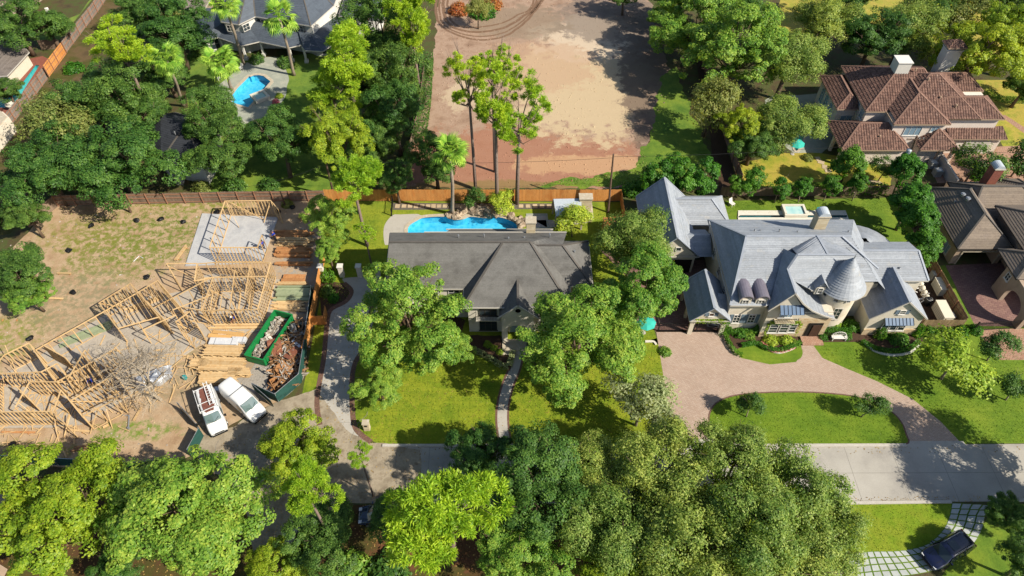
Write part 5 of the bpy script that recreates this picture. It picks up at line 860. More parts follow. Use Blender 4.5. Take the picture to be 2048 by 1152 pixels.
win(t, 56.2, 80.8, 3.6, 2.4, 1.5, nx=3, ny=1, pane='glass_pale'); win(t, 59.2, 80.8, 4.2, 1.2, .9, nx=2, ny=1, pane='glass_pale'); win(t, 55.6, 80.8, .6, 1.8, 1.6, nx=2, ny=2, pane='glass')
for y in (84.8, 86.6): win(t, 50.4, y, 3.6, 1.1, 1.5, 'L', 2, 3, arch=True, pane='glass_pale')
for y in (88.6, 90.6, 92.4): win(t, 47.6, y, 1.0, 1.3, 1.9, 'L', 2, 3, arch=True, pane='glass_pale')
win(t, 50.4, 90.5, 4.0, 1.6, 1.2, 'L', 2, 2, arch=True, pane='glass_pale'); win(t, 49.3, 86.5, 1, 1.8, 1.9, 'F', 2, 2, pane='glass_pale')
m = MB(); m.bb(65.0, 68.6, 81.2, 81.3, .05, 2.4); d = m.build('garage_door', 'garage_door', t); m = MB(); [m.bb(65.05, 68.55, 81.17, 81.2, .05 + i * .59, .05 + i * .59 + .55) for i in range(4)]; m.build('door_panel', 'garage_door', d)
for x, y in ((46.4, 78.9), (46.4, 82), (60.5, 79), (62.2, 79)): m = MB(); m.bb(x - .2, x + .2, y - .2, y + .2, 0, 2.82); m.build('porch_column', 'pink_stucco', t)
[vent(t, p, h, .1, 'fascia_tan') for p, h in (((60, 84.2, 7.2), .5), ((62, 83, 6.7), .5), ((58.6, 86.5, 8.7), .5), ((57.5, 88.6, 8.9), .5), ((51.5, 80, 3.9), .3))]
# side wall and air conditioners
q = PX([(1868, 318), (1905, 380)]); m = MB(); m.beam((q[0].x, q[0].y, .9), (q[1].x, q[1].y, .9), .25, 1.8); m.build('garden_wall', 'pink_stucco', label='low pale stucco wall beside the air conditioners', cat='wall')
def ac_unit(label, px, py, s=1.0, group='air conditioner units'):
    p = P(px, py); a = thing('air_conditioner', label, 'air conditioner', (p.x, p.y, 0), group); m = MB(); m.box((p.x, p.y, .5 * s), (.95 * s, .95 * s, s)); b = m.build('housing', 'ac_metal', a)
    m = MB(); m.lathe((p.x, p.y, s), [(.05, .02), (.36 * s, .02), (.38 * s, .05), (.4 * s, 0)], 14); m.build('fan_guard', 'white_paint', a); m = MB(); m.bb(p.x - .5 * s, p.x + .5 * s, p.y - .5 * s, p.y + .5 * s, 0, .06); m.build('pad', 'concrete', a); return a
defs(('ac_metal', ['#c8c8c2', '#b8b8b2'], dict(bmp=0)), ('gen_cream', ['#eae2cc'], dict(bmp=0, fmix=.1)))
ac_unit('white air conditioner nearer the tile house wall', 1862, 334); ac_unit('white air conditioner nearer the brown house fence', 1872, 350); ac_unit('cream air conditioner at the far end of the fenced equipment yard', 1866, 556, .9); ac_unit('cream air conditioner at the near end of the fenced equipment yard', 1896, 638, .85)
for lb, px, py, d in (('long cream generator box in the fenced equipment yard', 1880, 632, (1.1, 2.6, 1.3)), ('cream equipment box against the fence in the equipment yard', 1876, 580, (1.0, 1.9, 1.2))):
    p = P(px, py); g = thing('generator', lb, 'generator', (p.x, p.y, 0)); m = MB(); m.box((p.x, p.y, d[2] / 2), d); m.build('housing', 'gen_cream', g); m = MB(); m.box((p.x, p.y, d[2] + .03), (d[0] + .08, d[1] + .08, .06)); m.build('lid', 'gen_cream', g); m = MB(); [m.bb(p.x - d[0] / 2 - .012, p.x - d[0] / 2, p.y - d[1] * .4 + i * d[1] * .1, p.y - d[1] * .4 + i * d[1] * .1 + .08, .25, d[2] - .25) for i in range(8)]; m.build('louvre', 'ac_metal', g)
g = thing('pool_pump', 'black pool filter tank among white pipes in the equipment yard', 'filter', tuple(P(1852, 608))); p = P(1852, 608); m = MB(); m.lathe((p.x, p.y, 0), [(.42, 0), (.48, .5), (.46, .85), (.3, 1.05), (.02, 1.1)], 16); m.build('tank', 'black_iron', g, smooth=True); m = MB(); m.lathe((p.x, p.y, .95), [(.34, 0), (.36, .05), (.3, .08)], 14); m.build('tank_band', 'ac_metal', g)
m = MB(); rq = random.Random(3)
for i in range(9): a = P(1836 + rq.uniform(-8, 14), 565 + i * 5, .3); m.tube([a, a + Vector((rq.uniform(-.8, .8), rq.uniform(-.5, .5), rq.uniform(0, .5))), a + Vector((rq.uniform(-.8, .8), rq.uniform(-.8, .8), .1))], .07, 6)
m.build('pipework', 'white_paint', g)
for i in range(4): a = P(1838 + i * 4, 572 + i * 9); m = MB(); m.lathe((a.x, a.y, 0), [(.3, 0), (.33, .5), (.2, .75), (.02, .78)], 12); m.build('pump', 'gen_cream', g, smooth=True)

# ---------------------------------------------------------------- brown house, right edge
t = thing('brown_roofed_garage_house', 'tan stucco house with brown shingle hip roof and open dark garage', 'house', (58, 64, 0)); r = Roofs(t, 'shingle_brown', .3, .03, fascia='fascia_dark', ridge='ridge_grey')
wall(t, (54.7, 55.5, 59.7, 70), 0, 3, 'tan_stucco'); wall(t, (60.2, 60.8, 59.7, 70), 0, 2.99, 'tan_stucco'); wall(t, (55.5, 60.2, 69, 70), 0, 2.98, 'tan_stucco'); wall(t, (54.7, 55.45, 59.55, 59.7), 0, 3.0, 'tan_stucco'); wall(t, (60.2, 60.8, 59.55, 59.7), 0, 3.0, 'tan_stucco'); m = MB(); m.bb(55.45, 60.2, 59.55, 59.9, 2.15, 3); m.build('lintel', 'tan_stucco', t); m = MB(); m.bb(55.5, 60.2, 64.5, 64.6, 0, 3); m.build('garage_back', 'dark_inside', t); m = MB(); [m.bb(55.4 + a, 55.55 + a, 59.45, 59.55, 0, 2.2) for a in (0, 4.7)]; m.bb(55.4, 60.25, 59.45, 59.55, 2.15, 2.3); m.build('garage_frame', 'coping', t)
r.hip(54.3, 61.2, 59.2, 70.5, 3, 5.7, 'y', 3.4, 3.5); r.hip(58, 68.5, 64.5, 71.5, 3.02, 5.3, 'x', 2, 3.4); r.poly([(66 + 3.6 * math.cos(R(a)), 68.5 + 3.6 * math.sin(R(a))) for a in range(22, 360, 45)], 3.3, [(66, 68.5, 5.2)]); r.hip(60.5, 78, 55.5, 65, 4.8, 7.2, 'x', 4, 4); r.done()
wall(t, (61.5, 78, 56, 64.5), 0, 4.8, 'tan_stucco'); wall(t, (60.8, 68, 64.6, 71), 0, 3, 'tan_stucco'); wall(t, (63.5, 69, 66.5, 71.2), 0, 3.2, 'tan_stucco')
chimney(t, 62.3, 70.3, 3, 6.6, 1.2, 1.3, 'brick_red', 'coping', barrel='metal_light'); win(t, 54.7, 61.3, .4, 1.2, 1.4, 'L', 2, 2, frame='fascia', pane='glass_pale')
[vent(t, p, .5, .2) for p in ((56.9, 66.5, 5.0), (57, 65.5, 5.2))]; vent(t, (56.0, 66.0, 4.3), .4)
# its arched gateway block
g = thing('arched_gateway', 'tan stucco gateway block with tall arch at the right edge', 'gateway', (61, 52, 0)); m = MB(); k = 12; y0, y1, zt = 49.2, 55.6, 4.2; oc, ow, oh = 51.9, 3.4, 1.3
arc = [(oc - ow / 2 * math.cos(math.pi * i / k), oh + ow / 2 * .95 * math.sin(math.pi * i / k)) for i in range(k + 1)]
def colm(a, b, za, zb): m.hexa([(58.3, b, zb), (58.3, a, za), (58.8, a, za), (58.8, b, zb), (58.3, b, zt), (58.3, a, zt), (58.8, a, zt), (58.8, b, zt)])
colm(y0, arc[0][0], 0, 0); colm(arc[-1][0], y1, 0, 0)
for i in range(k): colm(arc[i][0], arc[i + 1][0], arc[i][1], arc[i + 1][1])
m.build('arch_wall', 'tan_stucco', g); wall(g, (58.8, 72, 55.3, 55.9), 0, 4.2, 'tan_stucco', 'side_wall'); wall(g, (63.5, 72, 49.2, 55.3), 0, 4.19, 'tan_stucco', 'inner_wall'); r = Roofs(g, 'shingle_brown', .3, .03, fascia='fascia_dark', ridge='ridge_grey'); r.hip(58.0, 74, 53.2, 58, 4.25, 6.0, 'x', 2.4, 2.4); r.done(); win(g, 58.3, 54.6, 2.6, .8, 1.0, 'L', 2, 2)

# ---------------------------------------------------------------- slate house with porch and palms, top left
t = thing('slate_porch_house', 'two-storey white house with dark slate roofs and deep porch behind the palms', 'house', (-40, 110, 0))
up = [(-48.6, 110.4), (-47.9, 108.3), (-44.7, 107.4), (-42.6, 110.0), (-32.8, 106.9), (-30.2, 113.6), (-30, 124), (-50, 124)]; wl = [(p[0] * .985 - .55, p[1] * 1.004 + .3) for p in up]
wall(t, wl, 0, 5.6, 'white_paint'); lo = [(-52.8, 106.9), (-49.2, 108.2), (-44.6, 105.6), (-42, 106.9), (-36.7, 105.0), (-34.8, 105.9), (-33.9, 104.2), (-30.9, 103.9), (-28.5, 108), (-28.5, 118), (-54, 118), (-55.5, 112)]
r = Roofs(t, 'slate_dark', .3, .03, fascia='fascia', ridge='ridge_grey'); r.poly(up, 5.6, [(-43.5, 116, 10.3), (-36, 116.5, 10.6)]); r.poly(lo, 2.85, [(-46, 112, 5.2), (-37, 112, 5.2)], caps=False); r.done(); wall(t, [(-51.5, 108.2), (-49, 109.4), (-46.5, 109.4), (-44.8, 108.2), (-42.8, 109.6), (-36, 109.6), (-33, 107.2), (-29.5, 107.2), (-29.5, 116), (-51.5, 116)], 0, 2.8, 'white_paint', 'porch_wall')
for x, y in ((-44.7, 106.1), (-42.0, 107.3), (-36.8, 105.4), (-34.4, 105.3), (-49.0, 108.5)):
    m = MB(); m.bb(x - .16, x + .16, y - .16, y + .16, .5, 2.85); c = m.build('porch_column', 'white_paint', t); m = MB(); m.bb(x - .3, x + .3, y - .3, y + .3, 0, .5); m.build('column_base', 'white_paint', c)
for x, y, a in ((-46.5, 107.95, -15), (-44.0, 108.4, 50), (-41.3, 109.85, -17), (-38, 108.85, -17), (-35, 107.95, -17)): win(t, x, y, 4.0, 1.3, 1.2, ang=a, nx=2, ny=2, sill=False)
win(t, -51.5, 110.5, .5, 1.4, 1.8, 'L'); win(t, -50.3, 108.75, .4, 1.5, 2.0, ang=25); win(t, -45.6, 108.7, .5, 1.2, 1.8, ang=-35, nx=2); win(t, -39.5, 109.6, .4, 2.2, 2.0, nx=3); win(t, -31.2, 107.2, .4, 1.6, 2.0)
t = thing('slate_gable_annex', 'dark slate roofed annex beside the porch house at the top', 'house', (-25, 118, 0)); wall(t, (-29.2, -23, 113.5, 126), 0, 4, 'white_paint'); r = Roofs(t, 'slate_dark', .3, .03, ridge='ridge_grey'); r.hip(-29.6, -22.6, 113, 126.5, 4, 6.4, 'y', 3, 3); r.done(); vent(t, (-27.6, 118, 5.2), .6, .1); vent(t, (-26.8, 118, 5.6), .6, .1)
t = thing('brown_roof_house_far', 'low brown-roofed house at the top left beside the porch house', 'house', (-56, 118, 0)); wall(t, (-62, -54.5, 114, 124), 0, 3, 'tan_stucco'); r = Roofs(t, 'shingle_taupe', .3, .03); r.hip(-62.5, -54, 113.5, 124.5, 3, 5, 'y'); r.done()
# small dark-roofed house
t = thing('dark_roofed_cottage', 'small house with black shingle roof hidden among trees above the building site', 'house', (-47, 79, 0)); ev = [(-53, 82), (-48.2, 76.0), (-41.9, 74.4), (-41.5, 81.5), (-44, 84.5), (-49.6, 87)]
wall(t, [(p[0] * .97 - 1.42, p[1] * .97 + 2.4) for p in ev], 0, 3, 'pale_stucco'); r = Roofs(t, 'shingle_black', .3, .03, ridge='ridge_grey'); r.poly(ev, 3, [(-49.4, 82.6, 5.7), (-45.2, 80.6, 5.7)]); r.done(); win(t, -46.2, 76.0, .8, 1.6, 1.2, ang=-14, nx=3); win(t, -44, 75.5, .8, 1.0, 1.2, ang=-14); vent(t, (-46.5, 79.2, 4.9), .6)
ac_unit('pale air conditioner beside the black-roofed cottage', 362, 366, .9)
# buildings on the far side of the alley
t = thing('brown_roofed_pool_house', 'low building with brown shingle roof beside the turquoise lap pool', 'house', (-82, 102, 0)); ev = [(-79.8, 97.6), (-79.4, 104.5), (-84.5, 109.6), (-99, 109), (-99, 96)]; wall(t, [(p[0] * .99 - 1.3, p[1] * .985 + 1.5) for p in ev], 0, 2.3, 'cream_stucco'); r = Roofs(t, 'shingle_taupe', .3, .03); r.poly(ev, 2.35, [(-86.5, 103, 4.2), (-94, 103, 4.2)]); r.done()
t = thing('white_roofed_outbuilding', 'pale low outbuilding at the left edge below the lap pool', 'shed', tuple(P(-8, 245))); q = [P(-60, 225, 2.4), P(5, 222, 2.4), P(18, 234, 2.4), P(-25, 285, 2.4), P(-80, 285, 2.4)]; m = MB(); m.prism([(p.x, p.y) for p in q], 0, 2.3); m.build('wall', 'cream_stucco', t); m = MB(); m.prism([(p.x * 1.004, p.y) for p in q], 2.3, 2.45, True); m.build('roof', 'coping', t)
t = thing('pale_house_top_left', 'pale house corner behind the lawn at the top left edge', 'house', tuple(P(60, 30))); q = P(85, 12); wall(t, (q.x - 14, q.x - 1, q.y - 2, q.y + 10), 0, 3.2, 'tan_stucco'); r = Roofs(t, 'shingle_taupe', .3, .03); r.hip(q.x - 14.5, q.x - .5, q.y - 2.5, q.y + 10.5, 3.2, 5.6, 'x'); r.done(); q = P(38, 50); wall(t, (q.x - 4, q.x + .8, q.y - 2, q.y + 3), 0, 2.6, 'tan_stucco', 'wing_wall')
t = thing('brown_roof_top_right', 'brown roof corner at the top right edge behind the golden trees', 'house', tuple(P(2035, 8))); q = P(2040, 12); wall(t, (q.x - 1, q.x + 12, q.y - 2, q.y + 10), 0, 3, 'tan_stucco'); r = Roofs(t, 'shingle_taupe', .3, .03); r.hip(q.x - 1.6, q.x + 12.5, q.y - 2.5, q.y + 10.5, 3, 5.2, 'x'); r.done()
t = thing('brown_roof_bottom_left', 'brown shingle roof corner at the bottom left edge under the golden tree', 'house', tuple(P(0, 1140))); q = P(18, 1152); wall(t, (q.x - 8, q.x - .4, q.y - 9, q.y + .6), 0, 2.8, 'tan_stucco'); r = Roofs(t, 'shingle_taupe', .3, .03); r.hip(q.x - 8.5, q.x, q.y - 9.5, q.y + 1, 2.8, 4.8, 'y'); r.done()

# ---------------------------------------------------------------- fences
defs(('fence_orange', ['#e09248', '#eca65e', '#d68640'], dict(scale=1.5, fine=6, fmix=.3, stretch=(1, 1, .3), island=.12)), ('fence_brown', ['#8a7462', '#9c8672', '#7c6856'], dict(scale=1.5, fine=6, fmix=.4, stretch=(1, 1, .3), island=.16)), ('fence_grey', ['#857a72', '#9a8e84', '#76695f'], dict(scale=1.5, fine=6, fmix=.4, stretch=(1, 1, .3), island=.15)), ('fence_rail', ['#a8765a', '#b5866a'], dict(fmix=.2)), ('fence_weathered', ['#b09874', '#9a825f', '#c2aa86'], dict(scale=1.5, stretch=(1, 1, .3), island=.2)), ('screen_green', ['#1f4a44', '#2a5a52', '#1a403c'], dict(scale=1.2, fmix=.2, bmp=.2)), ('screen_light', ['#9fb0a8', '#b4c0b6'], dict(fmix=.15)))
def fence(label, pts, h, mat, rail=None, side=1, post=2.44, pick=.15, name='board_fence', posts=True, cap=None):
    """board fence: one panel part per bay (pickets with gaps), a post part per bay, rails on the given side"""
    t = thing(name, label, 'fence', (pts[0][0], pts[0][1], 0)); rnd = random.Random(len(label))
    for a, b in zip(pts[:-1], pts[1:]):
        a, b = Vector((a[0], a[1], 0)), Vector((b[0], b[1], 0)); L = (b - a).length; d = (b - a).normalized(); q = Vector((-d.y, d.x, 0)) * side; n = max(1, round(L / post))
        for i in range(n):
            p0, p1 = a.lerp(b, i / n), a.lerp(b, (i + 1) / n); m = MB(); k = max(2, round((p1 - p0).length / pick))
            for j in range(k):
                c = p0.lerp(p1, (j + .5) / k); w = (p1 - p0).length / k - .008; dz = rnd.uniform(-.03, .03); lean = rnd.uniform(-.006, .006)
                m.hexa([c + d * (sx * w / 2) + q * (sy * .011 + lean) + Vector((0, 0, z)) for z in (.04, h + dz) for sx, sy in ((-1, -1), (1, -1), (1, 1), (-1, 1))])
            o = m.build('fence_panel', mat, t)
            if rail:
                m = MB(); [m.beam(p0 + q * .05 + Vector((0, 0, z)), p1 + q * .05 + Vector((0, 0, z)), .05, .09) for z in (.3, h * .55, h - .25)]; m.build('rail', rail, o)
            if posts: m = MB(); m.box((p0.x + q.x * .1, p0.y + q.y * .1, (h + .05) / 2), (.1, .1, h + .05), math.atan2(d.y, d.x)); m.build('post', rail or mat, t)
            if cap: m = MB(); m.beam(p0 + Vector((0, 0, h + .05)), p1 + Vector((0, 0, h + .05)), .14, .04); m.build('cap_rail', cap, o)
    return t
F = lambda *pp: [P(a, b) for a, b in pp]
fence('weathered brown fence with posts behind the building site', F((118, 412), (300, 408), (480, 404), (652, 402)), 1.9, 'fence_brown', 'fence_rail', -1, cap=None)
fence('long orange cedar fence behind the pool garden', F((652, 402), (780, 402), (1000, 402), (1240, 402)), 2.05, 'fence_orange', None, -1, posts=False); fence('orange cedar fence along the right side of the pool garden', F((1240, 402), (1247, 452)), 2.0, 'fence_orange', None, 1, posts=False); fence('short orange fence stepping in toward the grey house', F((1247, 452), (1204, 455), (1208, 490)), 1.8, 'fence_orange', 'fence_rail', 1)
fence('orange fence between the building site and the driveway', F((650, 520), (640, 575), (626, 650), (610, 715)), 1.9, 'fence_orange', None, 1, posts=False); fence('small orange fence return at the driveway edge', F((626, 650), (652, 650), (655, 628)), 1.7, 'fence_orange', None, 1)
fence('grey weathered fence along the alley by the lap pool', F((-60, 355), (0, 280), (60, 205), (96, 158)), 2.0, 'fence_grey', 'fence_rail', -1); fence('new orange repair panel in the grey alley fence', F((98, 155), (118, 128), (133, 108)), 2.1, 'fence_orange', 'fence_rail', -1, name='repair_fence'); fence('grey weathered fence along the upper alley', F((133, 106), (160, 70), (195, 25), (225, -20)), 2.0, 'fence_grey', 'fence_rail', -1); fence('brown cross fence below the small top left lawn', F((84, 100), (125, 98)), 1.8, 'fence_brown', 'fence_rail')
fence('brown fence running up the right side of the cleared lot', F((1480, 372), (1450, 280), (1420, 180), (1398, 95)), 1.9, 'fence_brown', 'fence_rail', 1); fence('brown fence behind the mansion tree row', F((1440, 392), (1620, 392), (1795, 388)), 1.6, 'fence_brown', None); fence('weathered fence of the equipment yard beside the brown house', F((1855, 535), (1885, 590), (1921, 655)), 1.9, 'fence_weathered', 'fence_rail', -1); fence('weathered fence at the front of the equipment yard', F((1838, 657), (1921, 657)), 1.6, 'fence_weathered', None); fence('brown fence behind the brown house roof', F((1845, 385), (1930, 382), (1990, 380)), 1.7, 'fence_brown'); fence('short brown fence at the alley corner of the building site', F((60, 455), (95, 430), (118, 412)), 1.8, 'fence_brown', 'fence_rail'); fence('brown fence left of the cleared lot', F((800, 395), (812, 345), (838, 240), (850, 150)), 1.8, 'fence_brown', 'fence_rail', 1)
def screen(label, pts, h=1.7):
    t = thing('screened_fence', label, 'fence', (pts[0].x, pts[0].y, 0), 'green screened site fences')
    for a, b in zip(pts[:-1], pts[1:]):
        L = (b - a).length; n = max(1, round(L / 3.0)); d = (b - a).normalized(); q = Vector((-d.y, d.x, 0))
        for i in range(n):
            p0, p1 = a.lerp(b, i / n), a.lerp(b, (i + 1) / n); m = MB(); k = 6; k0 = len(m.v)
            for j in range(k + 1):
                c = p0.lerp(p1, j / k) + q * (.05 * math.sin(j / k * math.pi)); m.v += [tuple(c + Vector((0, 0, .05))), tuple(c + q * .04 + Vector((0, 0, h * .5))), tuple(c + Vector((0, 0, h)))]
            for j in range(k):
                for e in (0, 1): s0 = k0 + j * 3 + e; m.f.append((s0, s0 + 3, s0 + 4, s0 + 1))
            m.build('mesh_screen', 'screen_green', t); m = MB(); m.tube([p0 - q * .05, p0 - q * .05 + Vector((0, 0, h + .1))], .04, 6); m.build('post', 'vent_metal', t); m = MB(); m.tube([p0 + Vector((0, 0, h)), p1 + Vector((0, 0, h))], .03, 6); m.build('top_rail', 'vent_metal', t)
screen('green screened fence round the debris heap by the driveway', F((628, 590), (614, 700), (604, 765), (557, 805), (512, 783))); screen('green screened fence beside the work van with rack', F((408, 872), (385, 915))); screen('green screened fence under the golden trees at the bottom left', F((-30, 925), (60, 928), (180, 935), (290, 940), (360, 930)))
screen('pale open gate panel leaning out beside the plain white van', F((512, 783), (548, 815)), 1.5); screen('pale open gate panel beside the rack van', F((365, 820), (402, 862)), 1.5)
# white gate posts, iron gates
for i, (px, lb) in enumerate(((646, 'leftmost white gate post at the driveway head'), (685, 'second white gate post at the driveway head'), (721, 'third white gate post at the driveway head'), (757, 'rightmost white gate post by the house corner'))):
    p = P(px, 552); g = thing('gate_post', lb, 'post', (p.x, p.y, 0), 'white brick gate posts'); m = MB(); m.box((p.x, p.y, .9), (.55, .55, 1.8)); m.build('shaft', 'white_brick', g); m = MB(); m.box((p.x, p.y, 1.86), (.7, .7, .12)); m.build('cap', 'white_paint', g)
def iron_fence(label, a, b, h=1.6, name='iron_gate', cat='gate'):
    t = thing(name, label, cat, tuple(a)); L = (b - a).length; n = max(4, int(L / .16)); d = (b - a).normalized(); m = MB()
    for i in range(n + 1): p = a.lerp(b, i / n); m.box((p.x, p.y, h / 2), (.025, .025, h))
    o = m.build('bars', 'black_iron', t, kind='stuff'); m = MB(); [m.beam(a + Vector((0, 0, z)), b + Vector((0, 0, z)), .05, .05) for z in (.15, h - .2)]; m.build('rails', 'black_iron', t, kind='stuff')
    for p in (a, b): m = MB(); m.box((p.x, p.y, h / 2 + .05), (.12, .12, h + .1)); m.build('post', 'black_iron', t)
iron_fence('low black iron gate across the mansion drive left of the carport', P(1316, 662), P(1386, 662)); iron_fence('black iron gate under the carport arch', P(1392, 663), P(1446, 663)); iron_fence('black iron gate in front of the brown house court', P(1945, 662), P(2060, 655)); iron_fence('black iron rail at the left of the pool path', P(786, 406), P(784, 432), 1.2, 'iron_rail', 'fence')
# ---------------------------------------------------------------- building site
defs(('lumber', ['#e2b67c', '#eecb96', '#d8aa6c'], dict(scale=2, fine=8, fmix=.15, bmp=.1, obj=.17, stretch=(1, 1, 1))), ('lumber_brown', ['#b87c4c', '#c8905c', '#a86c40'], dict(scale=2, fmix=.25, obj=.12)), ('lumber_green', ['#a8b48c', '#b8c29a', '#9cac84'], dict(scale=2, fmix=.2, obj=.1)), ('plywood', ['#d8a868', '#e4b878'], dict(scale=1.5, fmix=.2, obj=.08)), ('tarp_silver', ['#c8ccd4', '#e4e8ee', '#b0b6c0'], dict(scale=2.5, fine=5, rough=.25, metal=.45, bmp=.9, bdist=.1)), ('black_plastic', ['#141416', '#1e1e20'], dict(rough=.5, bmp=.5)), ('skip_green', ['#157a3c', '#1c8a48', '#126a34'], dict(scale=1, fmix=.25, rough=.5)), ('skip_inside', ['#a86c58', '#b8806c', '#8c5a4c'], dict(scale=1.2, fmix=.4)), ('debris_wood', ['#a87850', '#c89868', '#805838', '#b8a088'], dict(scale=3, fine=6, fmix=.4, island=.4)), ('debris_mix', ['#c0b8a8', '#8c7a68', '#d8d0c4', '#5c5048'], dict(scale=3, fmix=.4, island=.45)), ('rust_sheet', ['#a8684c', '#8c5640', '#b87c60'], dict(scale=1.5, fmix=.4)), ('wrap_white', ['#f0f0f0', '#dcdfe4'], dict(scale=2, rough=.3)), ('blue_cloth', ['#1c3fb4', '#2448c0'], dict(bmp=0)), ('jeans', ['#2c3648', '#242c3c'], dict(bmp=0)), ('skin', ['#a87858'], dict(bmp=0, fmix=.05)), ('hat_white', ['#e8e8e4'], dict(bmp=0)), ('dark_cloth', ['#3c3a3c', '#4a4648'], dict(bmp=0)), ('teal_paint', ['#2c9c9c'], dict(bmp=0)))
m = MB(); m.prism([(p.x, p.y) for p in F((405, 428), (557, 436), (523, 526), (371, 533))], 0, .14); m.build('slab', 'slab', kind='structure')
m = MB(); m.prism([(p.x, p.y) for p in F((-140, 858), (128, 856), (172, 848), (250, 800), (330, 740), (400, 690), (545, 656), (560, 560), (430, 548), (395, 555), (385, 580), (330, 590), (262, 598), (195, 640), (60, 725), (-40, 770), (-140, 800))], 0, .12); m.build('slab', 'house_slab', kind='structure')
gz('ground_gravel_yard', [(545, 655), (625, 640), (605, 765), (560, 800), (470, 800), (440, 770), (500, 740)], 'gravel', 3, .2)
ZP = 2.75
def frame(name, label, segs, zs=.13, h=2.6, step=.42, extra=()):
    """open stud walls: (x0, y0, x1, y1[, mode]) top plates in photograph pixels; mode p = plate only, s = sparse studs"""
    p0 = P(segs[0][0], segs[0][1], ZP); t = thing(name, label, 'timber frame', (p0.x, p0.y, 0)); studs = []; rnd = random.Random(len(label))
    for si, sg in enumerate(segs):
        a, b = P(sg[0], sg[1], zs + h), P(sg[2], sg[3], zs + h); dz = Vector((0, 0, (si % 7) * .004 - .012)); a = a + dz; b = b + dz; md = sg[4] if len(sg) > 4 else ''; d = (b - a).normalized(); L = (b - a).length
        stick('top_plate', 'lumber', t, a, b, .11, .09)
        if md != 'p': stick('bottom_plate', 'lumber', t, a - Vector((0, 0, h - .03)), b - Vector((0, 0, h - .03)), .1, .05)
        st = step * (3.2 if md == 's' else 1 if md != 'p' else 6); n = max(1, round(L / st))
        for i in range(n + 1):
            c = a.lerp(b, i / n); studs.append((c + Vector((0, 0, -h + .06)), c + Vector((0, 0, -.05))))
        if rnd.random() < .4 and md == '': stick('brace', 'lumber', t, a - Vector((0, 0, .1)), a.lerp(b, .5) - Vector((0, 0, h - .1)), .03, .11)
    for a, b, w, hh in extra: stick('brace', 'lumber', t, a, b, w, hh)
    keep = []
    for s in sorted(studs, key=lambda s: s[0].y):
        if all((s[0].xy - k[0].xy).length > .09 for k in keep[-60:]): keep.append(s)
    studs = keep; mm = MB()
    for i, (a, b) in enumerate(studs):
        if i < 290:
            o = piece('stud', 'lumber', t, (a + b) / 2, (.07, .1, (b - a).length))
        else: mm.beam(a, b, .07, .1)
    if mm.f: mm.build('studs', 'lumber', t, kind='stuff')
    return t
def br(x0, y0, z0, x1, y1, z1): return (P(x0, y0, z0), P(x1, y1, z1), .05, .12)
frame('garage_frame', 'open stud walls on the pale concrete slab behind the site', [(450, 402, 541, 401), (450, 402, 419, 495, 's'), (541, 401, 556, 418, 's'), (419, 495, 515, 495), (515, 495, 524, 470, 's')], zs=.14, extra=[br(460, 405, 2.6, 530, 440, .2), br(452, 402, 2.7, 478, 455, .2), br(541, 401, 2.7, 556, 436, .2), br(541, 401, 2.7, 528, 445, .2), br(430, 470, 1.2, 446, 520, .2)])
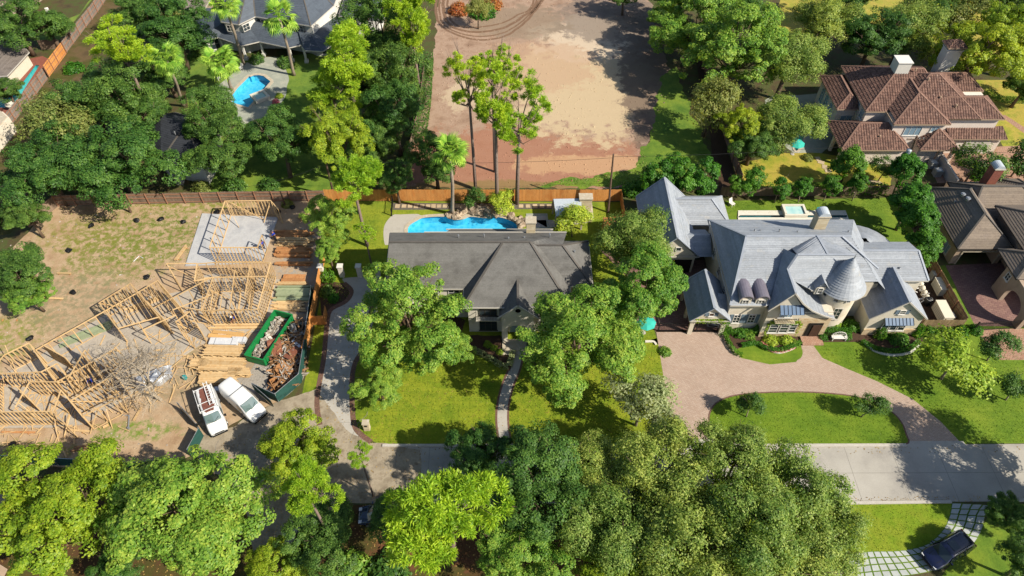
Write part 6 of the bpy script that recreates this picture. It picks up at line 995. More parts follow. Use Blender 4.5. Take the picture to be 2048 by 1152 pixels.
frame('house_frame', 'large timber house frame of open stud walls sprawling over the site', [
 (429, 525, 541, 525), (541, 525, 515, 619), (406, 621, 515, 619), (426, 555, 403, 621), (426, 555, 535, 553), (394, 528, 389, 562), (394, 528, 429, 525, 's'), (470, 540, 462, 600, 's'), (500, 530, 490, 590),
 (198, 606, 261, 567), (261, 567, 318, 634), (198, 606, 236, 657), (279, 583, 315, 561), (315, 561, 360, 613), (307, 616, 422, 555, 's'), (71, 700, 279, 583, 's'), (236, 657, 318, 634, 'p'), (333, 527, 394, 527, 'p'), (333, 527, 350, 555, 's'), (345, 620, 422, 590, 'p'), (360, 613, 403, 621, 's'), (388, 562, 426, 555), (280, 590, 330, 640),
 (351, 644, 379, 623), (379, 623, 398, 656), (351, 644, 374, 670, 's'), (285, 660, 351, 630, 'p'),
 (7, 711, 58, 686), (58, 686, 106, 757), (7, 711, -30, 760, 's'), (0, 747, 82, 744), (82, 744, 114, 727), (114, 727, 130, 749), (114, 764, 224, 701), (59, 764, 114, 764), (201, 716, 244, 769), (140, 802, 221, 754), (221, 754, 235, 800, 's'), (122, 780, 165, 833), (165, 833, 224, 802, 's'), (122, 780, 107, 823, 's'), (-40, 825, 107, 823), (107, 823, 132, 850, 's'), (59, 764, 30, 815, 's'), (150, 690, 190, 740), (30, 770, 60, 800), (-20, 740, -20, 820), (170, 700, 135, 760), (85, 690, 130, 715)],
 extra=[(P(406 + i * 9.5, 588 + (i % 2) * 2, 2.8), P(402 + i * 9.5, 620, 2.8), .05, .14) for i in range(0, 11, 2)] + [(P(205 + i * 8, 603 - i * 5, 2.8), P(240 + i * 9, 655 - i * 3, 2.8), .05, .14) for i in range(1, 8)] + [(P(288 + i * 5, 580 - i * 3, 2.8), P(318 + i * 7, 630 - i * 3, 2.8), .05, .14) for i in range(1, 6)] + [(P(118 + i * 14, 762 - i * 8, 2.8), P(142 + i * 13, 800 - i * 7.5, 2.8), .05, .14) for i in range(1, 7)] + [(P(4 + i * 9, 748, 2.8), P(8 + i * 9, 764, 2.8), .05, .14) for i in range(0, 8)] + [br(58, 686, 2.7, 90, 720, .2), br(20, 730, 2.2, 60, 780, .4), br(107, 823, 1.8, 117, 882, .05), br(140, 830, 1.5, 128, 875, .05), br(195, 820, 1.6, 180, 868, .05), br(213, 818, 1.3, 225, 857, .05), br(240, 600, 2.2, 270, 660, .2), br(300, 580, 2.4, 340, 650, .2), br(450, 560, 2.3, 480, 640, .2), br(420, 580, 2.3, 460, 600, .3), br(400, 630, 2.3, 430, 650, .2), br(60, 720, 2.0, 100, 790, .3), br(180, 720, 2.3, 230, 790, .2), br(30, 800, 2.2, 80, 840, .2), br(480, 535, 2.4, 520, 600, .2), br(10, 690, 2.4, 40, 760, .2), br(150, 800, 2.0, 210, 840, .2), br(330, 530, 2.6, 400, 560, .4), br(260, 640, 1.6, 330, 690, .2)])
# offcuts and dropped sticks over the slab and the yard
m = MB(); rq = random.Random(77)
for i in range(420):
    px = rq.uniform(0, 545); py = 880 - px * .42 + rq.gauss(-18, 42)
    if py < 540: py = rq.uniform(560, 650)
    c = P(px, py, .18); a = rq.uniform(0, 6.28); l = rq.uniform(.15, 1.1); d = Vector((math.cos(a), math.sin(a), rq.uniform(-.02, .1))) * l; m.beam(c - d, c + d, rq.uniform(.05, .14), .04)
m.build('timber_offcuts', 'lumber', label='loose timber offcuts scattered over the building slab and yard', cat='offcuts', kind='stuff')
m = MB()
for i in range(260):
    c = P(rq.uniform(-20, 620), rq.uniform(420, 900), .02); s = rq.uniform(.05, .2); m.box(tuple(c), (s, s * rq.uniform(.5, 1.5), .04), rq.uniform(0, 3))
m.build('site_litter', 'debris_mix', label='small scraps of litter scattered over the building site', cat='litter', kind='stuff')
# lumber stacks: every board a part
def stack(label, px, py, L, w, rows, lay, ang=0.0, mat='lumber', name='lumber_stack', bw=.24, bt=.05, messy=.12, seed=1):
    p = P(px, py); t = thing(name, label, 'lumber', (p.x, p.y, 0), 'stacks of building timber'); rnd = random.Random(seed + int(px)); ca, sa = math.cos(ang), math.sin(ang); n = max(1, int(w / bw))
    for q in (-.35, .35): piece('bearer', 'lumber_brown', t, (p.x + L * q * ca, p.y + L * q * sa, .05), (.1, w, .1), ang)
    for l in range(lay):
        for j in range(n):
            if l == lay - 1 and rnd.random() < .25: continue
            o = (j - (n - 1) / 2) * bw + rnd.uniform(-.02, .02); s = rnd.uniform(-messy, messy) * L * .4; a = ang + rnd.uniform(-messy, messy) * .12
            piece('board', mat, t, (p.x + s * ca - o * sa, p.y + s * sa + o * ca, .13 + bt / 2 + l * (bt + .004) * rows), (L * rnd.uniform(.85, 1.05), bw * .95, bt * rows), a)
    return t
stack('stack of long brown boards at the top of the lumber row', 588, 470, 4.6, 1.6, 3, 2, 0, 'lumber_brown', messy=.4); stack('stack of pale boards second in the lumber row', 590, 487, 4.4, 1.4, 3, 3, 0, 'lumber', messy=.4); stack('thick stack of brown timbers in the middle of the lumber row', 588, 508, 4.4, 1.5, 3, 3, 0, 'lumber_brown', messy=.3); stack('flat brown plywood on the middle timber stack', 592, 500, 1.7, 1.2, 2, 1, .1, 'lumber_brown', 'plywood_stack', .6); stack('low stack of brown boards below the middle of the lumber row', 590, 530, 4.5, .6, 3, 2, 0, 'lumber_brown', messy=.3); stack('stack of reddish plywood with boards beside the fence', 588, 560, 2.8, 1.4, 2, 3, 0, 'lumber_brown', 'plywood_stack', .7); stack('pale boards under the reddish plywood', 585, 569, 3.8, .7, 2, 2, 0, 'lumber'); stack('stack of greenish treated boards beside the fence', 588, 590, 4.4, 2.2, 3, 3, 0, 'lumber_green', messy=.08); stack('loose pale boards below the treated boards', 580, 612, 3.8, 1.8, 2, 2, -.08, 'lumber', messy=.4); stack('pale boards lying along the front of the stud box', 480, 655, 6.5, .8, 2, 2, .02, 'lumber'); stack('plywood sheet stack at the front of the frame', 452, 672, 4.0, 1.0, 2, 2, -.1, 'plywood', 'plywood_stack', .5)
stack('orange plywood offcut beside the rear site fence', 607, 436, 1.2, 1.0, 2, 1, .5, 'plywood', 'plywood_stack', .5); stack('three long boards leaning flat beside the pale slab', 362, 508, 2.8, .7, 2, 1, 1.35, 'lumber', messy=.2); stack('single board lying in the dirt on the left', 130, 548, 1.9, .3, 1, 1, -.02, 'lumber', 'loose_board'); stack('second single board lying in the dirt on the left', 108, 598, 2.5, .3, 1, 1, -.05, 'lumber', 'loose_board'); stack('board lying near the big tree on the left', 20, 641, 2.4, .25, 1, 1, 0, 'lumber', 'loose_board'); stack('pile of pale green boards on the house slab', 180, 668, 5.5, 1.2, 2, 2, .52, 'lumber_green', messy=.2); stack('bundle of pale boards along the frame diagonal', 290, 610, 4.0, .8, 2, 2, .55, 'lumber'); stack('loose boards in front of the left wing', 150, 862, 2.6, .4, 1, 1, -.1, 'lumber', 'loose_board', messy=.5); stack('board stub lying near the yard pipe', 213, 853, .6, .2, 2, 1, .6, 'lumber', 'loose_board'); stack('thin board standing in the grass patch', 275, 830, 1.8, .15, 1, 1, 1.4, 'lumber', 'loose_board'); stack('long thin board below the left wing', 35, 866, 3.5, .3, 1, 1, -.03, 'lumber_brown', 'loose_board'); stack('scattered offcuts by the bottom left screen fence', 172, 896, 1.6, .5, 1, 2, .2, 'debris_wood', 'loose_board', messy=.9)
def truss_stack(label, px, py, L, n, ang=0.0):
    """flat floor trusses lying in a bundle: chords and zig-zag webs"""
    p = P(px, py); t = thing('truss_stack', label, 'trusses', (p.x, p.y, 0), 'bundles of timber trusses'); rnd = random.Random(int(px)); ca, sa = math.cos(ang), math.sin(ang)
    G = lambda a, o, z: Vector((p.x + a * ca - o * sa, p.y + a * sa + o * ca, z))
    for k in range(n):
        o = (k - n / 2) * .12; s = rnd.uniform(-.2, .2); l2 = L * rnd.uniform(.9, 1.03) / 2
        stick('chord', 'lumber', t, G(-l2 + s, o, .62), G(l2 + s, o, .62), .1, .05); stick('chord', 'lumber', t, G(-l2 + s, o, .14), G(l2 + s, o, .14), .1, .05)
        if k in (0, n - 1):
            m = int(L / .55)
            for i in range(m): a0 = -l2 + s + 2 * l2 * i / m; a1 = -l2 + s + 2 * l2 * (i + 1) / m; stick('web', 'lumber', t, G(a0, o, .15 if i % 2 else .6), G(a1, o, .6 if i % 2 else .15), .08, .05)
    for q in (-.3, .3): piece('bearer', 'lumber_brown', t, G(L * q, 0, .05), (.1, n * .12, .1), ang)
truss_stack('uppermost bundle of trusses beside the green skip', 450, 706, 4.6, 12, -.03); truss_stack('wide middle bundle of trusses in front of the frame', 445, 733, 5.2, 15, -.04); truss_stack('lowest bundle of trusses behind the vans', 440, 760, 4.2, 12, .02); truss_stack('small truss bundle at the right end of the middle bundle', 482, 748, 2.4, 8, -.02); truss_stack('short truss bundle at the left of the middle bundle', 400, 730, 2.0, 9, .02)
# wrapped packages
for lb, px, py, L, w, h in (('white wrapped package of windows above the trusses', 450, 688, 3.2, .9, .5), ('second white wrapped package beside the skip', 480, 684, 1.6, .7, .45), ('folded white wrapping on the plywood stack', 447, 668, .9, .6, .2)):
    p = P(px, py); t = thing('wrapped_package', lb, 'package', (p.x, p.y, 0)); m = MB(); m.box((p.x, p.y, h / 2 + .1), (L, w, h), -.03); m.build('wrap', 'wrap_white', t); m = MB(); [m.box((p.x + q * L, p.y, h / 2 + .1), (.06, w + .02, h + .02), -.03) for q in (-.3, .3)]; m.build('strap', 'vent_metal', t); m = MB(); [m.box((p.x + q * L, p.y, .05), (.1, w, .1), -.03) for q in (-.35, .35)]; m.build('bearer', 'lumber_brown', t)
# silver tarp over a pile
q = [P(258, 752, .9), P(338, 722, .9), P(345, 752, .5), P(275, 785, .5)]; m = MB(); n = 18; rq = random.Random(9)
for i in range(n + 1):
    for j in range(n + 1):
        a, b = i / n, j / n; c = q[0].lerp(q[1], a).lerp(q[3].lerp(q[2], a), b); e = min(a, 1 - a, b, 1 - b); z = .95 * min(1, e * 5) ** .5 + mnoise.noise(Vector((c.x * 1.3, c.y * 1.3, 0))) * .18 + mnoise.noise(Vector((c.x * 3, c.y * 3, 4))) * .07
        m.v.append((c.x + mnoise.noise(Vector((a * 4, b * 4, 2))) * .25, c.y + mnoise.noise(Vector((a * 4, b * 4, 7))) * .25, max(.05, z)))
for i in range(n):
    for j in range(n): k = i * (n + 1) + j; m.f.append((k, k + 1, k + n + 2, k + n + 1))
m.build('silver_tarp', 'tarp_silver', label='crumpled silver tarp over materials under the bare tree', cat='tarp', loc=(P(300, 755).x, P(300, 755).y, 0))
# green skip
a, b = P(515, 728), P(572, 640); t = thing('skip', 'long open green skip holding rubbish beside the debris heap', 'skip', ((a.x + b.x) / 2, (a.y + b.y) / 2, 0), rz=math.atan2(b.y - a.y, b.x - a.x)); L, Wd, Hh = 6.6, 2.3, 1.3
for nm, sp in (('side_wall', (-L / 2, L / 2, -Wd / 2, -Wd / 2 + .08, .15, Hh)), ('side_wall', (-L / 2, L / 2, Wd / 2 - .08, Wd / 2, .15, Hh)), ('end_wall', (-L / 2, -L / 2 + .08, -Wd / 2 + .08, Wd / 2 - .08, .15, Hh)), ('end_wall', (L / 2 - .08, L / 2, -Wd / 2 + .08, Wd / 2 - .08, .15, Hh))): m = MB(); m.bb(*sp); o = m.build(nm, 'skip_green', t)
m = MB(); m.bb(-L / 2 + .08, L / 2 - .08, -Wd / 2 + .08, Wd / 2 - .08, .15, .3); m.build('floor', 'skip_inside', t)
for i in range(8): x = -L / 2 + .4 + i * (L - .8) / 7; m = MB(); m.bb(x - .06, x + .06, -Wd / 2 - .07, -Wd / 2, .15, Hh); m.bb(x - .06, x + .06, Wd / 2, Wd / 2 + .07, .15, Hh); m.build('rib', 'skip_green', t)
m = MB(); [m.bb(-L / 2 - .04, L / 2 + .04, s * Wd / 2 - .07, s * Wd / 2 + .07, Hh, Hh + .1) for s in (-1, 1)]; [m.bb(s * L / 2 - .07, s * L / 2 + .07, -Wd / 2 + .07, Wd / 2 - .07, Hh, Hh + .1) for s in (-1, 1)]; m.build('top_rim', 'skip_green', t); m = MB(); [m.tube([(s * L * .4, y, .12), (s * L * .4, y + .1, .12)], .12, 8) for s in (-1, 1) for y in (-.9, .8)]; m.build('rollers', 'black_iron', t)
m = MB(); rq = random.Random(21)
for i in range(130):
    c = Vector((rq.uniform(-2.7, 2.9), rq.uniform(-.2, .95) , rq.uniform(.35, .8))); d = Vector((rq.uniform(-1, 1), rq.uniform(-.6, .6), rq.uniform(-.2, .4))).normalized() * rq.uniform(.1, .5); m.beam(c - d, c + d, rq.uniform(.05, .3), rq.uniform(.02, .15))
m.build('rubbish', 'debris_mix', t, kind='stuff')
# debris heap
p = P(575, 715); t = thing('debris_heap', 'heap of broken wood and demolition rubble behind the screened fence', 'debris', (p.x, p.y, 0)); m = MB(); m2 = MB(); rq = random.Random(33)
for i in range(620):
    px, py = rq.gauss(578, 15), rq.gauss(712, 30); f = (py - 660) / 100; px += (.5 - f) * 22; c = P(min(605, px), min(770, max(642, py)), rq.uniform(.05, .95)); d = Vector((rq.gauss(0, 1), rq.gauss(0, 1), rq.gauss(0, .3))).normalized() * rq.uniform(.15, .9); (m if rq.random() < .68 else m2).beam(c - d, c + d, rq.uniform(.05, .22), rq.uniform(.02, .08))
m.build('broken_wood', 'debris_wood', t, kind='stuff'); m2.build('rubble', 'debris_mix', t, kind='stuff'); m = MB(); n = 14
for i in range(n):
    for j in range(n): c = P(545 + 58 * i / (n - 1) + (n / 2 - j) * 2, 650 + 118 * j / (n - 1)); e = min(i, n - 1 - i, j, n - 1 - j) / (n / 2); m.v.append((c.x, c.y, .02 + e * .8 + mnoise.noise(c) * .25 * (e > 0)))
for i in range(n - 1):
    for j in range(n - 1): k = i * n + j; m.f.append((k, k + n, k + n + 1, k + 1))
m.build('mound', 'mulch', t, smooth=True)
for px, py, z, s, rz, tl, mt in ((550, 697, .9, (1.5, 2.4, .05), .3, .25, 'rust_sheet'), (585, 705, 1.0, (1.0, 2.0, .05), -.5, -.2, 'rust_sheet'), (588, 660, .8, (.6, 1.6, .05), .4, .3, 'debris_mix'), (562, 735, .8, (1.3, 1.1, .05), .7, .2, 'lumber_brown'), (596, 690, .9, (.3, 1.8, .06), .9, .2, 'wrap_white')): q = P(px, py, z); piece('sheet', mt, t, q, s, rot=Quaternion((1, 0, 0), tl) @ Quaternion((0, 0, 1), rz))
p = P(565, 770); t = thing('upturned_crate', 'brown open box crate at the foot of the debris heap', 'crate', (p.x, p.y, 0)); m = MB(); m.box((p.x, p.y, .1), (1.9, 1.5, .2), .6); m.build('base', 'rust_sheet', t)
for k in range(4): a = .6 + k * math.pi / 2; l = .95 if k % 2 == 0 else .75; m = MB(); m.box((p.x + math.cos(a) * l, p.y + math.sin(a) * l, .55), (.08, 1.5 if k % 2 == 0 else 1.82, .7), a); m.build('side', 'lumber_brown', t)
# black plastic silt bags
for px, py, lb in ((183, 453, 'black plastic bag near the alley side of the grass'), (274, 442, 'black plastic bag left in the row along the back grass'), (322, 440, 'black plastic bag in the middle of the back grass row'), (368, 445, 'black plastic bag right in the back grass row'), (139, 502, 'black plastic bag on the bare path'), (294, 556, 'black plastic bag beside the frame and the grass'), (147, 586, 'black plastic bag on the mud'), (61, 678, 'black plastic bag above the left wing'), (26, 890, 'black plastic bag by the bottom left screen fence'), (435, 425, 'black plastic bag left of the slab rear wall'), (556, 424, 'black plastic bag right of the slab rear wall'), (585, 416, 'black plastic bag by the rear fence corner'), (506, 424, 'black plastic bag in front of the slab rear wall')):
    p = P(px, py); m = MB(); k = 14; rq = random.Random(px); m.lathe((0, 0, 0), [(.28, 0), (.38, .1), (.34, .24), (.2, .36), (.04, .42)], k); m.v = [(x + mnoise.noise(Vector((x * 3, y * 3, z * 3 + px))) * .22, y + mnoise.noise(Vector((x * 3, y * 3, z * 3 + px + 9))) * .22, max(0, z + mnoise.noise(Vector((x * 4, y * 4, px))) * .12)) for x, y, z in m.v]; t = m.build('plastic_bag', 'black_plastic', label=lb, cat='plastic bag', group='black plastic bags in the dirt'); t.location = (p.x, p.y, 0)
# people on the site
def person(label, px, py, bend, rz, z=.14, top='blue_cloth'):
    """figure grown from a joint skeleton (skin + subdivision), clothing as children"""
    p = P(px, py, z); t = thing('person', label, 'person', (p.x, p.y, z), 'workers on the building site', rz=rz); hip = Vector((0, 0, .92)); f = Vector((0, -math.sin(bend), math.cos(bend))); ch = hip + f * .32; sh = hip + f * .5; nk = hip + f * .58; hd = nk + (f * .6 + Vector((0, -.15, .4))).normalized() * .13; hd2 = hd + (f * .5 + Vector((0, -.1, .5))).normalized() * .14
    def skin(name, J, E, rad, mat):
        me = bpy.data.meshes.new(name); me.from_pydata([tuple(j) for j in J], E, []); o = bpy.data.objects.new(name, me); COL.objects.link(o); o.parent = t; s = o.modifiers.new('Skin', 'SKIN'); me.skin_vertices.new() if not me.skin_vertices else None
        for v, r_ in zip(me.skin_vertices[0].data, rad): v.radius = (r_, r_)
        me.skin_vertices[0].data[0].use_root = True; d = o.modifiers.new('Subdivision', 'SUBSURF'); d.levels = 1; d.render_levels = 1; me.materials.append(M(mat)); return o
    reach = .25 + bend * .3; J = [hip, ch, sh, nk, hd, hd2]; rad = [.15, .14, .12, .055, .085, .06]; E = [(0, 1), (1, 2), (2, 3), (3, 4), (4, 5)]
    arms = []
    for s in (-1, 1):
        k = len(J); S = sh + Vector((s * .18, 0, -.02)); el = S + Vector((s * .06, -reach * .6, -.27)); wr = el + Vector((-s * .05, -.2 - bend * .1, -.1)); hn = wr + Vector((0, -.08, -.04)); J += [S, el, wr, hn]; rad += [.065, .048, .036, .045]; E += [(2, k), (k, k + 1), (k + 1, k + 2), (k + 2, k + 3)]; arms.append((S, el))
        k = len(J); kn = Vector((s * .12, -.05 - bend * .12, .48)); an = Vector((s * .14, .02, .08)); to = an + Vector((0, -.17, -.04)); J += [Vector((s * .1, 0, .86)), kn, an, to]; rad += [.1, .07, .05, .045]; E += [(0, k), (k, k + 1), (k + 1, k + 2), (k + 2, k + 3)]
    skin('body', J, E, rad, 'skin'); sJ = [hip + f * .02, ch, sh, arms[0][0], arms[0][1], arms[1][0], arms[1][1]]; skin('shirt', sJ, [(0, 1), (1, 2), (2, 3), (3, 4), (2, 5), (5, 6)], [.175, .17, .14, .085, .065, .085, .065], top)
    skin('trousers', [hip, Vector((-.1, 0, .86)), Vector((-.12, -.05 - bend * .12, .48)), Vector((-.14, .02, .12)), Vector((.1, 0, .86)), Vector((.12, -.05 - bend * .12, .48)), Vector((.14, .02, .12))], [(0, 1), (1, 2), (2, 3), (0, 4), (4, 5), (5, 6)], [.165, .12, .09, .07, .12, .09, .07], 'jeans'); m = MB(); m.lathe(tuple(hd2), [(.13, -.04), (.115, 0), (.1, .06), (.05, .1), (.01, .11)], 12); m.build('hat', 'hat_white' if top != 'blue_cloth' else 'jeans', t)
person('worker in blue shirt bending inside the left wing frame', 188, 768, .7, .4); person('worker in blue shirt at the front of the stud box', 476, 642, .5, -.6); person('worker in grey shirt beside the blue worker in the stud box', 464, 645, .8, .8, top='dark_cloth'); person('worker in blue shirt walking at the slab edge', 528, 499, .15, 1.0); person('worker in blue shirt carrying boards by the lumber row', 553, 480, .3, -1.2, z=0); person('worker in dark shirt in the far left of the frame', 18, 768, .6, .2, top='dark_cloth')
t = thing('yard_pipe', 'grey metal standpipe lying in the dirt below the frame', 'pipe', tuple(P(258, 845))); m = MB(); m.tube(PX([(245, 830), (258, 831), (257, 855)], .08), .08, 8); m.build('pipe_body', 'vent_metal', t); m = MB(); m.tube(PX([(255, 855), (259, 857)], .1), .13, 8); m.build('flange', 'vent_metal', t)
m = MB(); m.tube([P(267, 523, .04), P(278, 512, .05), P(286, 516, .04)], .05, 6); m.build('white_hose', 'wrap_white', label='bent white pipe lying on the grass patch', cat='pipe', loc=tuple(P(276, 516)))
m = MB(); p = P(371, 757); m.lathe((0, 0, 0), [(.02, 0), (.22, 0), (.26, .4), (.24, .42), (.02, .4)], 12); o = m.build('bucket', 'teal_paint', label='small teal bucket below the bare tree', cat='bucket'); o.location = p
p = P(443, 782); t = thing('drinks_cooler', 'white box with blue jug behind the plain white van', 'cooler', (p.x, p.y, 0)); m = MB(); m.box((p.x - .2, p.y, .25), (.9, .5, .5)); m.build('box', 'wrap_white', t); m = MB(); m.lathe((p.x + .5, p.y, 0), [(.22, 0), (.24, .4), (.1, .5), (.02, .5)], 10); m.build('jug', 'blue_cloth', t)
# ---------------------------------------------------------------- vehicles
defs(('van_white', ['#f4f4f2'], dict(bmp=0, fmix=.04, rough=.3, spec=.5, coat=.3)), ('car_black', ['#0a1030', '#0c143a'], dict(bmp=0, fmix=.05, rough=.2, spec=.6, coat=.6)), ('car_blue', ['#1c2e48'], dict(bmp=0, fmix=.05, rough=.2, spec=.6, coat=.6)), ('van_rust', ['#7a4a40', '#8c5a4c', '#6a4038'], dict(scale=2.5, fine=4, fmix=.35, rough=.7)), ('rubber', ['#161616'], dict(bmp=0)), ('rim_metal', ['#b0b4b8'], dict(bmp=0, metal=.7, rough=.35)), ('lamp_glass', ['#e8eaec'], dict(bmp=0, rough=.1)), ('lamp_red', ['#a02020'], dict(bmp=0, rough=.2)), ('trim_dark', ['#1c1c1e'], dict(bmp=0)))
def windglass(nm):
    m, N, L, b = base_mat(nm); b.inputs['Base Color'].default_value = (.09, .13, .13, 1); b.inputs['Roughness'].default_value = .05; b.inputs['Specular IOR Level'].default_value = 1.0; return m
MDEF['windscreen'] = windglass
def loft(st, n=18):
    """body skin from stations (x, z_floor, z_belt, z_roof, half width low, at belt, at roof)"""
    m = MB(); rings = []
    for (x, zb, zl, zr, w0, w1, w2) in st:
        h = zr - zl; pr = [(0, zb), (w0 * .7, zb), (w0, zb + .06), (w1, zb + (zl - zb) * .45), (w1, zl), (w2 + (w1 - w2) * .25, zl + h * .6), (w2, zr - h * .16 - .02), (w2 - .09, zr - .03), (w2 * .5, zr + .02), (0, zr + .03)]
        rings.append([(x, y, z) for y, z in pr] + [(x, -y, z) for y, z in pr[-2:0:-1]])
    k = len(rings[0])
    for rg in rings: m.v += rg
    for i in range(len(rings) - 1):
        for j in range(k): jj = (j + 1) % k; m.f.append((i * k + j, i * k + jj, (i + 1) * k + jj, (i + 1) * k + j))
    m.f.append(tuple(range(k))); m.f.append(tuple((len(rings) - 1) * k + j for j in range(k - 1, -1, -1))); return m
def soften(o):
    b = o.modifiers.new('Subdivision', 'SUBSURF'); b.levels = 2; b.render_levels = 2; return o
def wheel(t, x, y, r, w):
    m = MB(); prof = [(r * .62, -w / 2), (r * .95, -w / 2), (r, -w / 3), (r, w / 3), (r * .95, w / 2), (r * .62, w / 2)]; m.lathe((0, 0, 0), prof, 20); m.v = [(x + a, y + c, r + b) for a, b, c in m.v]; o = m.build('wheel', 'rubber', t, smooth=True); m = MB(); s = 1 if y > 0 else -1
    m.lathe((0, 0, 0), [(.01, w * .3), (r * .18, w * .34), (r * .6, w * .22), (r * .64, w * .5)], 16); m.v = [(x + a, y + s * c, r + b) for a, b, c in m.v]; m.build('rim', 'rim_metal', o)
def quadpane(name, t, pts, mat, th=.02):
    m = MB(); m.poly(pts); return m.build(name, mat, t)
def van(label, px, py, hx, hy, L, Wd, H, rust=False, rack=False):
    """panel van, nose toward (hx, hy) in the photograph"""
    p, q = P(px, py), P(hx, hy); rz = math.atan2(q.y - p.y, q.x - p.x); t = thing('work_van', label, 'van', (p.x, p.y, 0), 'white vans on the site drive', rz=rz); w = Wd / 2; h = L / 2
    m = loft([(-h, .45, 1.1, H - .12, w * .9, w * .94, w * .8), (-h + .12, .35, 1.15, H, w * .95, w, w * .86), (-h + 1.5, .32, 1.15, H, w * .95, w, w * .88), (h - 2.3, .32, 1.15, H, w * .95, w, w * .88), (h - 1.75, .32, 1.15, H - .06, w * .95, w, w * .86), (h - 1.0, .32, 1.15, 1.45, w * .95, w, w * .86), (h - .5, .32, 1.0, 1.18, w * .94, w * .97, w * .8), (h - .08, .34, .8, .95, w * .85, w * .88, w * .66), (h, .4, .65, .8, w * .7, w * .74, w * .55)])
    soften(m.build('body', 'van_white', t, smooth=True))
    m = MB(); m.tube([(h - .98, -w * .82, 1.44), (h - .93, 0, 1.46), (h - .98, w * .82, 1.44)], .025, 5); m.build('cowl_trim', 'trim_dark', t)
    for s in (-1, 1): m = MB(); m.tube([(h - .93, s * .1, 1.58), (h - 1.13, s * .55, 1.8)], .015, 4); m.build('wiper', 'trim_dark', t)
    a, b = h - 1.68, h - 1.03; quadpane('windscreen', t, [(b + .02, -w * .8, 1.5), (b + .14, 0, 1.54), (b + .02, w * .8, 1.5), (a + .07, w * .74, H - .06), (a + .12, 0, H - .03), (a + .07, -w * .74, H - .06)], 'windscreen')
    for s in (-1, 1):
        quadpane('side_window', t, [(h - 1.2, s * (w * .99), 1.22), (h - 2.3, s * (w + .004), 1.22), (h - 2.3, s * (w * .9 + .02), H - .35), (h - 1.72, s * (w * .89 + .02), H - .38)], 'windscreen')
        m = MB(); m.box((h - 1.35, s * (w + .14), 1.25), (.12, .2, .3)); m.build('mirror', 'trim_dark', t); m = MB(); m.box((h - .22, s * w * .66, .82), (.3, .3, .16)); m.build('headlight', 'lamp_glass', t); m = MB(); m.box((-h + .03, s * w * .82, 1.1), (.1, .14, .5)); m.build('tail_light', 'lamp_red', t)
        for x in (h - 1.0, -h + 1.15): wheel(t, x, s * (w - .12), .36, .24)
    m = MB(); m.box((h - .02, 0, .45), (.16, Wd * .8, .2)); m.build('bumper', 'trim_dark', t); m = MB(); m.box((h - .03, 0, .68), (.1, Wd * .5, .14)); m.build('grille', 'trim_dark', t)
    if rust:
        m = MB(); rnd = random.Random(2); z = H + .036
        for (x0, x1, y0, y1) in ((-h + .25, h - 1.85, -w * .55, w * .55),):
            pts = []
            for i in range(40):
                f = i / 40; e = 2 * math.pi * f; xx = (x0 + x1) / 2 + (x1 - x0) / 2 * max(-1, min(1, 1.25 * math.cos(e))) + rnd.uniform(-.08, .08); yy = (y0 + y1) / 2 + (y1 - y0) / 2 * max(-1, min(1, 1.25 * math.sin(e))) + rnd.uniform(-.1, .1); pts.append((xx, yy, z))
            m.poly(pts)
        m.build('worn_roof_paint', 'van_rust', t)
    if rack:
        for x in (-h + .35, -.4, h - 2.1): m = MB(); m.beam((x, -w * .95, H + .18), (x, w * .95, H + .18), .06, .05); [m.beam((x, s * w * .9, H - .1), (x, s * w * .9, H + .18), .05, .05) for s in (-1, 1)]; m.build('roof_bar', 'van_white', t)
        for s in (-1, 1): m = MB(); m.beam((-h + .2, s * w * .95, H + .2), (h - 1.9, s * w * .95, H + .2), .05, .05); m.build('rack_rail', 'van_white', t)
        m = MB(); m.beam((-h - .2, .2, H + .26), (h - 2.4, .2, H + .26), .08, .04); m.beam((-h - .2, .55, H + .26), (h - 2.4, .55, H + .26), .08, .04); [m.beam((-h + i * .35, .2, H + .27), (-h + i * .35, .55, H + .27), .03, .03) for i in range(9)]; m.build('ladder', 'van_white', t)
    else:
        for x in (-.6,): m = MB(); m.beam((x, -w * .9, H + .06), (x, w * .9, H + .06), .06, .05); m.build('roof_bar', 'rim_metal', t)
van('white work van with worn brown roof and ladder rack', 430, 832, 446, 880, 5.3, 1.95, 2.15, True, True); van('plain white panel van parked with its nose to the street', 492, 812, 530, 846, 5.5, 2.0, 2.3)
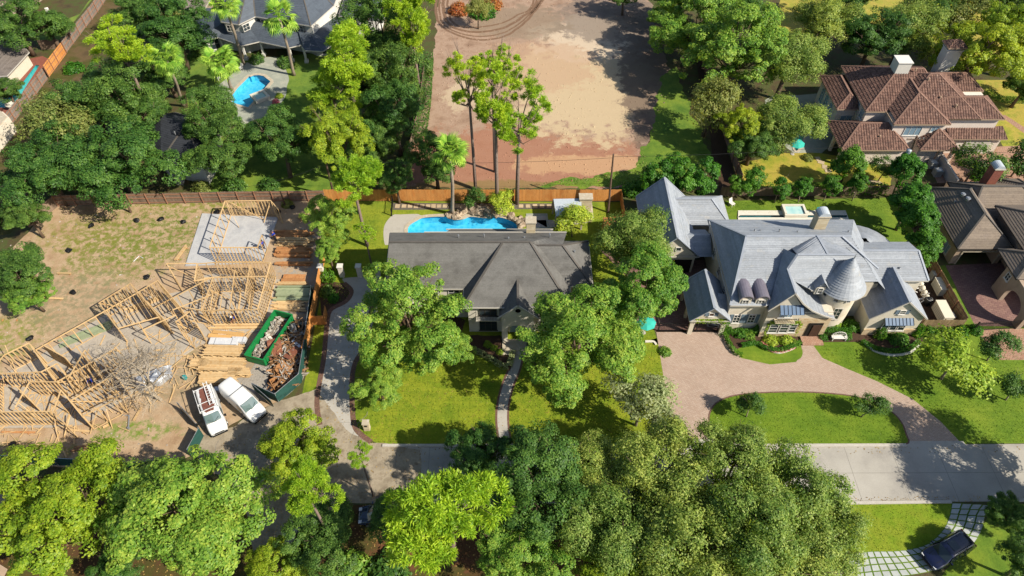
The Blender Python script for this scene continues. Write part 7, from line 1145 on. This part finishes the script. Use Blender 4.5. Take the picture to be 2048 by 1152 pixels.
def suv(label, px, py, hx, hy, mat, L=5.0, Wd=1.95, H=1.75, cat='car', name='parked_suv', rails=True):
    p, q = P(px, py), P(hx, hy); rz = math.atan2(q.y - p.y, q.x - p.x); t = thing(name, label, cat, (p.x, p.y, 0), rz=rz); w = Wd / 2; h = L / 2; k = H / 1.75
    m = loft([(-h, .5, .95, 1.0 * k, w * .8, w * .84, w * .7), (-h + .1, .35, 1.02, 1.1 * k, w * .9, w * .96, w * .76), (-h + .45, .3, 1.05, H - .08, w * .95, w, w * .74), (-h + .9, .3, 1.05, H, w * .95, w, w * .76), (.2, .3, 1.05, H, w * .95, w, w * .78), (.75, .3, 1.05, H - .1, w * .95, w, w * .77), (1.3, .3, 1.03, 1.14 * k, w * .95, w, w * .84), (h - .5, .32, .95, 1.05 * k, w * .94, w * .98, w * .82), (h - .1, .35, .8, .92 * k, w * .86, w * .9, w * .7), (h, .42, .65, .78 * k, w * .75, w * .8, w * .6)]); soften(m.build('body', mat, t, smooth=True))
    m = MB(); m.tube([(1.33, -w * .82, 1.13 * k), (1.42, -w * .4, 1.15 * k), (1.45, 0, 1.155 * k), (1.42, w * .4, 1.15 * k), (1.33, w * .82, 1.13 * k)], .02, 5); m.build('cowl_trim', 'rim_metal', t)
    for s in (-1, 1): m = MB(); m.tube([(1.5, s * w * .5, 1.14 * k), (h - .45, s * w * .45, 1.05 * k)], .015, 4); m.build('bonnet_crease', 'trim_dark', t)
    for q in (-.5, -.25, 0, .25, .5): m = MB(); m.bb(-h + .95, -1.0, q * w - .02, q * w + .02, H + .02, H + .05); m.build('roof_rib', mat, t)
    quadpane('windscreen', t, [(1.3, -w * .8, 1.2 * k), (1.44, 0, 1.22 * k), (1.3, w * .8, 1.2 * k), (.8, w * .72, H - .02), (.85, 0, H + .02), (.8, -w * .72, H - .02)], 'glass'); quadpane('rear_window', t, [(-h + .13, w * .7, 1.16 * k), (-h + .13, -w * .7, 1.16 * k), (-h + .4, -w * .68, H - .16), (-h + .4, w * .68, H - .16)], 'glass'); m = MB(); m.bb(-.5, .25, -w * .42, w * .42, H + .0, H + .03); m.build('sunroof', 'glass', t)
    for s in (-1, 1):
        for x0, x1 in ((-h + .75, -1.05), (-.98, -.1), (-.02, .85)): quadpane('side_window', t, [(x0, s * (w + .004), 1.08 * k), (x1 + (.3 if x1 > .5 else 0), s * (w + .004), 1.08 * k), (x1 - (.12 if x1 > .5 else 0), s * (w * .8 + .03), H - .2), (x0, s * (w * .79 + .03), H - .2)], 'glass')
        if rails:
            m = MB(); m.tube([(-1.6, s * w * .66, H), (-1.5, s * w * .66, H + .1), (.3, s * w * .66, H + .1), (.45, s * w * .66, H)], .025, 6); m.build('roof_rail', 'rim_metal', t)
        m = MB(); m.box((.95, s * (w + .12), 1.12), (.12, .2, .15)); m.build('mirror', mat, t); m = MB(); m.box((h - .2, s * w * .68, .8), (.3, .3, .12)); m.build('headlight', 'lamp_glass', t); m = MB(); m.box((-h + .08, s * w * .8, .95), (.14, .2, .25)); m.build('tail_light', 'lamp_red', t)
        for x in (h - .95, -h + 1.0): wheel(t, x, s * (w - .12), .38, .26)
    m = MB(); m.box((h - .02, 0, .62), (.08, Wd * .55, .22)); m.build('grille', 'trim_dark', t); return t
suv('glossy black SUV with roof rails parked on the slab driveway', 1888, 1106, 1850, 1128, 'car_black', 5.0, 2.0); suv('dark blue car half hidden under trees at the street', 768, 1034, 720, 1038, 'car_blue', 4.6, 1.8, 1.5, name='parked_car', rails=False); suv('pale silver car inside the mansion carport', 1424, 628, 1424, 668, 'rim_metal', 4.6, 1.8, 1.5, name='parked_car', rails=False)

# ---------------------------------------------------------------- slab driveway, stones, small things
t = thing('slab_driveway', 'curved driveway of pale square slabs with grass joints at the bottom right', 'driveway', tuple(P(1900, 1080)))
inn = smooth_pts(PX([(1903, 1006), (1899, 1030), (1885, 1060), (1852, 1089), (1800, 1101), (1735, 1103), (1670, 1112)]), 8, False); out = smooth_pts(PX([(1985, 1010), (1971, 1030), (1964, 1060), (1938, 1100), (1888, 1134), (1825, 1150), (1720, 1160), (1660, 1172)]), 8, False)
def resample(pts, n):
    L = [0]
    for a, b in zip(pts[:-1], pts[1:]): L.append(L[-1] + (b - a).length)
    o = []; j = 0
    for i in range(n + 1):
        s = L[-1] * i / n
        while j < len(pts) - 2 and L[j + 1] < s: j += 1
        o.append(pts[j].lerp(pts[j + 1], min(1, (s - L[j]) / max(1e-6, L[j + 1] - L[j]))))
    return o
NR = 24; A0, B0 = resample(inn, NR), resample(out, NR); m = MB(); k0 = 0
for i in range(NR): m.poly([(v.x, v.y, .010) for v in (A0[i], A0[i + 1], B0[i + 1], B0[i])])
o = m.build('grass_joints', 'lawn_back', t)
for p_ in o.data.polygons:
    if p_.normal.z < 0: o.data.flip_normals(); break
for i in range(NR):
    for j in range(4):
        c = [A0[i + di].lerp(B0[i + di], (j + dj) / 4) for di, dj in ((0, 0), (1, 0), (1, 1), (0, 1))]; cc = sum(c, Vector()) / 4; m = MB(); m.prism([((v + (cc - v).normalized() * .09).x, (v + (cc - v).normalized() * .09).y) for v in c], .005, .035); m.build('paver', 'paver_slab', t)
t = thing('stepping_path', 'path of square stepping stones along the orange rear fence', 'path', tuple(P(940, 412)))
for i, px in enumerate([795, 808, 820, 832, 844, 856, 867, 878, 890, 915, 925, 968, 980, 1042, 1056, 1070, 1084, 1098, 1110]): p = P(px, 412.5); piece('stepping_stone', 'step_stone', t, (p.x, p.y, .03), (.62, .62 if i % 3 else .75, .05), .03 * (i % 4 - 1.5))
t = thing('stepping_path', 'row of pale stepping stones on the tile house lawn', 'path', tuple(P(1640, 330)))
for px, py in ((1636, 318), (1642, 325), (1649, 334), (1656, 342), (1738, 364), (1748, 365), (1758, 366)): p = P(px, py); piece('stepping_stone', 'step_stone', t, (p.x, p.y, .03), (.9, .7, .05), px * .7)
def rock_mesh(seed):
    bm = bmesh.new(); bmesh.ops.create_icosphere(bm, subdivisions=2, radius=1); s = Vector((seed * 3.1, seed, 0))
    for v in bm.verts: v.co *= 1 + .4 * mnoise.noise(v.co * 1.3 + s) + .15 * mnoise.noise(v.co * 3 + s)
    me = bpy.data.meshes.new('rock'); bm.to_mesh(me); bm.free(); me.materials.append(M('rock')); return me
RK = [rock_mesh(i) for i in range(5)]; t = thing('rockfall', 'rock waterfall of boulders along the far edge of the free-form pool', 'rocks', tuple(P(975, 428))); rq = random.Random(8)
for px, py, s in [(900, 434, .5), (908, 436, .55), (915, 433, .6), (922, 430, .55), (928, 425, .6), (935, 421, .55), (945, 423, .9), (958, 425, 1.1), (972, 427, 1.1), (985, 426, 1.0), (996, 424, .8), (1005, 428, .6), (1013, 431, .5), (1021, 436, .5), (1030, 441, .55), (1038, 446, .6), (1045, 450, .55), (1040, 438, .5), (1048, 441, .5), (1052, 446, .45), (905, 428, .5), (918, 424, .45), (1024, 430, .4), (895, 431, .4), (1040, 456, .5), (950, 416, .6), (965, 417, .7), (980, 418, .6)]:
    p = P(px, py); o = bpy.data.objects.new('boulder', RK[rq.randrange(5)]); COL.objects.link(o); o.parent = t; o.location = Vector((p.x, p.y, s * .3)) - OFF[t.name]; o.scale = (s * rq.uniform(.8, 1.3), s * rq.uniform(.7, 1), s * rq.uniform(.55, .8)); o.rotation_euler = (0, 0, rq.uniform(0, 6))
for px, py, lb in ((735, 858, 'stone mailbox at the corner of the middle driveway'), (1462, 884, 'pale stone mailbox on the oval lawn island')):
    p = P(px, py); t = thing('mailbox', lb, 'mailbox', (p.x, p.y, 0)); m = MB(); m.box((p.x, p.y, .65), (.6, .5, 1.3)); m.build('pillar', 'cream_stone', t); m = MB(); m.box((p.x, p.y, 1.36), (.72, .62, .12)); m.build('cap', 'coping', t); m = MB(); m.box((p.x, p.y - .26, 1.0), (.28, .04, .25)); m.build('letter_door', 'black_iron', t)
a = P(521, 196); t = thing('patio_spa', 'small square raised spa with white rim at the patio pool corner', 'spa', (a.x, a.y, 0)); m = MB(); an = R(38)
for k in range(4): e = an + k * math.pi / 2; m.box((a.x + math.cos(e) * 1.0, a.y + math.sin(e) * 1.0, .25), (.4, 2.4 if k % 2 == 0 else 1.6, .5), e)
m.build('rim', 'white_stone', t); m = MB(); m.box((a.x, a.y, .18), (1.65, 1.65, .36), an); m.build('water_surface', 'pale_pool', t)
# white garden bench
p = P(1676, 679); t = thing('garden_bench', 'white curved-back bench in front of the tower hedge', 'bench', (p.x, p.y, 0)); m = MB(); m.box((p.x, p.y, .45), (1.7, .5, .06)); m.build('seat', 'white_paint', t)
for sx in (-.75, .75):
    for sy in (-.2, .2): m = MB(); m.bb(p.x + sx - .04, p.x + sx + .04, p.y + sy - .04, p.y + sy + .04, 0, .42); m.build('leg', 'white_paint', t)
    m = MB(); m.beam((p.x + sx, p.y - .22, .65), (p.x + sx, p.y + .22, .7), .06, .05); m.beam((p.x + sx, p.y - .22, .45), (p.x + sx, p.y - .22, .66), .05, .05); m.build('armrest', 'white_paint', t)
m = MB(); m.tube([(p.x - .8 * math.cos(a), p.y + .24, .5 + .6 * math.sin(a)) for a in [math.pi * i / 14 for i in range(15)]], .035, 6); [m.beam((p.x, p.y + .24, .48), (p.x - .78 * math.cos(a), p.y + .24, .5 + .58 * math.sin(a)), .03, .03) for a in [math.pi * i / 8 for i in range(1, 8)]]; m.build('backrest', 'white_paint', t)
# raised spa wall, lounge chairs, parasols
a, b = P(1566, 429), P(1611, 429); t = thing('raised_spa', 'white raised spa box on the far edge of the narrow mansion pool', 'spa', ((a.x + b.x) / 2, a.y + .5, 0)); xm = (a.x + b.x) / 2; wv = (b.x - a.x)
for sp in ((a.x, b.x, a.y + 1.1, a.y + 1.4, 0, .6), (a.x, b.x, a.y - .7, a.y - .4, 0, .5), (a.x, a.x + .3, a.y - .4, a.y + 1.1, 0, .6), (b.x - .3, b.x, a.y - .4, a.y + 1.1, 0, .6)): m = MB(); m.bb(*sp); m.build('side_wall', 'white_stone', t)
m = MB(); m.bb(a.x + .3, b.x - .3, a.y - .4, a.y + 1.1, .3, .42); m.build('water_surface', 'pale_pool', t)
def chair(label, px, py, rz=0.0, mat='white_paint'):
    p = P(px, py); t = thing('garden_chair', label, 'chair', (p.x, p.y, 0), rz=rz); m = MB(); m.box((0, 0, .4), (.6, .6, .08)); m.build('seat', mat, t); m = MB(); m.beam((0, .28, .4), (0, .5, 1.0), .6, .06, (0, 1, 0)); m.build('backrest', mat, t)
    for sx in (-.25, .25):
        for sy in (-.25, .25): m = MB(); m.bb(sx - .03, sx + .03, sy - .03, sy + .03, 0, .38); m.build('leg', mat, t)
chair('white garden chair behind the mansion garage wing', 1463, 411, .6); chair('white lounge chair left of the patio pool', 438, 160, 2.6); chair('pale chair beside the patio pool palm', 482, 140, -.6); chair('teal lounge chair at the mansion pool', 1637, 430, .3, 'teal_paint'); chair('white chair by the lawn at the top left', 98, 28, .5)
defs(('parasol_teal', ['#2fb4a4', '#3cc4b4'], dict(bmp=0, fmix=.1)), ('pole_wood', ['#6b5444', '#7c6454', '#5a4638'], dict(scale=2, fine=8, fmix=.4)), ('wire', ['#2a2a2a'], dict(bmp=0)), ('transformer', ['#b8c4cc', '#a8b4bc'], dict(bmp=0, rough=.4)))
for px, py, lb in ((1566, 263, 'teal parasol above the pale stool by the hidden pool'), (1594, 284, 'teal parasol nearest the tile house lawn'), (1541, 222, 'teal parasol at the left end of the hidden pool'), (1292, 642, 'teal parasol showing between the trees by the mansion court')):
    p = P(px, py, 2.2); t = thing('parasol', lb, 'parasol', (p.x, p.y, 0), 'teal parasols'); m = MB(); m.lathe((p.x, p.y, 0), [(1.2, 1.95), (.7, 2.25), (.02, 2.5)], 8); m.build('canopy', 'parasol_teal', t); m = MB(); m.tube([(p.x, p.y, 0), (p.x, p.y, 2.55)], .03, 6); m.build('pole', 'white_paint', t); m = MB(); m.lathe((p.x, p.y, 0), [(.3, 0), (.28, .08), (.04, .1)], 12); m.build('base', 'concrete', t)
p = P(27, 218); t = thing('urn_planter', 'large white urn at the corner of the lap pool', 'planter', (p.x, p.y, 0)); m = MB(); m.lathe((p.x, p.y, 0), [(.4, 0), (.35, .2), (.75, .8), (.8, 1.0), (.7, 1.0), (.6, .85), (.02, .8)], 16); m.build('bowl', 'white_stone', t, smooth=True); m = MB(); m.lathe((p.x, p.y, 0), [(.5, 0), (.5, .1), (.02, .1)], 12); m.build('foot', 'white_stone', t)
# utility poles and wires
def pole(label, b, tp, H, r=.16, trans=False, arms=True):
    a, c = P(*b), P(tp[0], tp[1], H); t = thing('utility_pole', label, 'utility pole', (a.x, a.y, 0), 'utility poles'); m = MB(); m.tube([a, a.lerp(c, .5), c], [r * 1.2, r, r * .8], 9); m.build('mast', 'pole_wood', t)
    if arms: d = c - Vector((0, 0, .5)); m = MB(); m.beam(d - Vector((1.1, 0, 0)), d + Vector((1.1, 0, 0)), .1, .12); x = m.build('crossarm', 'pole_wood', t); m = MB(); [m.tube([d + Vector((q, 0, .06)), d + Vector((q, 0, .24))], .04, 6) for q in (-1, -.5, .5, 1)]; m.build('insulators', 'white_paint', x, kind='stuff')
    if trans: d = a.lerp(c, .72) + Vector((-.45, -.1, 0)); m = MB(); m.lathe(tuple(d), [(.02, -.5), (.3, -.5), (.32, .35), (.2, .45), (.02, .47)], 12); m.build('transformer', 'transformer', t)
    return c
c1 = pole('leaning dark utility pole with transformer in front of the tile-roofed house', (1797, 376), (1834, 272), 10, trans=True); c2 = pole('pale utility pole at the orange fence behind the pool kitchen', (1216, 425), (1227, 308), 9.5, .13, arms=False); c3 = pole('dark utility pole leaning in the rear fence of the building site', (262, 425), (240, 376), 4.5, .13, arms=False); c4 = pole('grey utility pole by the site rear fence among the trees', (571, 412), (560, 382), 4, .1, arms=False); c5 = pole('dark utility pole between the trees left of the pool garden', (668, 392), (650, 318), 8, .14, arms=False)
def wire(label, a, b, sag=.6):
    m = MB(); m.tube([a.lerp(b, i / 12) - Vector((0, 0, sag * 4 * (i / 12) * (1 - i / 12))) for i in range(13)], .018, 4); m.build('power_line', 'wire', label=label, cat='wire', loc=tuple(a))
wire('power line from the pale pole to the leaning transformer pole', c2 - Vector((0, 0, .4)), c1 - Vector((0, 0, .6))); wire('power line from the tree pole to the pale pole', c5 - Vector((0, 0, .3)), c2 - Vector((0, 0, .6))); wire('power line along the rear fence of the shady garden', P(460, 378, 5), c5 - Vector((0, 0, .8))); wire('upper power line right of the transformer pole', c1 - Vector((0, 0, .3)), c1 + Vector((30, -1, .2))); wire('lower power line right of the transformer pole', c1 - Vector((0, 0, 1.6)), c1 + Vector((30, -2, -1.2))); wire('power line crossing above the top left lawn', P(-20, 110, 8), P(90, -10, 8)); wire('second power line crossing above the top left lawn', P(-20, 100, 8.6), P(82, -10, 8.6))
# edging walls of the mansion beds
for lb, pts in (('low curved stone edging of the mansion pavilion bed', [(1728, 686), (1748, 702), (1782, 711), (1818, 706), (1840, 688)]), ('low curved stone edging of the crescent flower bed', [(1520, 687), (1535, 699), (1558, 706), (1585, 698), (1592, 690)]), ('low stone edging left of the mansion driveway', [(1312, 690), (1306, 684), (1290, 684)])):
    o = ribbon('stone_edging', smooth_pts(PX(pts), 5, False), .24, 0, .16, 'white_stone'); tag(o, lb, 'edging')
t = thing('stone_bench', 'low stone garden seat by the dark shrubs on the mansion right lawn', 'bench', tuple(P(1872, 684))); p = P(1872, 684); m = MB(); m.box((p.x, p.y, .42), (1.2, .5, .1)); m.build('seat', 'white_stone', t); [MB().box((p.x + s * .42, p.y, .18), (.18, .4, .36)).build('leg', 'white_stone', t) for s in (-1, 1)]

# ---------------------------------------------------------------- fine ground detail
def in_poly(pts, xy):
    x, y = xy[:, 0], xy[:, 1]; r = np.zeros(len(x), bool); n = len(pts)
    for i in range(n):
        x0, y0, x1, y1 = pts[i][0], pts[i][1], pts[i - 1][0], pts[i - 1][1]
        c = ((y0 > y) != (y1 > y)) & (x < (x1 - x0) * (y - y0) / (y1 - y0 + 1e-12) + x0); r ^= c
    return r
def scatter(pts, n, seed, holes=()):
    g = np.random.default_rng(seed); a = np.array([(p[0], p[1]) for p in pts]); lo, hi = a.min(0), a.max(0); xy = g.uniform(lo, hi, (n, 2)); k = in_poly(pts, xy)
    for h in holes: k &= ~in_poly(h, xy)
    return xy[k], g
def grass(name, label, px, dens, mat, holes=(), seed=1, size=.11):
    pts = PX(px) if not hasattr(px[0], 'z') else px; a = np.array([(p[0], p[1]) for p in pts]); area = np.prod(a.max(0) - a.min(0)); xy, g = scatter(pts, int(area * dens), seed, holes); n = len(xy); pos = np.column_stack([xy, g.uniform(.02, .07, n)]); nr = unit(np.column_stack([g.normal(size=(n, 2)) * .8, np.full(n, .6)]))
    me = quads_mesh(name, pos, nr, np.column_stack([g.normal(size=(n, 2)) * .5, np.ones(n)]), size * g.uniform(.5, 1.2, n), size * g.uniform(.3, .7, n), mat); o = bpy.data.objects.new(name, me); COL.objects.link(o); tag(o, label, 'grass', kind='stuff')
leafmat('grass_blade', '#5c7c1c', '#7c9826', '#9cae34', .3, .7); leafmat('grass_green', '#4c7414', '#688c1c', '#84a028', .3, .7); leafmat('litter_leaf', '#6c5030', '#a08448', '#c0a860', .2, .7); leafmat('weed', '#6c7c38', '#8c9850', '#b0b068', .3, .7)
DRVP = smooth_pts(PX([(698, 556), (746, 558), (752, 590), (738, 640), (732, 690), (712, 722), (704, 760), (706, 850), (740, 884), (700, 905), (632, 880), (626, 800), (640, 720), (648, 660), (654, 620), (690, 600), (702, 580), (690, 566)]), 3)
WALKP = [p + Vector((-.75, 0, 0)) for p in WALK] + [p + Vector((.75, 0, 0)) for p in WALK[::-1]]
grass('grass', 'short grass blades of the middle lot lawn', [(655, 420), (1242, 420), (1262, 520), (1316, 690), (1344, 886), (905, 888), (765, 889), (718, 866), (640, 800), (645, 600)], 26, 'grass_blade', [DRVP, WALKP, smooth_pts(PX([(786, 420), (1120, 420), (1180, 440), (1180, 500), (785, 505), (762, 462)]), 2), PX([(930, 640), (1010, 672), (1030, 740), (985, 722), (880, 712)])], 1, .07)
grass('grass', 'short grass blades of the oval lawn island', ISL, 30, 'grass_green', (), 2, .06)
DRIVE = PX([(1312, 660), (1450, 660), (1462, 690), (1482, 716), (1540, 729), (1592, 724), (1605, 705), (1598, 668), (1612, 664), (1626, 690), (1645, 716), (1695, 738), (1755, 763), (1825, 798), (1880, 842), (1922, 886), (1812, 889), (1440, 891), (1350, 891), (1338, 830), (1328, 760)])
grass('grass', 'short grass blades of the mansion right lawn', [(1640, 690), (1700, 690), (1780, 712), (1840, 700), (2048, 690), (2060, 884), (1925, 886), (1880, 842), (1825, 798), (1755, 763), (1695, 738), (1645, 716)], 26, 'grass_green', (), 3, .06)
grass('grass', 'short grass blades of the mansion rear lawn', [(1450, 404), (1780, 400), (1800, 425), (1450, 428)], 22, 'grass_green', (), 4, .07)
grass('grass', 'short grass blades of the corner lawn by the slab driveway', [(1700, 1009), (1904, 1007), (1896, 1034), (1880, 1062), (1848, 1089), (1800, 1100), (1735, 1102)], 26, 'grass_blade', (), 5, .06)
grass('weeds', 'tufts of weeds growing in the bare dirt of the building site', [(120, 412), (420, 408), (360, 520), (300, 560), (240, 570), (180, 540), (120, 470)], 6, 'weed', (), 6, .085)
grass('weeds', 'weeds along the foot of the cleared lot', [(1040, 372), (1170, 355), (1262, 340), (1290, 300), (1300, 375)], 14, 'weed', (), 7, .14)
def litter(name, label, px, n, mat, seed, size, z=.03):
    xy, g = scatter(PX(px), n, seed); k = len(xy); pos = np.column_stack([xy, np.full(k, z)]); o = bpy.data.objects.new(name, quads_mesh(name, pos, unit(np.column_stack([g.normal(size=(k, 2)) * .25, np.ones(k)])), g.normal(size=(k, 3)), size * g.uniform(.5, 1.3, k), size * g.uniform(.3, .8, k), mat)); COL.objects.link(o); tag(o, label, 'leaves', kind='stuff')
litter('fallen_leaves', 'dry fallen leaves along the kerbs and the street', [(400, 870), (700, 860), (900, 896), (2048, 890), (2048, 905), (900, 915), (860, 1006), (480, 1000)], 1900, 'litter_leaf', 1, .09, .03); litter('fallen_leaves', 'dry fallen leaves on the middle lawn', [(740, 700), (1310, 690), (1340, 880), (760, 885)], 900, 'litter_leaf', 2, .06, .05); litter('fallen_leaves', 'dry fallen leaves on the middle driveway', [(640, 620), (740, 600), (712, 860), (630, 860)], 500, 'litter_leaf', 3, .08, .03); litter('fallen_leaves', 'dry leaves under the near street trees', [(0, 960), (500, 1000), (700, 1010), (1700, 1012), (1700, 1152), (0, 1152)], 5000, 'litter_leaf', 4, .1, .02); litter('fallen_leaves', 'leaf scraps at the near kerb on the right', [(1700, 995), (2048, 990), (2048, 1003), (1700, 1006)], 250, 'litter_leaf', 5, .07)
def clods(name, label, px, n, mat, seed, s0, s1):
    xy, g = scatter(PX(px), n, seed); m = MB()
    for x, y in xy:
        s = g.uniform(s0, s1); h = s * g.uniform(.3, .7); k = len(m.v); a = g.uniform(0, 6.28); m.v += [(x + s * math.cos(a + i * 1.5708) * g.uniform(.6, 1.1), y + s * math.sin(a + i * 1.5708) * g.uniform(.6, 1.1), 0.0) for i in range(4)] + [(x + g.uniform(-.3, .3) * s, y + g.uniform(-.3, .3) * s, h)]; m.f += [(k + i, k + (i + 1) % 4, k + 4) for i in range(4)]
    m.build(name, mat, label=label, cat='clods', kind='stuff')
clods('dirt_clods', 'loose clods of earth over the cleared lot', [(880, 0), (1300, 0), (1320, 100), (1335, 200), (1290, 300), (1240, 365), (830, 365), (850, 200), (868, 100)], 3200, 'clearing', 1, .05, .22); clods('dirt_clods', 'loose clods of earth over the building site', [(120, 415), (640, 405), (610, 700), (430, 860), (290, 930), (0, 910), (0, 680), (130, 560)], 2200, 'lot_dirt', 2, .04, .16); clods('gravel', 'loose gravel stones in the site yard', [(545, 655), (622, 645), (600, 765), (560, 798), (470, 800), (440, 770), (500, 740)], 1500, 'gravel', 3, .03, .09)
# joints and stains of the concrete road, storm drain
defs(('joint', ['#8a847a', '#9a948a'], dict(bmp=0)), ('stain', ['#9a9082', '#a89e90'], dict(scale=1)))
for i in range(16):
    px = 860 + i * 92; a, b = P(px, 894), P(px, 1004); bb_ = Vector((a.x, b.y, 0)); ribbon('road_joint', [a, bb_], .035, 0, Zc * 2 + .003, 'joint', kind='structure')
ribbon('road_joint', [P(840, 947), P(1500, 947), P(2200, 944)], .035, 0, Zc * 2 + .004, 'joint', kind='structure')
rq = random.Random(12)
for i in range(7):
    p = P(rq.uniform(420, 820), rq.uniform(880, 1000)); pts = [p]; a = rq.uniform(0, 6.28)
    for k in range(9): a += rq.uniform(-.6, .6); pts.append(pts[-1] + Vector((math.cos(a), math.sin(a), 0)) * .45)
    ribbon('road_crack', pts, .05, 0, Zc * 4 + .003, 'joint', kind='structure')
for i in range(6): y = P(700, 620 + i * 45); ribbon('driveway_joint', [y + Vector((-2.6 + (i > 2) * -.3, 0, 0)), y + Vector((1.2, 0, 0))], .03, 0, Zc * 3 + .003, 'joint', kind='structure')
p = P(1424, 897); t = thing('storm_drain', 'concrete storm drain inlet at the kerb of the mansion driveway', 'drain', (p.x, p.y, 0)); m = MB(); m.box((p.x, p.y, .06), (2.0, .7, .1)); m.build('slab_cover', 'kerb', t); m = MB(); [m.box((p.x + s * .5, p.y, .115), (.8, .45, .012)) for s in (-1, 1)]; m.build('grate', 'joint', t)
